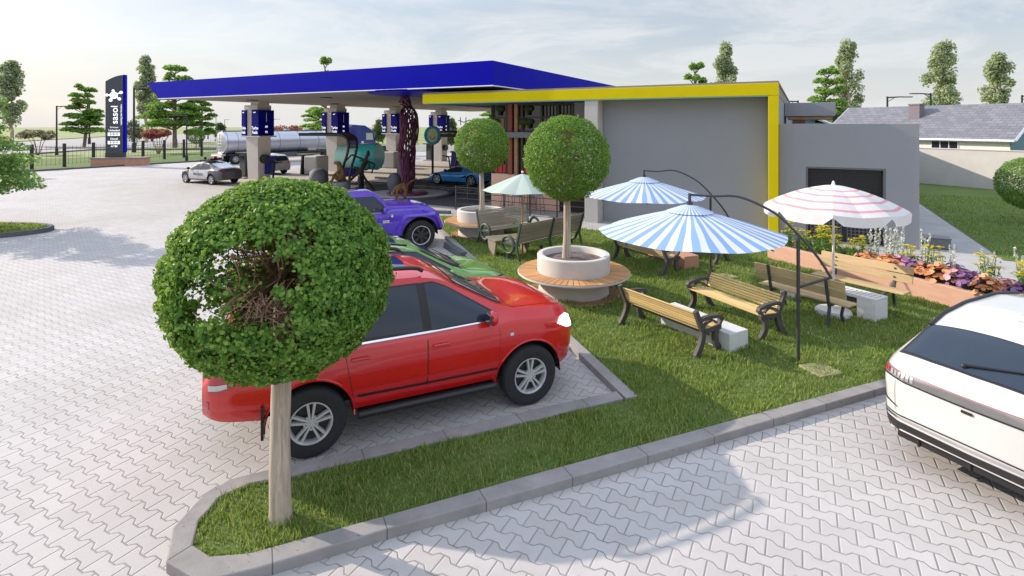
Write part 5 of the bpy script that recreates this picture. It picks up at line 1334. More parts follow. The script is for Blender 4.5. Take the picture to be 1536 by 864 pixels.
class Car:
    def __init__(s, label, cat, loc, rz, paintn, S, group=None, name='parked_car'):
        s.S = S; s.p = paintn; s.t = thing(name, label, cat, loc, rz, group)
        x0, x1 = S['top'][0][0], S['top'][-1][0]; Rr, ar = S['wr'], S['arch']
        xs = set(np.round(np.linspace(x0, x1, 110), 3))
        for d in (.004, .012, .03, .055, .085): xs |= {x0 + d, x1 - d}
        for xw in S['wheels']:
            for th in np.linspace(0, PI, 25): xs.add(xw + ar * math.cos(th))
            xs |= {xw - ar - .004, xw + ar + .004}
        xs = np.array(sorted(x for x in xs if x0 <= x <= x1))
        def cur(key, sm=.06):
            P = np.array(S[key], float); g_ = np.linspace(x0 - .5, x1 + .5, 1200); y = np.interp(g_, P[:, 0], P[:, 1]); k = max(1, int(sm / (g_[1] - g_[0])))
            for _ in range(2): y = np.convolve(np.pad(y, k, 'edge'), np.ones(2 * k + 1) / (2 * k + 1), 'valid')
            return np.interp(xs, g_, y)
        sm = S.get('smooth', .06)
        top, belt, plan, topw, sill = cur('top', sm), cur('belt', sm), cur('plan', .04), cur('topw', sm), cur('sill', .03)
        top = np.maximum(top, belt + .012)
        nA, nB, nC = 16, 9, 10; rows = []
        for i, x in enumerate(xs):
            zb = sill[i]
            for xw in S['wheels']:
                q = ar * ar - (x - xw) ** 2
                if q > -1e-9: zb = max(zb, Rr + S.get('archz', .0) + math.sqrt(max(0, q)))
            zs, w, wt, zt = belt[i], plan[i], min(topw[i], plan[i] * .93), top[i]
            zb = min(zb, zs - .02)
            def prof(s_): return float(np.interp(s_, S['sec'][0], S['sec'][1]))
            row = []
            for j in range(nA + 1):
                z = zb + (zs - zb) * j / nA; fz = (z - sill[i]) / max(.05, zs - sill[i]); row.append((w * prof(fz), z))
            yb = row[-1][0]; crown = S.get('crown', .045); zc = zt - min(crown, (zt - zs) * S.get('hoodc', .5))
            for j in range(1, nB + 1):
                f = j / nB; row.append((yb + (wt - yb) * f + .018 * math.sin(PI * f) * min(1, (zc - zs) / .3), zs + (zc - zs) * f))
            for j in range(1, nC + 1):
                f = j / nC; y = wt * (1 - f); row.append((y, zt - (zt - zc) * (1 - f) ** S.get('crownp', 2.6)))
            rows.append(row)
        s.xs, s.rows = xs, rows; mb = MB(); ns = len(rows[0])
        vs = []
        for x, row in zip(xs, rows):
            vs += [(x, y, z) for y, z in row] + [(x, -y, z) for y, z in row[-2::-1]]
        m = 2 * ns - 1
        fs = [(i * m + j, i * m + j + 1, (i + 1) * m + j + 1, (i + 1) * m + j) for i in range(len(xs) - 1) for j in range(m - 1)]
        fs += [list(range(m)), list(range((len(xs) - 1) * m, len(xs) * m))[::-1]]
        mb.add(vs, fs); me = mb.mesh('body', MATS[paintn], S.get('crease', 32)); s.body = obj('body', me, None, s.t)
        s.bvh = BVHTree.FromPolygons([Vector(v) for v in vs], fs)
        # undertray and wheel wells
        ub = MB(); wi = max(plan) * .70; zf = min(sill) + .02
        ub.bb(x0 + .5, x1 - .35, -wi, wi, zf, min(float(np.interp(0, xs, belt)), 1.0) - .12)
        bumper = [(xw, ar) for xw in S['wheels']]
        for xw in S['wheels']:
            for sd in (-1, 1):
                a_ = np.linspace(-.05, PI + .05, 20); zc = Rr + S.get('archz', 0)
                ub.grid([[(xw + (ar - .004) * math.cos(a), sd * max(plan) * k, zc + (ar - .004) * math.sin(a)) for a in a_] for k in (.955, .60)])
        obj('underbody', ub, MATS['well'], s.t)
        for xw in S['wheels']:
            for sd in (1, -1):
                tyre_wheel(s.t, 'wheel', xw, sd * (max(plan) - S.get('tw', .22) / 2 - S.get('inset', .03)), Rr, S.get('tw', .22), S.get('spokes', 5), S.get('rim', .66), S.get('twin', True), sd, S.get('darkrim', False))
    def patch(s, name, lower, upper, axis, mat, off=.004, n=26, m=8, parent=None, smooth=True, label=None, thick=0):
        """sheet laid on the body: lower/upper edge curves in the side (x,z), end (y,z) or plan (x,y) view"""
        def res(P):
            P = [Vector((p[0], p[1])) for p in P]; ds = [0]
            for a, b in zip(P, P[1:]): ds.append(ds[-1] + (b - a).length)
            return [(np.interp(t, ds, [p.x for p in P]), np.interp(t, ds, [p.y for p in P])) for t in np.linspace(0, ds[-1], n)]
        lo, up = res(lower), res(upper); rows = []
        D = {'y+': Vector((0, -1, 0)), 'y-': Vector((0, 1, 0)), 'x+': Vector((-1, 0, 0)), 'x-': Vector((1, 0, 0)), 'z+': Vector((0, 0, -1))}[axis]
        for j in range(m + 1):
            row = []
            for a, b in zip(lo, up):
                u_, v_ = a[0] + (b[0] - a[0]) * j / m, a[1] + (b[1] - a[1]) * j / m
                p = Vector((u_, 0, v_)) if axis[0] == 'y' else Vector((0, u_, v_)) if axis[0] == 'x' else Vector((u_, v_, 0))
                h, nr, _, _ = s.bvh.ray_cast(p - D * 8, D)
                if h is None:
                    h, nr, _, _ = s.bvh.find_nearest(p - D * (.9 if axis[0] == 'y' else 2.2))
                if nr.dot(D) > 0: nr = -nr
                row.append(h + nr * off)
            rows.append(row)
        mb = MB(); mb.grid(rows); me = mb.mesh(name, MATS[mat], 60 if smooth else False)
        o = obj(name, me, None, parent or s.t, label=label)
        # face outward
        c = me.polygons[len(me.polygons) // 2]
        if c.normal.dot(D) > 0: me.flip_normals()
        if thick:
            k = o.modifiers.new('Solid', 'SOLIDIFY'); k.thickness = thick; k.offset = 1
        return o
    def both(s, name, lower, upper, mat, **k):
        return [s.patch(name, lower, upper, a, mat, **k) for a in ('y+', 'y-')]
def side_parts(c, doors, wins, handles, belt_in=.004, rocker=None):
    for ax, sd in (('y+', 1), ('y-', -1)):
        dd = []
        for lo, up in doors:
            c.patch('door_gap', [(lo[0][0] - .007, lo[0][1] - .007)] + lo[1:-1] + [(lo[-1][0] + .007, lo[-1][1] - .007)], [(up[0][0] - .007, up[0][1] + .003)] + up[1:-1] + [(up[-1][0] + .007, up[-1][1] + .003)], ax, 'black_trim', off=.0015, n=22, m=10)
            dd.append(c.patch('door', lo, up, ax, c.p, off=.004, n=22, m=12))
        for lo, up in wins:
            c.patch('window_frame', [(lo[0][0] - .03, lo[0][1] - .018)] + [(p[0], p[1] - .018) for p in lo[1:-1]] + [(lo[-1][0] + .03, lo[-1][1] - .018)], [(up[0][0] - .03, up[0][1] + .018)] + [(p[0], p[1] + .018) for p in up[1:-1]] + [(up[-1][0] + .03, up[-1][1] + .018)], ax, 'black_trim', off=.006, n=24, m=8)
            c.patch('side_window', lo, up, ax, 'car_glass', off=.009, n=24, m=8)
        for k, (hx, hz) in enumerate(handles):
            h, nr, _, _ = c.bvh.ray_cast(Vector((hx, sd * 5, hz)), Vector((0, -sd, 0)))
            if h is None: continue
            mb = MB(); mb.box((hx, h.y + sd * .022, hz), (.22, .03, .035)); obj('handle', mb, MATS[c.p], dd[min(k, len(dd) - 1)], bevel=.012)
def mirrors(c, x, z, y, mat=None):
    for sd in (-1, 1):
        mb = MB(); mb.ball((x, sd * (y + .14), z), .12, 12, (.55, .95, .8)); o = obj('wing_mirror', mb, MATS[mat or c.p], c.t, smooth=True)
        mb = MB(); mb.box((x - .058, sd * (y + .14), z), (.03, .16, .12)); obj('mirror_glass', mb, MATS['car_glass'], o, bevel=.01)
        mb = MB(); mb.tube([(x + .02, sd * (y - .06), z - .06), (x + .01, sd * (y + .05), z - .03)], .022, 6); obj('mirror_arm', mb, MATS['black_trim'], o)
SEC = ((0, .12, .35, .6, .8, .93, 1.0), (.90, .955, .99, 1.0, .985, .965, .93))
# ---- red SUV
suv = dict(top=[(-2.47, .98), (-2.45, 1.10), (-2.40, 1.24), (-2.26, 1.62), (-2.10, 1.82), (-1.7, 1.875), (-.8, 1.895), (-.1, 1.875), (.18, 1.82), (.36, 1.73), (1.08, 1.345), (1.25, 1.305), (1.75, 1.265), (2.02, 1.215), (2.13, 1.13), (2.19, .95), (2.23, .80)],
           belt=[(-2.47, .92), (-2.40, 1.12), (-2.1, 1.2), (0, 1.19), (.9, 1.20), (1.15, 1.22), (1.7, 1.18), (2.0, 1.12), (2.14, .98), (2.23, .74)],
           plan=[(-2.47, .74), (-2.44, .83), (-2.36, .90), (-2.2, .945), (-1.5, .97), (0, .965), (1.2, .97), (1.6, .965), (1.85, .93), (2.03, .86), (2.14, .75), (2.20, .62), (2.23, .52)],
           topw=[(-2.47, .70), (-2.2, .66), (-1.6, .69), (0, .69), (.25, .68), (.9, .75), (1.2, .83), (1.8, .80), (2.1, .68), (2.23, .45)],
           sill=[(-2.47, .62), (-2.3, .56), (-1.9, .50), (-1.5, .42), (1.5, .42), (1.9, .42), (2.23, .50)],
           sec=((0, .12, .22, .3, .5, .72, .88, .96, 1.0), (.90, .935, .945, .975, .995, 1.0, .985, .96, .92)), wheels=(-1.385, 1.385), wr=.395, arch=.475, tw=.27, inset=.0, rim=.60, crown=.05, hoodc=.22, crownp=3.2)
RL = Vector((-1.41, 7.60, 0)); c = Car('red SUV with its headlights on, parked behind the foreground ball tree', 'car', RL, PA, 'red_paint', suv)
side_parts(c, [([(-.02, .50), (.5, .49), (.93, .49)], [(-.02, 1.16), (.5, 1.165), (.93, 1.165)]), ([(-.92, .60), (-.7, .52), (-.04, .50)], [(-1.02, 1.16), (-.6, 1.16), (-.04, 1.16)])],
           [([(.035, 1.205), (.5, 1.215), (.87, 1.228)], [(-.02, 1.735), (.10, 1.735), (.28, 1.655), (.87, 1.275)]), ([(-.93, 1.20), (-.4, 1.20), (-.075, 1.205)], [(-.98, 1.72), (-.5, 1.74), (-.12, 1.74)]), ([(-2.0, 1.24), (-1.5, 1.215), (-1.05, 1.205)], [(-1.92, 1.63), (-1.6, 1.68), (-1.09, 1.70)])],
           [(.14, 1.03), (-.84, 1.03)])
c.patch('windscreen', [(.40, .60), (.40, 0), (.40, -.60)], [(1.07, .70), (1.09, 0), (1.07, -.70)], 'z+', 'black_trim', off=.004, n=24)
c.patch('windscreen', [(.42, .565), (.42, 0), (.42, -.565)], [(1.03, .665), (1.06, 0), (1.03, -.665)], 'z+', 'car_glass', off=.008, n=24)
c.patch('rear_window', [(-.60, 1.27), (0, 1.25), (.60, 1.27)], [(-.56, 1.70), (0, 1.72), (.56, 1.70)], 'x-', 'car_glass', off=.006)
c.patch('bonnet_gap', [(1.14, .79), (1.12, 0), (1.14, -.79)], [(2.09, .68), (2.13, 0), (2.09, -.68)], 'z+', 'black_trim', off=.0015, n=24)
c.patch('bonnet', [(1.15, .783), (1.13, 0), (1.15, -.783)], [(2.08, .673), (2.12, 0), (2.08, -.673)], 'z+', 'red_paint', off=.004, n=24)
for a in ('y+', 'y-'):
    c.patch('headlight', [(1.80, 1.03), (1.95, .95), (2.13, .90)], [(1.85, 1.10), (1.98, 1.11), (2.10, 1.04)], a, 'lit_lens', off=.014, n=30, m=14)
    c.patch('tail_light', [(-2.40, .90), (-2.30, .91), (-2.19, .94)], [(-2.41, 1.20), (-2.33, 1.22), (-2.22, 1.22)], a, 'red_lens', off=.006, n=14)
    c.patch('reverse_light', [(-2.40, .93), (-2.30, .935), (-2.22, .955)], [(-2.40, .985), (-2.31, .99), (-2.225, 1.0)], a, 'clear_lens', off=.012, n=14)
    c.patch('pillar_trim', [(-.10, 1.19), (.06, 1.19)], [(-.13, 1.752), (.03, 1.752)], a, 'black_trim', off=.0055, n=8, m=10)
    c.patch('side_moulding', [(-.85, .565), (0, .555), (.92, .555)], [(-.88, .60), (0, .585), (.92, .585)], a, 'black_trim', off=.010, n=24, m=2)
    c.patch('side_repeater', [(1.08, .985), (1.13, .985)], [(1.08, 1.025), (1.13, 1.025)], a, 'clear_lens', off=.008, n=6, m=3)
    c.patch('window_trim', [(-2.0, 1.165), (0, 1.172), (.90, 1.19)], [(-2.0, 1.183), (0, 1.190), (.92, 1.21)], a, 'chrome', off=.010, n=30, m=2)
    c.patch('bumper_reflector', [(-2.43, .70), (-2.40, .70)], [(-2.43, .80), (-2.40, .80)], a, 'red_lens', off=.006, n=5, m=3)
c.patch('grille', [(-.5, .72), (0, .70), (.5, .72)], [(-.5, 1.0), (0, 1.02), (.5, 1.0)], 'x+', 'black_trim', off=.008); c.patch('tailgate_trim', [(-.55, .98), (0, .98), (.55, .98)], [(-.55, 1.06), (0, 1.07), (.55, 1.06)], 'x-', 'chrome', off=.008)
c.patch('number_plate', [(-.26, .80), (.26, .80)], [(-.26, .92), (.26, .92)], 'x-', 'plate', off=.008)
mirrors(c, .80, 1.28, .90)
for sd in (-1, 1):
    mb = MB(); mb.tube([(-.86, sd * .93, .36), (.88, sd * .93, .36)], .045, 10); mb.bb(-.86, .88, sd * .80, sd * .93, .345, .385); obj('running_board', mb, MATS['black_trim'], c.t, smooth=40)
    mb = MB(); mb.box((-1.885, sd * .84, .50), (.03, .22, .36)); obj('mud_flap', mb, MATS['black_trim'], c.t)
    mb = MB(); mb.tube(smooth_path([(-1.75, sd * .60, 1.875), (-1.6, sd * .61, 1.93), (-.8, sd * .62, 1.955), (-.15, sd * .61, 1.925), (.0, sd * .60, 1.875)], 20), .026, 8); obj('roof_rail', mb, MATS['black_trim'], c.t, smooth=True)
    for xw in (-1.385, 1.385):
        mb = MB(); pts = []
        for th in np.linspace(R(-4), R(184), 30):
            X, Z = xw + .484 * math.cos(th), .395 + .484 * math.sin(th); h, nr, _, _ = c.bvh.ray_cast(Vector((X, sd * 5, Z + .012)), Vector((0, -sd, 0))); pts.append((X, (h.y if h else sd * .9) - sd * .004, Z))
        mb.tube(pts, .016, 6); obj('arch_lip', mb, MATS['red_paint'], c.t, smooth=True)
c.patch('sunroof', [(-.75, .36), (-.75, 0), (-.75, -.36)], [(-.15, .36), (-.13, 0), (-.15, -.36)], 'z+', 'car_glass', off=.006)
# ---- white crossover at the right
xo = dict(top=[(-2.33, .92), (-2.31, 1.05), (-2.24, 1.15), (-2.1, 1.24), (-1.75, 1.46), (-1.45, 1.57), (-1.0, 1.635), (-.3, 1.65), (.3, 1.58), (1.2, 1.08), (1.5, 1.03), (2.1, .92), (2.3, .75), (2.36, .6)],
          belt=[(-2.33, .86), (-2.28, .99), (-2.05, 1.08), (-1.0, 1.06), (0, 1.02), (1.1, .98), (2.0, .82), (2.36, .55)],
          plan=[(-2.33, .60), (-2.32, .70), (-2.28, .80), (-2.20, .88), (-2.0, .945), (-1.5, .965), (0, .94), (1.5, .95), (2.0, .88), (2.3, .68), (2.36, .5)],
          topw=[(-2.33, .62), (-2.2, .76), (-2.05, .72), (-1.7, .66), (-1.2, .655), (0, .67), (.4, .66), (1.2, .76), (2.36, .5)],
          sill=[(-2.33, .36), (-2.2, .30), (-1.9, .26), (2.0, .28), (2.36, .32)], sec=((0, .15, .35, .5, .75, .9, 1.0), (.93, .975, .985, .98, 1.0, .985, .93)), wheels=(-1.40, 1.42), wr=.35, arch=.40, tw=.23, rim=.70, crown=.05, smooth=.05)
WL = Vector((6.70, 6.50, 0)); c = Car('white crossover car seen from behind at the right edge, parked nose to the kerb', 'car', WL, PA, 'white_paint_car', xo)
side_parts(c, [([(0, .36), (.9, .36)], [(0, 1.0), (.9, .98)]), ([(-1.0, .42), (-.02, .36)], [(-1.0, 1.03), (-.02, 1.0)])],
           [([(.0, 1.06), (.8, 1.04)], [(-.05, 1.50), (.2, 1.48), (.8, 1.12)]), ([(-1.55, 1.15), (-.6, 1.09), (-.08, 1.07)], [(-1.35, 1.42), (-.7, 1.51), (-.1, 1.51)])], [(.1, .92), (-.85, .95)])
c.patch('rear_window', [(-2.155, .74), (-2.185, .4), (-2.195, 0), (-2.185, -.4), (-2.155, -.74)], [(-1.70, .655), (-1.68, .3), (-1.67, 0), (-1.68, -.3), (-1.70, -.655)], 'z+', 'black_trim', off=.004, n=32)
c.patch('rear_window', [(-2.13, .70), (-2.165, .4), (-2.175, 0), (-2.165, -.4), (-2.13, -.70)], [(-1.72, .62), (-1.70, .3), (-1.69, 0), (-1.70, -.3), (-1.72, -.62)], 'z+', 'car_glass', off=.008, n=32)
c.patch('windscreen', [(.35, .6), (.35, 0), (.35, -.6)], [(1.15, .70), (1.2, 0), (1.15, -.70)], 'z+', 'car_glass', off=.006)
# rear end: a band of patches on the tail
def rear_band(name, y1, zlo, zhi, mat, off=.006, parent=None, n=48):
    ys = np.linspace(-y1, y1, 15); return c.patch(name, [(y, zlo(y)) for y in ys], [(y, zhi(y)) for y in ys], 'x-', mat, off=off, n=n, m=6, parent=parent)
bar = rear_band('light_bar', .905, lambda y: .905 + .03 * (abs(y) / .9) ** 2, lambda y: .985 + .015 * (abs(y) / .9) ** 2, 'grey_plastic', .006)
rear_band('brake_strip', .905, lambda y: .988 + .015 * (abs(y) / .9) ** 2, lambda y: .995 + .015 * (abs(y) / .9) ** 2, 'red_lens', .009, bar)
rear_band('bar_shadow_line', .90, lambda y: .885 + .03 * (abs(y) / .9) ** 2, lambda y: .903 + .03 * (abs(y) / .9) ** 2, 'black_trim', .008, bar)
for sg in (-1, 1):
    for k in range(9):
        y = .50 + k * .046
        c.patch('tail_light', [(sg * (y), .918 + .03 * (y / .9) ** 2), (sg * (y + .030), .918 + .03 * (y / .9) ** 2)], [(sg * (y), .978 + .015 * (y / .9) ** 2), (sg * (y + .030), .978 + .015 * (y / .9) ** 2)], 'x-', 'red_lens' if k > 5 else 'clear_lens', off=.011, n=4, m=3, parent=bar)
rear_band('bumper', .955, lambda y: .30, lambda y: .44 + .02 * abs(y), 'black_trim', .006)
rear_band('bumper_strip', .90, lambda y: .515, lambda y: .53, 'black_trim', .006); rear_band('bumper_blade', .90, lambda y: .468 + .02 * abs(y), lambda y: .492 + .02 * abs(y), 'chrome', .012)
for sg in (-1, 1): c.patch('bumper_vent', [(sg * .66, .60), (sg * .86, .63)], [(sg * .66, .612), (sg * .86, .655)], 'x-', 'black_trim', off=.006, n=6, m=2)
c.patch('tailgate_gap', [(-.70, .56), (-.70, .88)], [(-.694, .56), (-.694, .88)], 'x-', 'grey_plastic', off=.003, n=12, m=1); c.patch('tailgate_gap', [(.694, .56), (.694, .88)], [(.70, .56), (.70, .88)], 'x-', 'grey_plastic', off=.003, n=12, m=1)
c.patch('hatch_handle', [(-.05, .835), (.05, .835)], [(-.05, .865), (.05, .865)], 'x-', 'black_trim', off=.012, n=5, m=2)
mb = MB(); mb.bb(-2.27, -1.9, -.70, .70, .25, .345); mb.bb(-2.29, -2.0, .46, .49, .24, .35); mb.bb(-2.29, -2.0, -.49, -.46, .24, .35); mb.bb(-2.29, -2.0, -.015, .015, .24, .35); obj('diffuser', mb, MATS['black_trim'], c.t, bevel=.02)
h, nr, _, _ = c.bvh.ray_cast(Vector((-2.13, .12, 5)), Vector((0, 0, -1))); h2, _, _, _ = c.bvh.ray_cast(Vector((-1.98, -.42, 5)), Vector((0, 0, -1)))
mb = MB(); mb.tube([h + Vector((0, 0, .03)), h2 + Vector((0, 0, .03))], [.016, .008], 6); mb.ball(tuple(h + Vector((0, 0, .02))), .03, 8); obj('rear_wiper', mb, MATS['black_trim'], c.t)
for sd in (-1, 1):
    mb = MB(); mb.tube([Vector((x_, sd * .645, c.bvh.ray_cast(Vector((x_, sd * .645, 5)), Vector((0, 0, -1)))[0].z + .012)) for x_ in np.linspace(-1.72, .25, 24)], .02, 8); obj('roof_rail', mb, MATS['black_trim'], c.t, smooth=True)
mb = MB(); mb.prism([(-1.25, -.05), (-1.05, -.045), (-.98, 0), (-1.05, .045), (-1.25, .05)], 1.60, 1.66); obj('roof_antenna', mb, MATS['white_paint_car'], c.t, bevel=.015)
mirrors(c, .78, 1.06, .86)
# ---- green hatchback between
hb = dict(top=[(-2.1, .85), (-2.05, 1.1), (-1.9, 1.42), (-1.5, 1.55), (-.6, 1.60), (-.1, 1.57), (.2, 1.49), (1.02, 1.05), (1.2, 1.0), (1.75, .90), (1.98, .80), (2.1, .66)],
          belt=[(-2.1, .8), (-1.9, .98), (0, .96), (1.0, .96), (1.7, .84), (2.0, .74), (2.1, .58)], plan=[(-2.1, .7), (-2.0, .82), (-1.6, .89), (1.2, .89), (1.6, .86), (1.9, .76), (2.05, .58), (2.1, .45)],
          topw=[(-2.1, .6), (-1.5, .62), (0, .64), (.3, .63), (1.0, .72), (1.6, .68), (2.1, .42)], sill=[(-2.1, .35), (-1.7, .26), (1.7, .26), (2.1, .3)], sec=SEC, wheels=(-1.28, 1.30), wr=.33, arch=.385, tw=.21, crown=.05, hoodc=.25)
c = Car('light green hatchback parked just beyond the red SUV', 'car', (-2.17, 10.53, 0), PA, 'green_paint', hb)
side_parts(c, [([(0, .34), (.85, .34)], [(0, .93), (.85, .93)]), ([(-.95, .42), (-.02, .34)], [(-.95, .94), (-.02, .93)])], [([(-.02, 1.0), (.78, 1.0)], [(-.08, 1.45), (.15, 1.42), (.78, 1.04)]), ([(-1.4, 1.02), (-.1, 1.0)], [(-1.3, 1.42), (-.5, 1.47), (-.13, 1.46)])], [(.1, .88), (-.8, .88)])
c.patch('windscreen', [(.27, .57), (.27, 0), (.27, -.57)], [(.96, .66), (1.0, .4), (1.02, 0), (1.0, -.4), (.96, -.66)], 'z+', 'car_glass', off=.006, n=24)
c.patch('windscreen_cowl', [(.98, .67), (1.03, 0), (.98, -.67)], [(1.04, .66), (1.10, 0), (1.04, -.66)], 'z+', 'black_trim', off=.007, n=24, m=3)
c.patch('sunroof', [(-1.1, .46), (-1.1, 0), (-1.1, -.46)], [(-.15, .46), (-.13, 0), (-.15, -.46)], 'z+', 'car_glass', off=.006)
c.patch('bonnet_gap', [(1.12, .66), (1.16, 0), (1.12, -.66)], [(1.90, .52), (1.95, 0), (1.90, -.52)], 'z+', 'black_trim', off=.0015, n=22); c.patch('bonnet', [(1.13, .65), (1.17, 0), (1.13, -.65)], [(1.89, .51), (1.94, 0), (1.89, -.51)], 'z+', 'green_paint', off=.004, n=22)
for a in ('y+', 'y-'): c.patch('headlight', [(1.72, .72), (1.9, .68), (2.03, .64)], [(1.74, .82), (1.9, .79), (2.03, .74)], a, 'clear_lens', off=.006, n=12); c.patch('headlight_surround', [(1.68, .70), (1.9, .655), (2.05, .62)], [(1.70, .84), (1.9, .81), (2.05, .76)], a, 'black_trim', off=.003, n=12)
c.patch('rear_window', [(-.5, 1.02), (.5, 1.02)], [(-.48, 1.38), (.48, 1.38)], 'x-', 'car_glass', off=.006); mirrors(c, .74, 1.02, .82)
mb = MB(); mb.tube([(1.06, -.45, 1.06), (.75, -.05, 1.20)], [.012, .006], 5); mb.tube([(1.08, .1, 1.06), (.78, .45, 1.20)], [.012, .006], 5); obj('wiper', mb, MATS['black_trim'], c.t)
for sd in (-1, 1):
    mb = MB(); mb.tube(smooth_path([(-1.5, sd * .56, 1.53), (-1.2, sd * .57, 1.60), (-.5, sd * .58, 1.62), (0, sd * .57, 1.55)], 14), .02, 6); obj('roof_rail', mb, MATS['black_trim'], c.t, smooth=True)
# ---- purple off-roader
pu = dict(top=[(-1.95, 1.0), (-1.92, 1.2), (-1.6, 1.3), (-1.5, 1.70), (-.9, 1.75), (.10, 1.75), (.20, 1.71), (.44, 1.40), (.52, 1.375), (1.4, 1.34), (1.80, 1.26), (2.04, 1.10), (2.10, .8)],
          belt=[(-1.95, .95), (-1.6, 1.18), (.4, 1.20), (.6, 1.26), (1.5, 1.24), (1.85, 1.15), (2.05, .98), (2.10, .72)], plan=[(-1.95, .80), (-1.8, .93), (-.9, .93), (0, .88), (.9, .93), (1.7, .95), (2.0, .93), (2.07, .90), (2.10, .84)],
          topw=[(-1.95, .7), (-1.4, .76), (.1, .76), (.44, .82), (.5, .86), (1.3, .87), (1.9, .84), (2.10, .7)], sill=[(-1.95, .6), (-1.5, .46), (1.5, .46), (1.9, .55), (2.10, .62)], sec=((0, .3, .5, .8, .95, 1.0), (.92, .98, 1.0, 1.0, .98, .95)), wheels=(-1.30, 1.45), wr=.44, arch=.55, tw=.30, inset=-.04, rim=.64, crown=.02, smooth=.012, crease=20, darkrim=True, twin=False, spokes=7)
c = Car('purple off-road car with big black wheels parked at the far end of the bays', 'car', (-4.46, 16.73, 0), PA, 'purple_paint', pu)
side_parts(c, [([(-.75, .56), (.42, .56)], [(-.75, 1.13), (.42, 1.13)])], [([(-.72, 1.22), (.33, 1.22)], [(-.72, 1.64), (.10, 1.64), (.33, 1.34)])], [(-.6, 1.05)])
c.patch('windscreen', [(.215, .64), (.215, 0), (.215, -.64)], [(.43, .70), (.43, 0), (.43, -.70)], 'z+', 'car_glass', off=.006); c.patch('bonnet_vent', [(.9, .30), (.9, -.30)], [(1.25, .30), (1.25, -.30)], 'z+', 'black_trim', off=.008); c.patch('bonnet_panel', [(.70, .62), (.70, -.62)], [(1.80, .52), (1.80, -.52)], 'z+', 'purple_paint', off=.006)
c.patch('grille', [(-.6, .76), (.6, .76)], [(-.6, .98), (.6, .98)], 'x+', 'black_trim', off=.008)
for sd in (-1, 1):
    for xw in (-1.30, 1.45):
        mb = MB(); q_ = [(-.66, .56), (-.50, .94), (-.40, 1.02), (.40, 1.02), (.50, .95), (.62, .62)]; mb.grid([[(xw + k_ * px_, sd * y, .44 + (pz_ - .44) * k_) for px_, pz_ in q_] for k_, y in ((.97, .86), (.98, 1.0), (1.02, 1.01), (1.12, .985), (1.16, .93))]); obj('wheel_arch', mb, MATS['purple_paint'], c.t)
    mb = MB(); mb.box((.40, sd * .97, .92), (.2, .02, .08)); obj('side_vent', mb, MATS['chrome'], c.t, bevel=.008)
    mb = MB(); mb.lathe([(0, 0), (.045, 0), (.045, .01), (0, .012)], 12, c=(.58, sd * .93, 1.08), T=Matrix.Rotation(R(-90 * sd), 3, 'X')); obj('side_badge', mb, MATS['chrome'], c.t)
mb = MB(); mb.bb(1.86, 2.2, -.72, .72, .50, .72); obj('bumper', mb, MATS['black_trim'], c.t, bevel=.03); mirrors(c, .36, 1.24, .80)
# ---- cars under the canopy
UH = UA + PI     # facing away to the left
sd_ = dict(top=[(-2.2, .78), (-2.15, .98), (-1.95, 1.06), (-1.5, 1.13), (-.8, 1.38), (-.2, 1.44), (.3, 1.36), (1.15, .98), (1.4, .94), (2.0, .82), (2.2, .68), (2.26, .5)],
          belt=[(-2.2, .74), (-2.0, .94), (0, .93), (1.1, .90), (1.9, .74), (2.26, .46)], plan=[(-2.2, .7), (-2.1, .82), (-1.6, .88), (1.2, .88), (1.8, .82), (2.15, .62), (2.26, .45)], topw=[(-2.2, .62), (-1.6, .62), (-.6, .60), (.3, .62), (1.2, .72), (2.26, .42)],
          sill=[(-2.2, .36), (-1.7, .24), (1.8, .24), (2.26, .28)], sec=SEC, wheels=(-1.32, 1.36), wr=.335, arch=.385, tw=.2, crown=.05)
c = Car('charcoal saloon with white doors and a roof rack of sensors, leaving the forecourt', 'car', (-19.68, 35.7, 0), UH, 'charcoal_paint', sd_)
c.p = 'white_paint_car'
side_parts(c, [([(-.05, .34), (.95, .34)], [(-.05, .89), (.95, .87)]), ([(-1.0, .50), (-.8, .36), (-.07, .34)], [(-1.1, .91), (-.5, .90), (-.07, .89)])], [([(-.02, .96), (.92, .93)], [(-.05, 1.31), (.3, 1.27), (.92, .97)]), ([(-1.2, 1.0), (-.12, .96)], [(-.85, 1.25), (-.5, 1.31), (-.14, 1.32)])], [(.05, .82), (-.9, .84)])
c.patch('rear_window', [(-1.85, .5), (-1.9, 0), (-1.85, -.5)], [(-.85, .52), (-.82, 0), (-.85, -.52)], 'z+', 'clear_lens', off=.006, n=20); c.patch('windscreen', [(.4, .55), (.4, -.55)], [(1.1, .66), (1.1, -.66)], 'z+', 'car_glass', off=.006)
for s in (-1, 1): c.patch('tail_light', [(s * .40, .86), (s * .76, .86)], [(s * .40, .92), (s * .78, .94)], 'x-', 'red_lens', off=.008, n=8, m=3)
for a in ('y+', 'y-'): c.patch('headlight', [(1.9, .6), (2.15, .56)], [(1.9, .70), (2.12, .64)], a, 'lit_lens', off=.006, n=8)
text_obj('door_lettering', 'WITNESS', .22, MATS['grey_plastic'], c.t, (-.05, .895, .62), (R(90), 0, R(180)), xs=1.1)
mb = MB(); mb.bb(-.75, .35, -.5, .5, 1.50, 1.54); mb.bb(-.6, -.3, -.4, .4, 1.54, 1.62); mb.tube([(.1, .3, 1.54), (.1, .3, 1.70)], .08, 10); mb.tube([(-.5, 0, 1.6), (-.5, 0, 1.75)], .09, 10); mb.tube([(-.7, .55, 1.42), (-.7, .55, 1.52)], .03, 6); mb.tube([(.3, .5, 1.38), (.3, .5, 1.52)], .03, 6); mb.tube([(-.7, -.55, 1.42), (-.7, -.55, 1.52)], .03, 6); mb.tube([(.3, -.5, 1.38), (.3, -.5, 1.52)], .03, 6); obj('roof_rack', mb, MATS['black_trim'], c.t, bevel=.01); mirrors(c, .85, .98, .82, 'charcoal_paint')
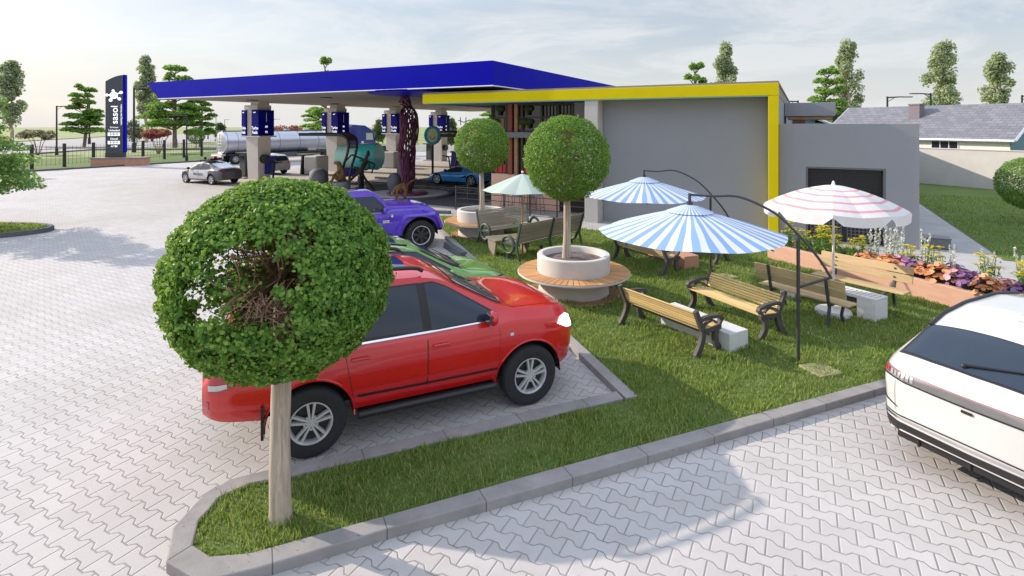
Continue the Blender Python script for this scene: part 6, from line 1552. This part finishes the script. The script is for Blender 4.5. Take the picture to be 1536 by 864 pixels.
c = Car('white hatchback standing at the pumps beyond the first column', 'car', (-19.3, 42.6, 0), UH, 'white_paint_car', hb)
side_parts(c, [([(0, .34), (.85, .34)], [(0, .93), (.85, .93)]), ([(-.95, .42), (-.02, .34)], [(-.95, .94), (-.02, .93)])], [([(-.02, 1.0), (.78, 1.0)], [(-.08, 1.45), (.15, 1.42), (.78, 1.04)]), ([(-1.4, 1.02), (-.1, 1.0)], [(-1.3, 1.42), (-.5, 1.47), (-.13, 1.46)])], [(.1, .88), (-.8, .88)])
c.patch('rear_window', [(-.56, 1.06), (0, 1.04), (.56, 1.06)], [(-.5, 1.40), (0, 1.42), (.5, 1.40)], 'x-', 'car_glass', off=.006)
for s in (-1, 1): c.patch('tail_light', [(s * .45, .86), (s * .80, .86)], [(s * .45, .93), (s * .80, .97)], 'x-', 'red_lens', off=.008, n=8, m=3)
c.patch('number_plate', [(-.26, .66), (.26, .66)], [(-.26, .78), (.26, .78)], 'x-', 'plate', off=.01); mirrors(c, .74, 1.02, .82)
sp_c = dict(top=[(-2.15, .72), (-2.1, .86), (-1.7, .96), (-1.1, 1.05), (-.5, 1.17), (-.1, 1.19), (.25, 1.13), (1.05, .86), (1.4, .78), (1.9, .64), (2.2, .50), (2.26, .42)],
           belt=[(-2.15, .68), (-1.9, .84), (-1.2, .90), (-.3, .80), (.8, .80), (1.3, .76), (1.8, .62), (2.26, .38)], plan=[(-2.15, .78), (-2.0, .92), (-1.4, .96), (-.3, .90), (.8, .92), (1.4, .94), (1.9, .84), (2.2, .6), (2.26, .4)], topw=[(-2.15, .6), (-1.4, .6), (-.5, .54), (.2, .56), (1.0, .68), (1.6, .7), (2.26, .36)],
           sill=[(-2.15, .32), (-1.7, .17), (1.8, .17), (2.26, .2)], sec=SEC, wheels=(-1.28, 1.30), wr=.345, arch=.375, tw=.25, rim=.74, crown=.06)
c = Car('bright blue low sports car parked in front of the shop corner', 'car', (-3.22, 35.0, 0), UH, 'blue_paint', sp_c)
side_parts(c, [([(-.35, .26), (.70, .26)], [(-.35, .78), (.70, .78)])], [([(-.50, .86), (.72, .83)], [(-.42, 1.06), (-.05, 1.10), (.3, 1.04), (.75, .85)])], [(-.25, .7)])
c.patch('windscreen', [(.32, .5), (.32, -.5)], [(1.0, .62), (1.0, -.62)], 'z+', 'car_glass', off=.006); c.patch('rear_window', [(-1.4, .4), (-1.4, -.4)], [(-.55, .46), (-.55, -.46)], 'z+', 'car_glass', off=.006)
for a in ('y+', 'y-'): c.patch('side_intake', [(-.95, .52), (-.45, .46)], [(-.95, .66), (-.45, .50)], a, 'black_trim', off=.006, n=8, m=3); c.patch('headlight', [(1.7, .55), (2.05, .46)], [(1.65, .60), (2.0, .54)], a, 'clear_lens', off=.006, n=8, m=3); c.patch('side_skirt', [(-.8, .17), (.8, .17)], [(-.8, .23), (.8, .23)], a, 'black_trim', off=.008, n=10, m=2)
for s in (-1, 1): c.patch('tail_light', [(s * .5, .70), (s * .68, .70)], [(s * .5, .80), (s * .68, .80)], 'x-', 'red_lens', off=.008, n=6, m=3)
mirrors(c, .62, .92, .84)
# ---- tanker lorry
th_ = math.atan2(.78, .62); tk = thing('tanker_lorry', 'silver tanker lorry with dark blue cab parked behind the canopy columns', 'lorry', (-28.0, 52.3, 0), th_)
LT = 12.4
mb = MB(); prof = [(0, 0), (.8, .02), (1.08, .12), (1.16, .3)] + [(1.16, LT - .3), (1.08, LT - .12), (.8, LT - .02), (0, LT)]
mb.lathe(prof, 40, T=Matrix.Rotation(R(90), 3, 'Y'), c=(0, 0, 2.05), sx=1.0, sy=1.0); tkb = obj('tank', mb, MATS['steel'], tk, smooth=40)
mb = MB()
for x in (.3, 1.3, 3.3, 5.5, 7.7, 9.9, 12.1): mb.ring((x, 0, 2.05), 1.165, .02, 'X', 40, 6)
obj('tank_band', mb, MATS['grey_metal'], tkb, smooth=True)
mb = MB(); mb.bb(.2, LT - .2, -.35, .35, 3.16, 3.24); obj('catwalk', mb, MATS['grey_metal'], tkb)
mb = MB()
for x in (2.4, 4.6, 6.8, 9.0): mb.lathe([(0, 3.40), (.28, 3.40), (.3, 3.2)], 16, c=(x, 0, 0))
obj('hatch', mb, MATS['steel'], tkb)
mb = MB(); mb.bb(-.2, LT + 4.2, -.45, .45, .75, .98); mb.bb(.4, 9.0, -1.1, 1.1, .86, .95); obj('chassis', mb, MATS['dark_metal'], tk)
mb = MB()
for s in (-1, 1):
    for z in (.45, .7, .95): mb.tube([(3.6, s * 1.18, z), (8.6, s * 1.18, z)], .025, 6)
    for x in (3.6, 5.2, 6.9, 8.6): mb.tube([(x, s * 1.18, .4), (x, s * 1.1, 1.1)], .025, 6)
mb.bb(5.6, 7.4, -1.15, -.8, .5, 1.0); obj('side_guard', mb, MATS['grey_metal'], tk)
mb = MB(); mb.bb(-.32, -.12, -1.15, 1.15, .45, .85); mb.bb(-.28, .1, -1.1, 1.1, .86, 1.0); obj('rear_bumper', mb, MATS['steel'], tk, bevel=.02)
mb = MB(); mb.bb(-.335, -.321, -1.1, -.6, .52, .74); mb.bb(-.335, -.321, .6, 1.1, .52, .74); obj('tail_light', mb, MATS['red_lens'], tk)
mb = MB(); mb.bb(-.34, -.322, -.4, .4, .55, .75); obj('warning_plate', mb, MATS['orange_lens'], tk)
mb = MB()
for y in (-.3, .3): mb.tube([(-.08, y, 1.0), (-.08, y, 3.1), (.2, y, 3.25)], .025, 6)
for k in range(7): mb.tube([(-.08, -.3, 1.1 + k * .3), (-.08, .3, 1.1 + k * .3)], .018, 5)
obj('ladder', mb, MATS['steel'], tk)
for x in (1.0, 2.3, 12.3, 16.0):
    for s in (-1, 1): tyre_wheel(tk, 'wheel', x, s * 1.0, .5, .34, 6, .55, False, s)
cx0 = LT + .9
mb = MB(); poly = [(cx0, .7), (cx0 + 4.1, .7), (cx0 + 4.15, 1.7), (cx0 + 3.9, 2.9), (cx0 + 3.5, 3.25), (cx0 + 2.6, 3.75), (cx0 + .9, 3.85), (cx0, 3.3)]
mb.prism(poly, -1.2, 1.2, Matrix(((1, 0, 0), (0, 0, 1), (0, 1, 0)))); cab = obj('cab', mb, MATS['cab_blue'], tk, bevel=.08, seg=3)
for s in (-1, 1):
    mb = MB(); mb.prism([(cx0 + 2.7, 2.05), (cx0 + 3.75, 2.05), (cx0 + 3.6, 2.85), (cx0 + 2.7, 2.85)], s * 1.205, s * 1.225, Matrix(((1, 0, 0), (0, 0, 1), (0, 1, 0)))); obj('cab_window', mb, MATS['clear_lens'], cab)
    mb = MB(); mb.box((cx0 + 3.95, s * 1.4, 2.3), (.12, .2, .6)); obj('cab_mirror', mb, MATS['black_trim'], cab, bevel=.03)
    mb = MB(); mb.box((cx0 + 2.2, s * 1.21, 1.75), (.3, .02, .3)); obj('cab_badge', mb, MATS['white_metal'], cab)
mb = MB(); mb.box((cx0 + 4.07, 0, 2.3), (.04, 2.1, .95), Matrix.Rotation(R(-11), 3, 'Y')); obj('cab_windscreen', mb, MATS['car_glass'], cab)
# ------------------------------------------------------------------ sculptures and playful street furniture
M('maroon_metal', (.125, .022, .065), .45, var=.2, scale=3)
M('bronze_fur', (.14, .078, .02), .75, var=.45, scale=9, bump=.8, bscale=60); M('dark_fur', (.06, .038, .018), .8, var=.4, scale=9, bump=.8, bscale=60)
M('dark_timber', (.03, .021, .016), .7, var=.3, scale=6); M('stone_grey', (.15, .16, .185), .7, var=.1, bump=.2); M('face_skin', (.34, .20, .14), .7, var=.1)
M('smile_blue', (.05, .42, .68), .5, var=.04); M('smile_lime', (.85, .92, .45), .5, var=.04)
M('shelter_brown', (.10, .05, .03), .6, var=.2); M('bin_blue', (.008, .012, .25), .35, var=.05); M('vessel_teal', (.07, .62, .60), .35, var=.06, coat=.6)
M('vessel_pale', (.45, .74, .64), .4, var=.06)
def skin(name, joints, edges, sub=2, smooth=True, root=0):
    """joints: list of ((x,y,z), radius or (rx,ry)); returns a mesh grown round the skeleton"""
    me = bpy.data.meshes.new(name); me.from_pydata([j[0] for j in joints], edges, []); o = bpy.data.objects.new(name, me); COL.objects.link(o)
    k = o.modifiers.new('Skin', 'SKIN'); k.use_smooth_shade = smooth
    for i, v in enumerate(o.data.skin_vertices[0].data):
        r = joints[i][1]; v.radius = r if isinstance(r, tuple) else (r, r); v.use_root = (i == root)
    s = o.modifiers.new('Sub', 'SUBSURF'); s.levels = sub; s.render_levels = sub
    m2 = baked(o); bpy.data.objects.remove(o); return m2
st = thing('lattice_statue', 'towering openwork maroon statue of a standing figure on a round base', 'statue', (-5.62, 29.35, .06), R(168))   # +x is the way the figure faces
HS = 5.42
def J(x, y, z, r): return ((x * HS, y * HS, z * HS), r * HS if not isinstance(r, tuple) else (r[0] * HS, r[1] * HS))
jt = [J(0, 0, .53, (.072, .085)), J(.0, 0, .62, (.064, .074)), J(.0, 0, .72, (.082, .095)), J(-.01, 0, .80, (.07, .10)), J(-.005, 0, .855, .034), J(.012, 0, .90, (.052, .046)), J(.02, 0, .945, (.058, .05)), J(.012, 0, .985, (.038, .036)),
      J(0, .052, .48, .066), J(.012, .055, .38, .055), J(.012, .055, .28, .043), J(-.008, .055, .18, .042), J(0, .055, .05, .026), J(.05, .06, .018, .024), J(.09, .062, .014, .02),
      J(0, -.052, .48, .066), J(-.012, -.055, .38, .055), J(-.004, -.055, .28, .043), J(-.022, -.055, .18, .042), J(-.014, -.055, .05, .026), J(.036, -.06, .018, .024), J(.076, -.062, .014, .02),
      J(-.01, .115, .80, .046), J(-.025, .14, .70, .037), J(-.03, .15, .60, .031), J(-.005, .155, .51, .027), J(.012, .155, .455, .024), J(.02, .155, .42, .018),
      J(-.01, -.115, .80, .046), J(-.025, -.14, .70, .037), J(-.03, -.15, .60, .031), J(-.005, -.155, .51, .027), J(.012, -.155, .455, .024), J(.02, -.155, .42, .018)]
ed = [(0, 1), (1, 2), (2, 3), (3, 4), (4, 5), (5, 6), (6, 7), (0, 8), (8, 9), (9, 10), (10, 11), (11, 12), (12, 13), (13, 14), (0, 15), (15, 16), (16, 17), (17, 18), (18, 19), (19, 20), (20, 21), (3, 22), (22, 23), (23, 24), (24, 25), (25, 26), (26, 27), (3, 28), (28, 29), (29, 30), (30, 31), (31, 32), (32, 33)]
bm_ = skin('figure', jt, ed, 2)
# nose and chin hints before opening the skin into a lattice
o = bpy.data.objects.new('figure', bm_); COL.objects.link(o)
rm = o.modifiers.new('Tri', 'TRIANGULATE'); dc = o.modifiers.new('Dec', 'DECIMATE'); dc.ratio = .13
m1 = baked(o); bpy.data.objects.remove(o)
bm = bmesh.new(); bm.from_mesh(m1); bmesh.ops.triangulate(bm, faces=bm.faces[:])
# dual cells give rounded holes
cent = {f.index: f.calc_center_median() for f in bm.faces}; bm.faces.ensure_lookup_table()
V = [cent[i] for i in range(len(bm.faces))]; Fc = []
for v in bm.verts:
    fs = [f for f in v.link_faces]
    if len(fs) < 3: continue
    n = v.normal; a = n.orthogonal().normalized(); b_ = n.cross(a)
    fs.sort(key=lambda f: math.atan2((cent[f.index] - v.co).dot(b_), (cent[f.index] - v.co).dot(a)))
    Fc.append([f.index for f in fs])
bm.free(); md = bpy.data.meshes.new('figure'); md.from_pydata([tuple(v) for v in V], [], Fc); md.materials.append(MATS['maroon_metal'])
o = bpy.data.objects.new('figure', md); COL.objects.link(o); o.parent = st
w_ = o.modifiers.new('Wire', 'WIREFRAME'); w_.thickness = .11; w_.use_even_offset = False; w_.use_boundary = True
s_ = o.modifiers.new('Sub', 'SUBSURF'); s_.levels = 1; s_.render_levels = 1
bake_into(o); o.data.polygons.foreach_set('use_smooth', [True] * len(o.data.polygons))
hd = MB(); hd.tube([(.02 * HS + .26, 0, .935 * HS), (.02 * HS + .36, 0, .915 * HS), (.02 * HS + .27, 0, .905 * HS)], [.03, .06, .03], 8)
for s in (-1, 1): hd.ball((.02 * HS + .25, s * .10, .945 * HS), .045, 8); hd.ball((0, s * .26, .935 * HS), .08, 8, (1, .4, 1.4))
hd.tube([(.02 * HS + .24, -.08, .888 * HS), (.02 * HS + .29, 0, .886 * HS), (.02 * HS + .24, .08, .888 * HS)], .025, 6)
obj('face_features', hd, MATS['maroon_metal'], o, smooth=True)
mb = MB(); mb.lathe([(0, .16), (.9, .15), (1.05, .11), (1.1, 0), (0, 0)], 40); obj('base', mb, MATS['maroon_metal'], st, smooth=40)
# monkeys: one seated on a stone, one bent over
def monkey(name, label, loc, rz, pose, scale, mat):
    t = thing(name, label, 'statue', loc, rz, 'monkey statues')
    if pose == 'sit':
        j = [((0, 0, .16), .17), ((-.04, 0, .34), .16), ((.0, 0, .52), .15), ((.06, 0, .64), .09), ((.12, 0, .76), .115), ((.22, 0, .74), .06), ((.10, 0, .84), .07),
             ((.12, .13, .12), .10), ((.30, .16, .24), .07), ((.34, .16, .06), .045), ((.44, .17, .02), .035),
             ((.12, -.13, .12), .10), ((.30, -.16, .24), .07), ((.34, -.16, .06), .045), ((.44, -.17, .02), .035),
             ((.04, .15, .52), .075), ((.16, .19, .36), .055), ((.30, .16, .27), .04), ((.36, .15, .24), .03), ((.04, -.15, .52), .075), ((.16, -.19, .36), .055), ((.30, -.16, .27), .04), ((.36, -.15, .24), .03),
             ((-.18, 0, .06), .035), ((-.34, .06, .03), .028), ((-.46, .16, .02), .022)]
        e = [(0, 1), (1, 2), (2, 3), (3, 4), (4, 5), (4, 6), (0, 7), (7, 8), (8, 9), (9, 10), (0, 11), (11, 12), (12, 13), (13, 14), (2, 15), (15, 16), (16, 17), (17, 18), (2, 19), (19, 20), (20, 21), (21, 22), (0, 23), (23, 24), (24, 25)]
        hd_ = Vector((.16, 0, .77)); fw = Vector((1, 0, -.12))
    else:
        j = [((-.30, 0, .56), .15), ((-.12, 0, .64), .15), ((.10, 0, .60), .17), ((.26, 0, .50), .11), ((.36, 0, .40), .12), ((.44, 0, .33), .065), ((.34, 0, .48), .08),
             ((-.34, .13, .42), .11), ((-.24, .15, .24), .07), ((-.36, .15, .08), .05), ((-.26, .16, .02), .04), ((-.34, -.13, .42), .11), ((-.24, -.15, .24), .07), ((-.36, -.15, .08), .05), ((-.26, -.16, .02), .04),
             ((.20, .14, .46), .085), ((.18, .16, .26), .055), ((.24, .16, .08), .042), ((.33, .17, .02), .035), ((.20, -.14, .46), .085), ((.18, -.16, .26), .055), ((.24, -.16, .08), .042), ((.33, -.17, .02), .035),
             ((-.46, 0, .66), .045), ((-.62, .02, .80), .034), ((-.80, .04, .84), .028), ((-.98, .05, .92), .022)]
        e = [(0, 1), (1, 2), (2, 3), (3, 4), (4, 5), (4, 6), (0, 7), (7, 8), (8, 9), (9, 10), (0, 11), (11, 12), (12, 13), (13, 14), (2, 15), (15, 16), (16, 17), (17, 18), (2, 19), (19, 20), (20, 21), (21, 22), (0, 23), (23, 24), (24, 25), (25, 26)]
        hd_ = Vector((.40, 0, .42)); fw = Vector((.8, 0, -.6))
    m_ = skin('body', j, e, 2); m_.materials.clear(); m_.materials.append(MATS[mat]); b_ = obj('body', m_, None, t); b_.scale = (scale,) * 3 if pose == 'sit' else (scale * .72, scale * 1.05, scale * 1.08)
    mb = MB(); fw = fw.normalized(); up_ = Vector((0, 1, 0)).cross(fw) * -1; up_ = Vector((-fw.z, 0, fw.x)) if False else Vector((0.12, 0, 1)).normalized()
    mb.ball(tuple(hd_ + fw * .085), .075, 10, (.6, 1, 1)); f = obj('face', mb, MATS['face_skin'], b_, smooth=True)
    mb = MB()
    for s in (-1, 1): mb.ball(tuple(hd_ + fw * .125 + Vector((0, s * .033, 0)) + up_ * .03), .014, 6)
    mb.tube([tuple(hd_ + fw * .135 + Vector((0, -.03, 0)) - up_ * .035), tuple(hd_ + fw * .142 - up_ * .04), tuple(hd_ + fw * .135 + Vector((0, .03, 0)) - up_ * .035)], .007, 5); obj('eyes_and_mouth', mb, MATS['well'], b_, smooth=True)
    mb = MB()
    for s in (-1, 1): mb.ball(tuple(hd_ + Vector((-.01, s * .12, .02))), .045, 8, (.5, .5, 1))
    obj('ear', mb, MATS['face_skin'], b_, smooth=True); return t
M('well2', (.01, .01, .01), .5, var=0)
c_ = G(512, 292, .0); stn = thing('stone_stool', 'grey stone block under the seated monkey statue', 'stone', (c_.x, c_.y, 0), .3)
mb = MB(); mb.lathe([(.0, 0), (.48, 0), (.5, .1), (.46, .62), (.40, .70), (0, .71)], 20); obj('stone', mb, MATS['stone_grey'], stn, smooth=40)
monkey('monkey_statue', 'brown monkey statue sitting on a grey stone beside the timber figure', (c_.x, c_.y, .70), R(195), 'sit', 1.35, 'bronze_fur')
c2 = G(600, 303, .0); monkey('monkey_statue', 'golden-brown monkey statue on all fours with raised tail, beyond the purple bonnet', (c2.x, c2.y, .0), R(160), 'bend', 1.15, 'bronze_fur').rotation_euler[2] = R(200)
# dark timber stick figure
c_ = G(540, 288, 0); fg = thing('timber_figure', 'dark angular timber figure leaning forward on thin legs', 'sculpture', (c_.x, c_.y, 0), R(20))
S_ = 1.0; mb = MB()
def bar(mb, a, b, w0, w1=None): mb.tube([a, b], [w0, w1 or w0], 5)
bar(mb, (-.05, 0, 1.15), (-.55, .05, .62), .09, .07); bar(mb, (-.55, .05, .62), (-.75, .1, 0), .07, .055); bar(mb, (-.75, .1, .02), (-.5, .1, .02), .05)
bar(mb, (.02, 0, 1.15), (.35, -.05, .62), .09, .07); bar(mb, (.35, -.05, .62), (.85, -.1, 0), .07, .055); bar(mb, (.85, -.1, .02), (1.05, -.1, .02), .05); bar(mb, (0, 0, 1.1), (.1, .25, 0), .06, .05)
obj('leg', mb, MATS['dark_timber'], fg); mb = MB(); bar(mb, (-.02, 0, 1.05), (.32, 0, 1.85), .14, .12); bar(mb, (.10, 0, 1.2), (.42, 0, 1.75), .09); mb.ring((.3, -.1, 1.45), .2, .05, 'Y', 14, 5); obj('torso', mb, MATS['dark_timber'], fg)
mb = MB(); bar(mb, (.32, 0, 1.85), (.47, 0, 2.3), .10, .07); mb.ball((.45, 0, 2.15), .13, 8, (.8, .8, 1.5)); obj('head', mb, MATS['dark_timber'], fg)
mb = MB(); bar(mb, (.30, .05, 1.78), (-.45, .1, 2.1), .06, .05); bar(mb, (-.45, .1, 2.1), (-.75, .1, 1.75), .05, .04); bar(mb, (.32, -.05, 1.75), (.80, -.1, 1.55), .06, .05); bar(mb, (.80, -.1, 1.55), (.62, -.12, 1.05), .05, .04); obj('arm', mb, MATS['dark_timber'], fg)
# turquoise vessel on a dark post
c_ = G(524, 283, 0); tv = thing('turquoise_vessel', 'big turquoise rounded vessel with lighter body on a dark banded post', 'sculpture', (c_.x + .7, c_.y, 0), R(-14))
mb = MB(); prof = [(0, -1.5), (.5, -1.48), (.66, -1.35), (.70, -.8), (.72, 0)]; T = Matrix.Rotation(R(90), 3, 'Y')
mb.lathe(prof, 28, T=T, c=(0, 0, 1.92)); obj('body', mb, MATS['vessel_pale'], tv, smooth=40)
mb = MB(); mb.lathe([(.735, -.1), (.77, 0), (.79, 1.05), (.74, 1.15), (0, 1.17)], 28, T=T, c=(0, 0, 1.92)); mb.lathe([(.66, -.1), (0, -.1)], 28, T=T, c=(0, 0, 1.92)); obj('head', mb, MATS['vessel_teal'], tv, smooth=40)
mb = MB(); mb.tube([(.35, -.80, 1.7), (.75, -.82, 1.72), (1.0, -.72, 1.65)], .03, 6); obj('handle', mb, MATS['dark_metal'], tv, smooth=True)
mb = MB(); mb.lathe([(0, 0), (.34, 0), (.34, .08), (.17, .1), (.17, 1.1), (.5, 1.32), (0, 1.32)], 20); obj('post', mb, MATS['black_metal'], tv, smooth=40)
mb = MB()
for z in (.78, .92): mb.lathe([(.172, z), (.185, z), (.185, z + .05), (.172, z + .05)], 20)
obj('band', mb, MATS['white_metal'], tv)
# curved shelters
def shelter(label, loc, rz):
    t = thing('curved_shelter', label, 'shelter', loc, rz, 'black curved shelters with brown slats')
    path = smooth_path([(-2.4, 0, 2.75), (-.6, 0, 2.75), (.1, 0, 2.70), (.42, 0, 2.42), (.38, 0, 1.9), (.1, 0, 1.1), (-.12, 0, .0)], 36)
    for y in (-.55, .55):
        mb = MB(); mb.tube([p + Vector((0, y, 0)) for p in path], .075, 6); obj('frame', mb, MATS['black_metal'], t, smooth=40)
    mb = MB()
    for p, q in zip(path[6:26], path[7:27]):
        m_ = (p + q) / 2; d = (q - p); mb.box((m_.x, 0, m_.z), (d.length * .62, 1.0, .04), Matrix.Rotation(-math.atan2(d.z, d.x), 3, 'Y'))
    obj('slats', mb, MATS['shelter_brown'], t); return t
s0 = shelter('black shelter with brown curved slats beside the second column', ((518 - HX) / F * 30.6, 30.6, 0), R(-6)); s0.scale = (1.0, 1.1, 1.18)
c_ = G(682, 262, 0); dup(s0, (c_.x + .3, c_.y, 0), R(-15), 'black shelter behind the nearer left ball tree, by the smiling sign')
# blue bins with black arms
b0 = None
for (px, py), lab in (((400, 268), 'beside the first canopy column'), ((527, 272), 'beside the second canopy column'), ((685, 256), 'behind the farther ball tree')):
    c_ = G(px, py, 0); lab = 'glossy blue bin with black bent arms ' + lab
    if b0 is None:
        b0 = thing('blue_bin', lab, 'bin', c_, R(-20), 'blue bins at the columns')
        mb = MB(); mb.prism([(-.42, .35), (.42, .35), (.52, 1.5), (-.32, 1.5)], -.35, .35, Matrix(((1, 0, 0), (0, 0, 1), (0, 1, 0)))); obj('box', mb, MATS['bin_blue'], b0, bevel=.04)
        mb = MB(); mb.bb(-.42, .6, -.38, .38, 1.50, 1.62); obj('lid', mb, MATS['bin_blue'], b0, bevel=.03)
        for s in (-1, 1):
            mb = MB(); mb.tube([(s * .55, 0, 0), (s * .75, 0, 1.15), (s * .35, 0, 1.2)], .07, 6); mb.tube([(s * .75, 0, 1.15), (s * 1.3, 0, 1.2)], .06, 6); obj('arm', mb, MATS['black_metal'], b0)
    else: dup(b0, c_, R(-20), lab)
# pale grey pump housings and rounded stones
M('pale_grey', (.42, .42, .41), .6, var=.08)
g0 = None
for (px, py), lab in (((476, 262), 'left of the second canopy column'), ((590, 252), 'left of the third canopy column')):
    c_ = G(px, py, 0); lab = 'pale grey rounded kiosk box ' + lab
    mb = MB(); mb.bb(-.8, .6, -.6, .6, 0, 1.45)
    if g0 is None:
        g0 = thing('kiosk_box', lab, 'box', c_, UA, 'pale kiosk boxes'); obj('shell', mb, MATS['pale_grey'], g0, bevel=.12, seg=3); mb = MB(); mb.prism([(-1.3, 0), (-1.15, 0), (-1.0, 1.5), (-1.15, 1.5)], -.5, .5, Matrix(((1, 0, 0), (0, 0, 1), (0, 1, 0)))); mb.bb(-1.9, -1.05, -.5, .5, 1.40, 1.52); obj('bracket', mb, MATS['black_metal'], g0)
    else: dup(g0, c_, UA, lab)
c_ = G(478, 276, 0); g = thing('rounded_stone', 'smooth grey rounded stone seat behind the top of the foreground tree', 'stone', c_, .2)
mb = MB(); mb.lathe([(0, 0), (.55, 0), (.62, .3), (.55, .75), (.35, .95), (0, 1.0)], 20); obj('stone', mb, MATS['stone_grey'], g, smooth=60)
c_ = G(604, 288, 0); g = thing('stone_sculpture', 'tall smooth grey stone sculpture of stacked rounded forms left of the statue', 'sculpture', c_, 0)
mb = MB(); mb.ball((.0, 0, 1.15), .42, 16, (.8, .7, 2.75)); obj('tall_form', mb, MATS['stone_grey'], g, smooth=True)
mb = MB(); mb.ball((-.42, -.3, .55), .42, 16, (.95, .8, 1.35)); obj('low_form', mb, MATS['stone_grey'], g, smooth=True)
# smiling round sign
d_ = 38.0; sx_ = (649 - HX) / F * d_; sg = thing('smile_sign', 'round blue sign with a lime oval and a blue smile under the canopy', 'sign', (sx_, d_, 0), R(-6))
z_ = H - (203 - HY) / F * d_
mb = MB(); T = Matrix.Rotation(R(90), 3, 'X'); mb.lathe([(0, -.1), (.56, -.1), (.60, -.06), (.60, .06), (.56, .1), (0, .1)], 36, T=T, sy=1.1, c=(0, 0, z_)); disc_ = obj('disc', mb, MATS['smile_blue'], sg, smooth=40)
mb = MB(); mb.lathe([(0, .105), (.36, .105), (.36, .13), (0, .13)], 32, T=T, sy=1.35, c=(.02, 0, z_)); obj('oval', mb, MATS['smile_lime'], sg)
mb = MB(); mb.tube([(.02 + .2 * math.cos(a), -.14, z_ - .02 + .24 * math.sin(a)) for a in np.linspace(R(190), R(350), 16)], .035, 6); obj('smile', mb, MATS['smile_blue'], sg)
mb = MB(); mb.tube([(0, 0, 0), (0, 0, z_ - .6)], .08, 8); mb.bb(.55, 2.6, -.12, .12, z_ - .12, z_ + .12); mb.bb(-.62, .2, .11, .2, z_ - .1, z_ + .1); obj('pole_and_arm', mb, MATS['black_metal'], sg)
mb = MB(); q = [(-.5, .1), (-.1, -.05), (.3, .12), (.55, -.1)]
for i in range(3): mb.tube([(2.3 + q[i][0], 0, z_ + .95 + q[i][1]), (2.3 + q[i + 1][0], 0, z_ + .95 + q[i + 1][1])], .03, 5)
mb.tube([(1.95, 0, z_ + 1.25), (1.98, 0, z_ + .7)], .03, 5); mb.tube([(2.35, 0, z_ + 1.25), (2.32, 0, z_ + .72)], .03, 5); mb.tube([(2.32, 0, z_ + .12), (2.3, 0, z_ + .8)], .03, 5); obj('blue_glyph', mb, MATS['smile_blue'], sg)
# ---- the thin air that lightens the far trees
if HAZE > 0:
    mb = MB(); mb.bb(-1000, 1000, -200, 1200, -1.1, 24); hz_ = obj('haze', mb, None or bpy.data.materials.new('haze_air')); hz_['kind'] = 'stuff'; hz_['label'] = 'thin pale daylight haze over the whole site'
    hm = hz_.data.materials[0]; hm.use_nodes = True; hn = hm.node_tree; hn.nodes.clear()
    pv = hn.nodes.new('ShaderNodeVolumePrincipled'); pv.inputs['Color'].default_value = (.93, .95, .97, 1); pv.inputs['Density'].default_value = HAZE; pv.inputs['Anisotropy'].default_value = .1
    ou = hn.nodes.new('ShaderNodeOutputMaterial'); hn.links.new(pv.outputs[0], ou.inputs['Volume'])
    SC.cycles.volume_bounces = 1
# keep copies and originals tidy
for o in list(bpy.data.objects):
    if o.type == 'MESH' and len(o.data.vertices) == 0: bpy.data.objects.remove(o)
